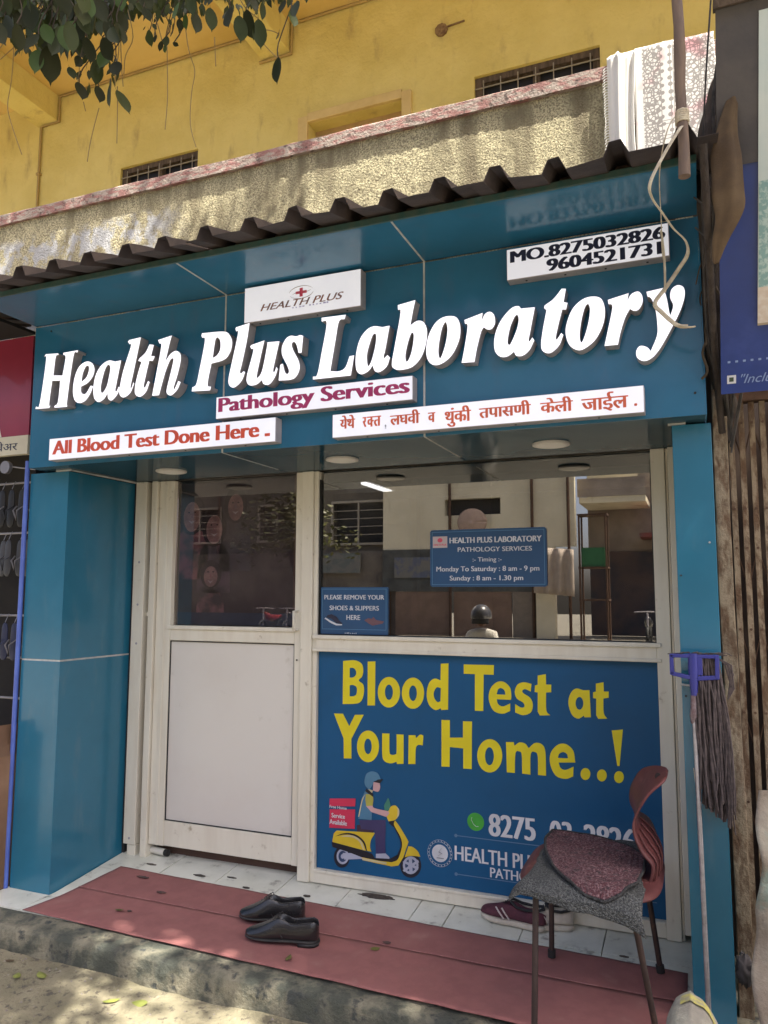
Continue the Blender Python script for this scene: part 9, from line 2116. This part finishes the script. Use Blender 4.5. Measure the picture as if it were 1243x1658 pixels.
G().box(-.9, 1.3, -25.8, -23.4, 4.55, 4.75).box(-.9, .9, -25.9, -25.7, 4.76, 8).build('balcony', OW, o2); G().box(-.95, 1.3, -23.42, -23.36, 4.76, 5.4).build('balcony_rail', BW, o2)
box('shop_awning', (1.0, 9, -26.0, -24.4, 3.4, 3.55), mat('red_awning', (.3, .06, .05), (.2, .1, .09), 2, rough=.8), o2)
rkk = thing('steel_rack', (-.1, -21, 0), 'steel frame rack across the street', 'rack'); 
for x in (-.55, .25):
    for yy in (-21.3, -20.7): G().tube([(x, yy, GZ), (x, yy, 3.9)], .035, 6).build('post', M['rust_dark'], rkk)
for z in (1.2, 2.2, 3.85): G().box(-.6, .3, -21.33, -20.67, z, z+.05).build('shelf', M['rust_dark'], rkk)
o = tag(box('green_crate', (-.5, .2, -21.25, -20.8, 2.26, 2.85), mat('crate_green', (.04, .18, .07), rough=.5), None), 'green plastic crate on the steel rack across the street', 'crate')
cl = tag(G().grid(lambda u, v: (-2.3+1.35*u, -22.2+.08*math.sin(u*22), 3.0-1.55*v-.12*u), 30, 6, th=.02).build('pale_sheet', mat('pale_sheet', (.52, .44, .36), (.44, .36, .3), 3, rough=.9)), 'pale pleated sheet hung across the street below the cream building', 'sheet')
for yy, z0, z1, nm in ((-14, 5.2, 5.0, 'upper of two power cables crossing the street view'), (-14.2, 4.85, 4.62, 'lower of two power cables crossing the street view')):
    tag(G().tube([(-22+k*2, yy, z0+(z1-z0)*k/19-.35*math.sin(math.pi*k/19)) for k in range(20)], .014, 5).build('power_cable', M['gasket']), nm, 'cable', 'power cables over the street')
for k, (x, y) in enumerate([(-7.9, OY-.25), (-5.45, OY+.03), (-2.45, OY+.03), (-1.2, OY+.05), (-12, OY-.85), (-16, OY-.85)]):
    G().tube([(x, y+.06, GZ), (x, y+.06, 9.4)], .055, 6).build('drain_pipe', M['rust_dark'], ob)
for x0, x1, z0, z1, y in [(-10.6, -8.4, 3.4, 5.0, OY-.88), (-14, -12.4, 3.6, 5.0, OY-.88), (-18, -16, 3.6, 5, OY-.88), (-24, -22, 3.6, 5, OY-.88)]:
    g = G(); w_ = .09
    g.box(x0-w_, x1+w_, y, y+.08, z1, z1+w_).box(x0-w_, x1+w_, y, y+.14, z0-w_, z0).box(x0-w_, x0, y, y+.08, z0, z1).box(x1, x1+w_, y, y+.08, z0, z1).box((x0+x1)/2-.03, (x0+x1)/2+.03, y, y+.06, z0, z1)
    for q in range(1, 5): g.box(x0, x1, y-.02, y+.01, z0+(z1-z0)*q/5, z0+(z1-z0)*q/5+.03)
    g.build('window_frame', mat('far_window_frame', (.45, .40, .32), rough=.7), ob)
for x0, x1, z in [(-7.6, -5.5, 2.0), (-5.3, -3.3, 2.1), (-12, -9, 2.2)]:
    box('shop_board', (x0, x1, OY+.051, OY+.12, z, z+.75), mat('far_board_'+str(int(-x0)), random.choice([(.14, .16, .15), (.22, .15, .13), (.12, .14, .2)]), (.2, .19, .17), 3, .45, .55, rough=.6), ob)
for k, (x, cc) in enumerate([(-10.8, (.25, .04, .04)), (-9.9, (.05, .05, .06)), (-8.9, (.1, .12, .2)), (1.5, (.05, .05, .06)), (2.5, (.3, .28, .26))]):
    t = thing('motorcycle', (x, -19.5, GZ), '%s motorcycle parked across the street, mirrored in the glass' % ['red', 'black', 'blue grey', 'second black', 'silver'][k], 'motorcycle', 'motorcycles parked across the street')
    for yy in (-20.1, -18.9): G().tube([(x, yy+.28*math.cos(a*.3927), GZ+.3+.28*math.sin(a*.3927)) for a in range(17)], .05, 6, cap=False).build('wheel', M['gasket'], t)
    G().loft([[(x+a*w_, yy, GZ+z+b*h_) for a, b in ((-1, -1), (1, -1), (1, 1), (-1, 1))] for yy, z, w_, h_ in [(-20.2, .75, .06, .05), (-19.8, .68, .13, .1), (-19.3, .66, .14, .16), (-19.0, .85, .08, .12)]]).build('body', mat('motorcycle_paint_'+str(int(cc[0]*100)), cc, rough=.3, coat=.4), t, sub=1)
    G().tube([(x-.35, -19.05, GZ+1.0), (x, -18.95, GZ+1.02), (x+.35, -19.05, GZ+1.0)], .02, 6).tube([(x, -18.95, GZ+1.0), (x, -18.9, GZ+.3)], .03, 6).build('fork', M['returns'], t)
# small bright tree further along
t2 = thing('roadside_tree', (-4.3, -9.5, GZ), 'small sunlit roadside tree mirrored in the door glass', 'tree')
G().tube(spl([(-4.3, -9.5, GZ), (-4.2, -9.4, 1.2), (-4.4, -9.3, 2.2)]), .09, 10).build('trunk', M['bark'], t2)
lv = G()
for k in range(26):
    a = rnd.random()*6.28; r = rnd.random()**.5*1.5; clump(-4.3+r*math.cos(a), -9.4+r*math.sin(a)*.7, 3.1+rnd.uniform(-.9, 1.4), .5, 90, .13)
tag(lv.build('foliage', mat('sunlit_leaves', (.10, .10, .025), (.05, .06, .015), 2, rough=.5), t2, fix=False), kind='stuff')

# rider on a scooter in the road, mirrored in the glass
def skin_body(name, V, E, R, m, parent=None, root=0, sub=2):
    me = bpy.data.meshes.new(name); me.from_pydata([Vector(v)-(Vector(parent_loc(parent)) if parent else Vector((0, 0, 0))) for v in V], E, []); me.materials.append(m)
    o = bpy.data.objects.new(name, me); COL.objects.link(o)
    if parent: o.parent = parent
    md = o.modifiers.new('skin', 'SKIN'); md.use_smooth_shade = True
    for i, r in enumerate(R): me.skin_vertices[0].data[i].radius = (r, r)
    me.skin_vertices[0].data[root].use_root = True
    s_ = o.modifiers.new('subdivision', 'SUBSURF'); s_.levels = s_.render_levels = sub; return o
px, py, pz = .31, -5.7, GZ
pr = thing('person', (px, py, pz), 'person in a white shirt with a dark helmet riding a scooter, mirrored in the glass', 'person')
V = [(0, .12, .62), (0, .08, .82), (0, .05, .98), (0, .04, 1.06), (.15, .05, .96), (.22, -.06, .74), (.17, -.28, .76), (-.15, .05, .96), (-.22, -.06, .74), (-.17, -.28, .76), (.09, .10, .60), (.13, -.24, .58), (.12, -.18, .22), (.12, -.27, .15), (-.09, .10, .60), (-.13, -.24, .58), (-.12, -.18, .22), (-.12, -.27, .15)]
E = [(0, 1), (1, 2), (2, 3), (2, 4), (4, 5), (5, 6), (2, 7), (7, 8), (8, 9), (0, 10), (10, 11), (11, 12), (12, 13), (0, 14), (14, 15), (15, 16), (16, 17)]
R = [.14, .13, .13, .055, .065, .05, .035, .065, .05, .035, .09, .07, .05, .035, .09, .07, .05, .035]
skin_body('body', [(px+a, py-b, pz+c) for a, b, c in V], E, R, mat('white_shirt', (.62, .60, .54), (.55, .52, .46), 5, rough=.9), pr)
def ballg(c, r, sx=1, sy=1, sz=1, v0=0, v1=1): return lambda u, v: (c[0]+r*sx*math.cos(u*6.2832)*math.sin((v0+(v1-v0)*v)*math.pi), c[1]+r*sy*math.sin(u*6.2832)*math.sin((v0+(v1-v0)*v)*math.pi), c[2]+r*sz*math.cos((v0+(v1-v0)*v)*math.pi))
hd_ = G().grid(ballg((px, py-.03, pz+1.17), .09, .85, 1, 1.2), 20, 14).build('head', mat('brown_skin', (.20, .10, .06), rough=.6), pr)
G().grid(ballg((px, py-.02, pz+1.20), .125, .95, 1.1, 1.05, 0, .58), 24, 14, th=.012).build('helmet', mat('grey_black_helmet', (.34, .33, .32), (.04, .04, .045), 3, .45, .55, rough=.3), pr)
G().grid(lambda u, v: (px+.115*math.cos(math.pi*(.12+.76*u)), py-.02+.135*math.sin(math.pi*(.12+.76*u)), pz+1.20-.10*v), 14, 4, th=.004).build('visor', M['gasket'], pr)
G().tube([(px-.04, py+.06, pz+1.17), (px-.04, py+.063, pz+1.17)], .01, 6).tube([(px+.04, py+.06, pz+1.17), (px+.04, py+.063, pz+1.17)], .01, 6).build('eyes', M['gasket'], hd_)
G().loft([[(px-.012, py+.055, pz+1.16), (px+.012, py+.055, pz+1.16), (px, py+.055, pz+1.18)], [(px-.006, py+.08, pz+1.14), (px+.006, py+.08, pz+1.14), (px, py+.07, pz+1.15)]]).build('nose', MATS['brown_skin'], hd_)
for sg in (1, -1):
    for k in range(5):
        a = Vector((px+sg*.17+sg*(.02-.012*k), py+.285, pz+.765)); G().tube([a, a+Vector((0, .03, .01 if k < 4 else .0)), a+Vector((0, .045, -.012)), a+Vector((0, .03, -.03))], .0085, 6).build('finger', MATS['brown_skin'], pr)
scb = thing('scooter', (px, py, pz), 'dark scooter under the rider, mirrored in the glass', 'scooter')
DKS = mat('scooter_dark', (.03, .03, .035), rough=.3, coat=.5)
for yy in (-.50, .68):
    G().tube([(px, py+yy+.2*math.cos(a*.2618), pz+.22+.2*math.sin(a*.2618)) for a in range(25)], .045, 8, cap=False).build('tyre', M['gasket'], scb); G().disc((px, py+yy, pz+.22), .15, 'x', 20, .05).build('rim', M['returns'], scb)
G().loft([[(px+a*w_, py+yy, pz+z+b*h_) for a, b in ((-1, -1), (1, -1), (1, 1), (-1, 1))] for yy, z, w_, h_ in [(-.78, .56, .05, .05), (-.6, .50, .12, .12), (-.2, .46, .13, .12), (.05, .34, .12, .08), (.15, .18, .12, .03), (.38, .18, .12, .03), (.48, .45, .14, .28), (.56, .62, .10, .2), (.60, .78, .07, .08)]]).build('body', DKS, scb, sub=1)
G().tube([(px-.32, py+.30, pz+.80), (px, py+.50, pz+.88), (px+.32, py+.30, pz+.80)], .018, 8).build('handlebar', M['gasket'], scb); G().disc((px, py+.62, pz+.78), .06, 'y', 16, .03).build('headlight', M['joint'], scb)
G().box(px-.11, px+.11, py-.55, py+.0, pz+.56, pz+.62).build('seat', M['gasket'], scb, .02)
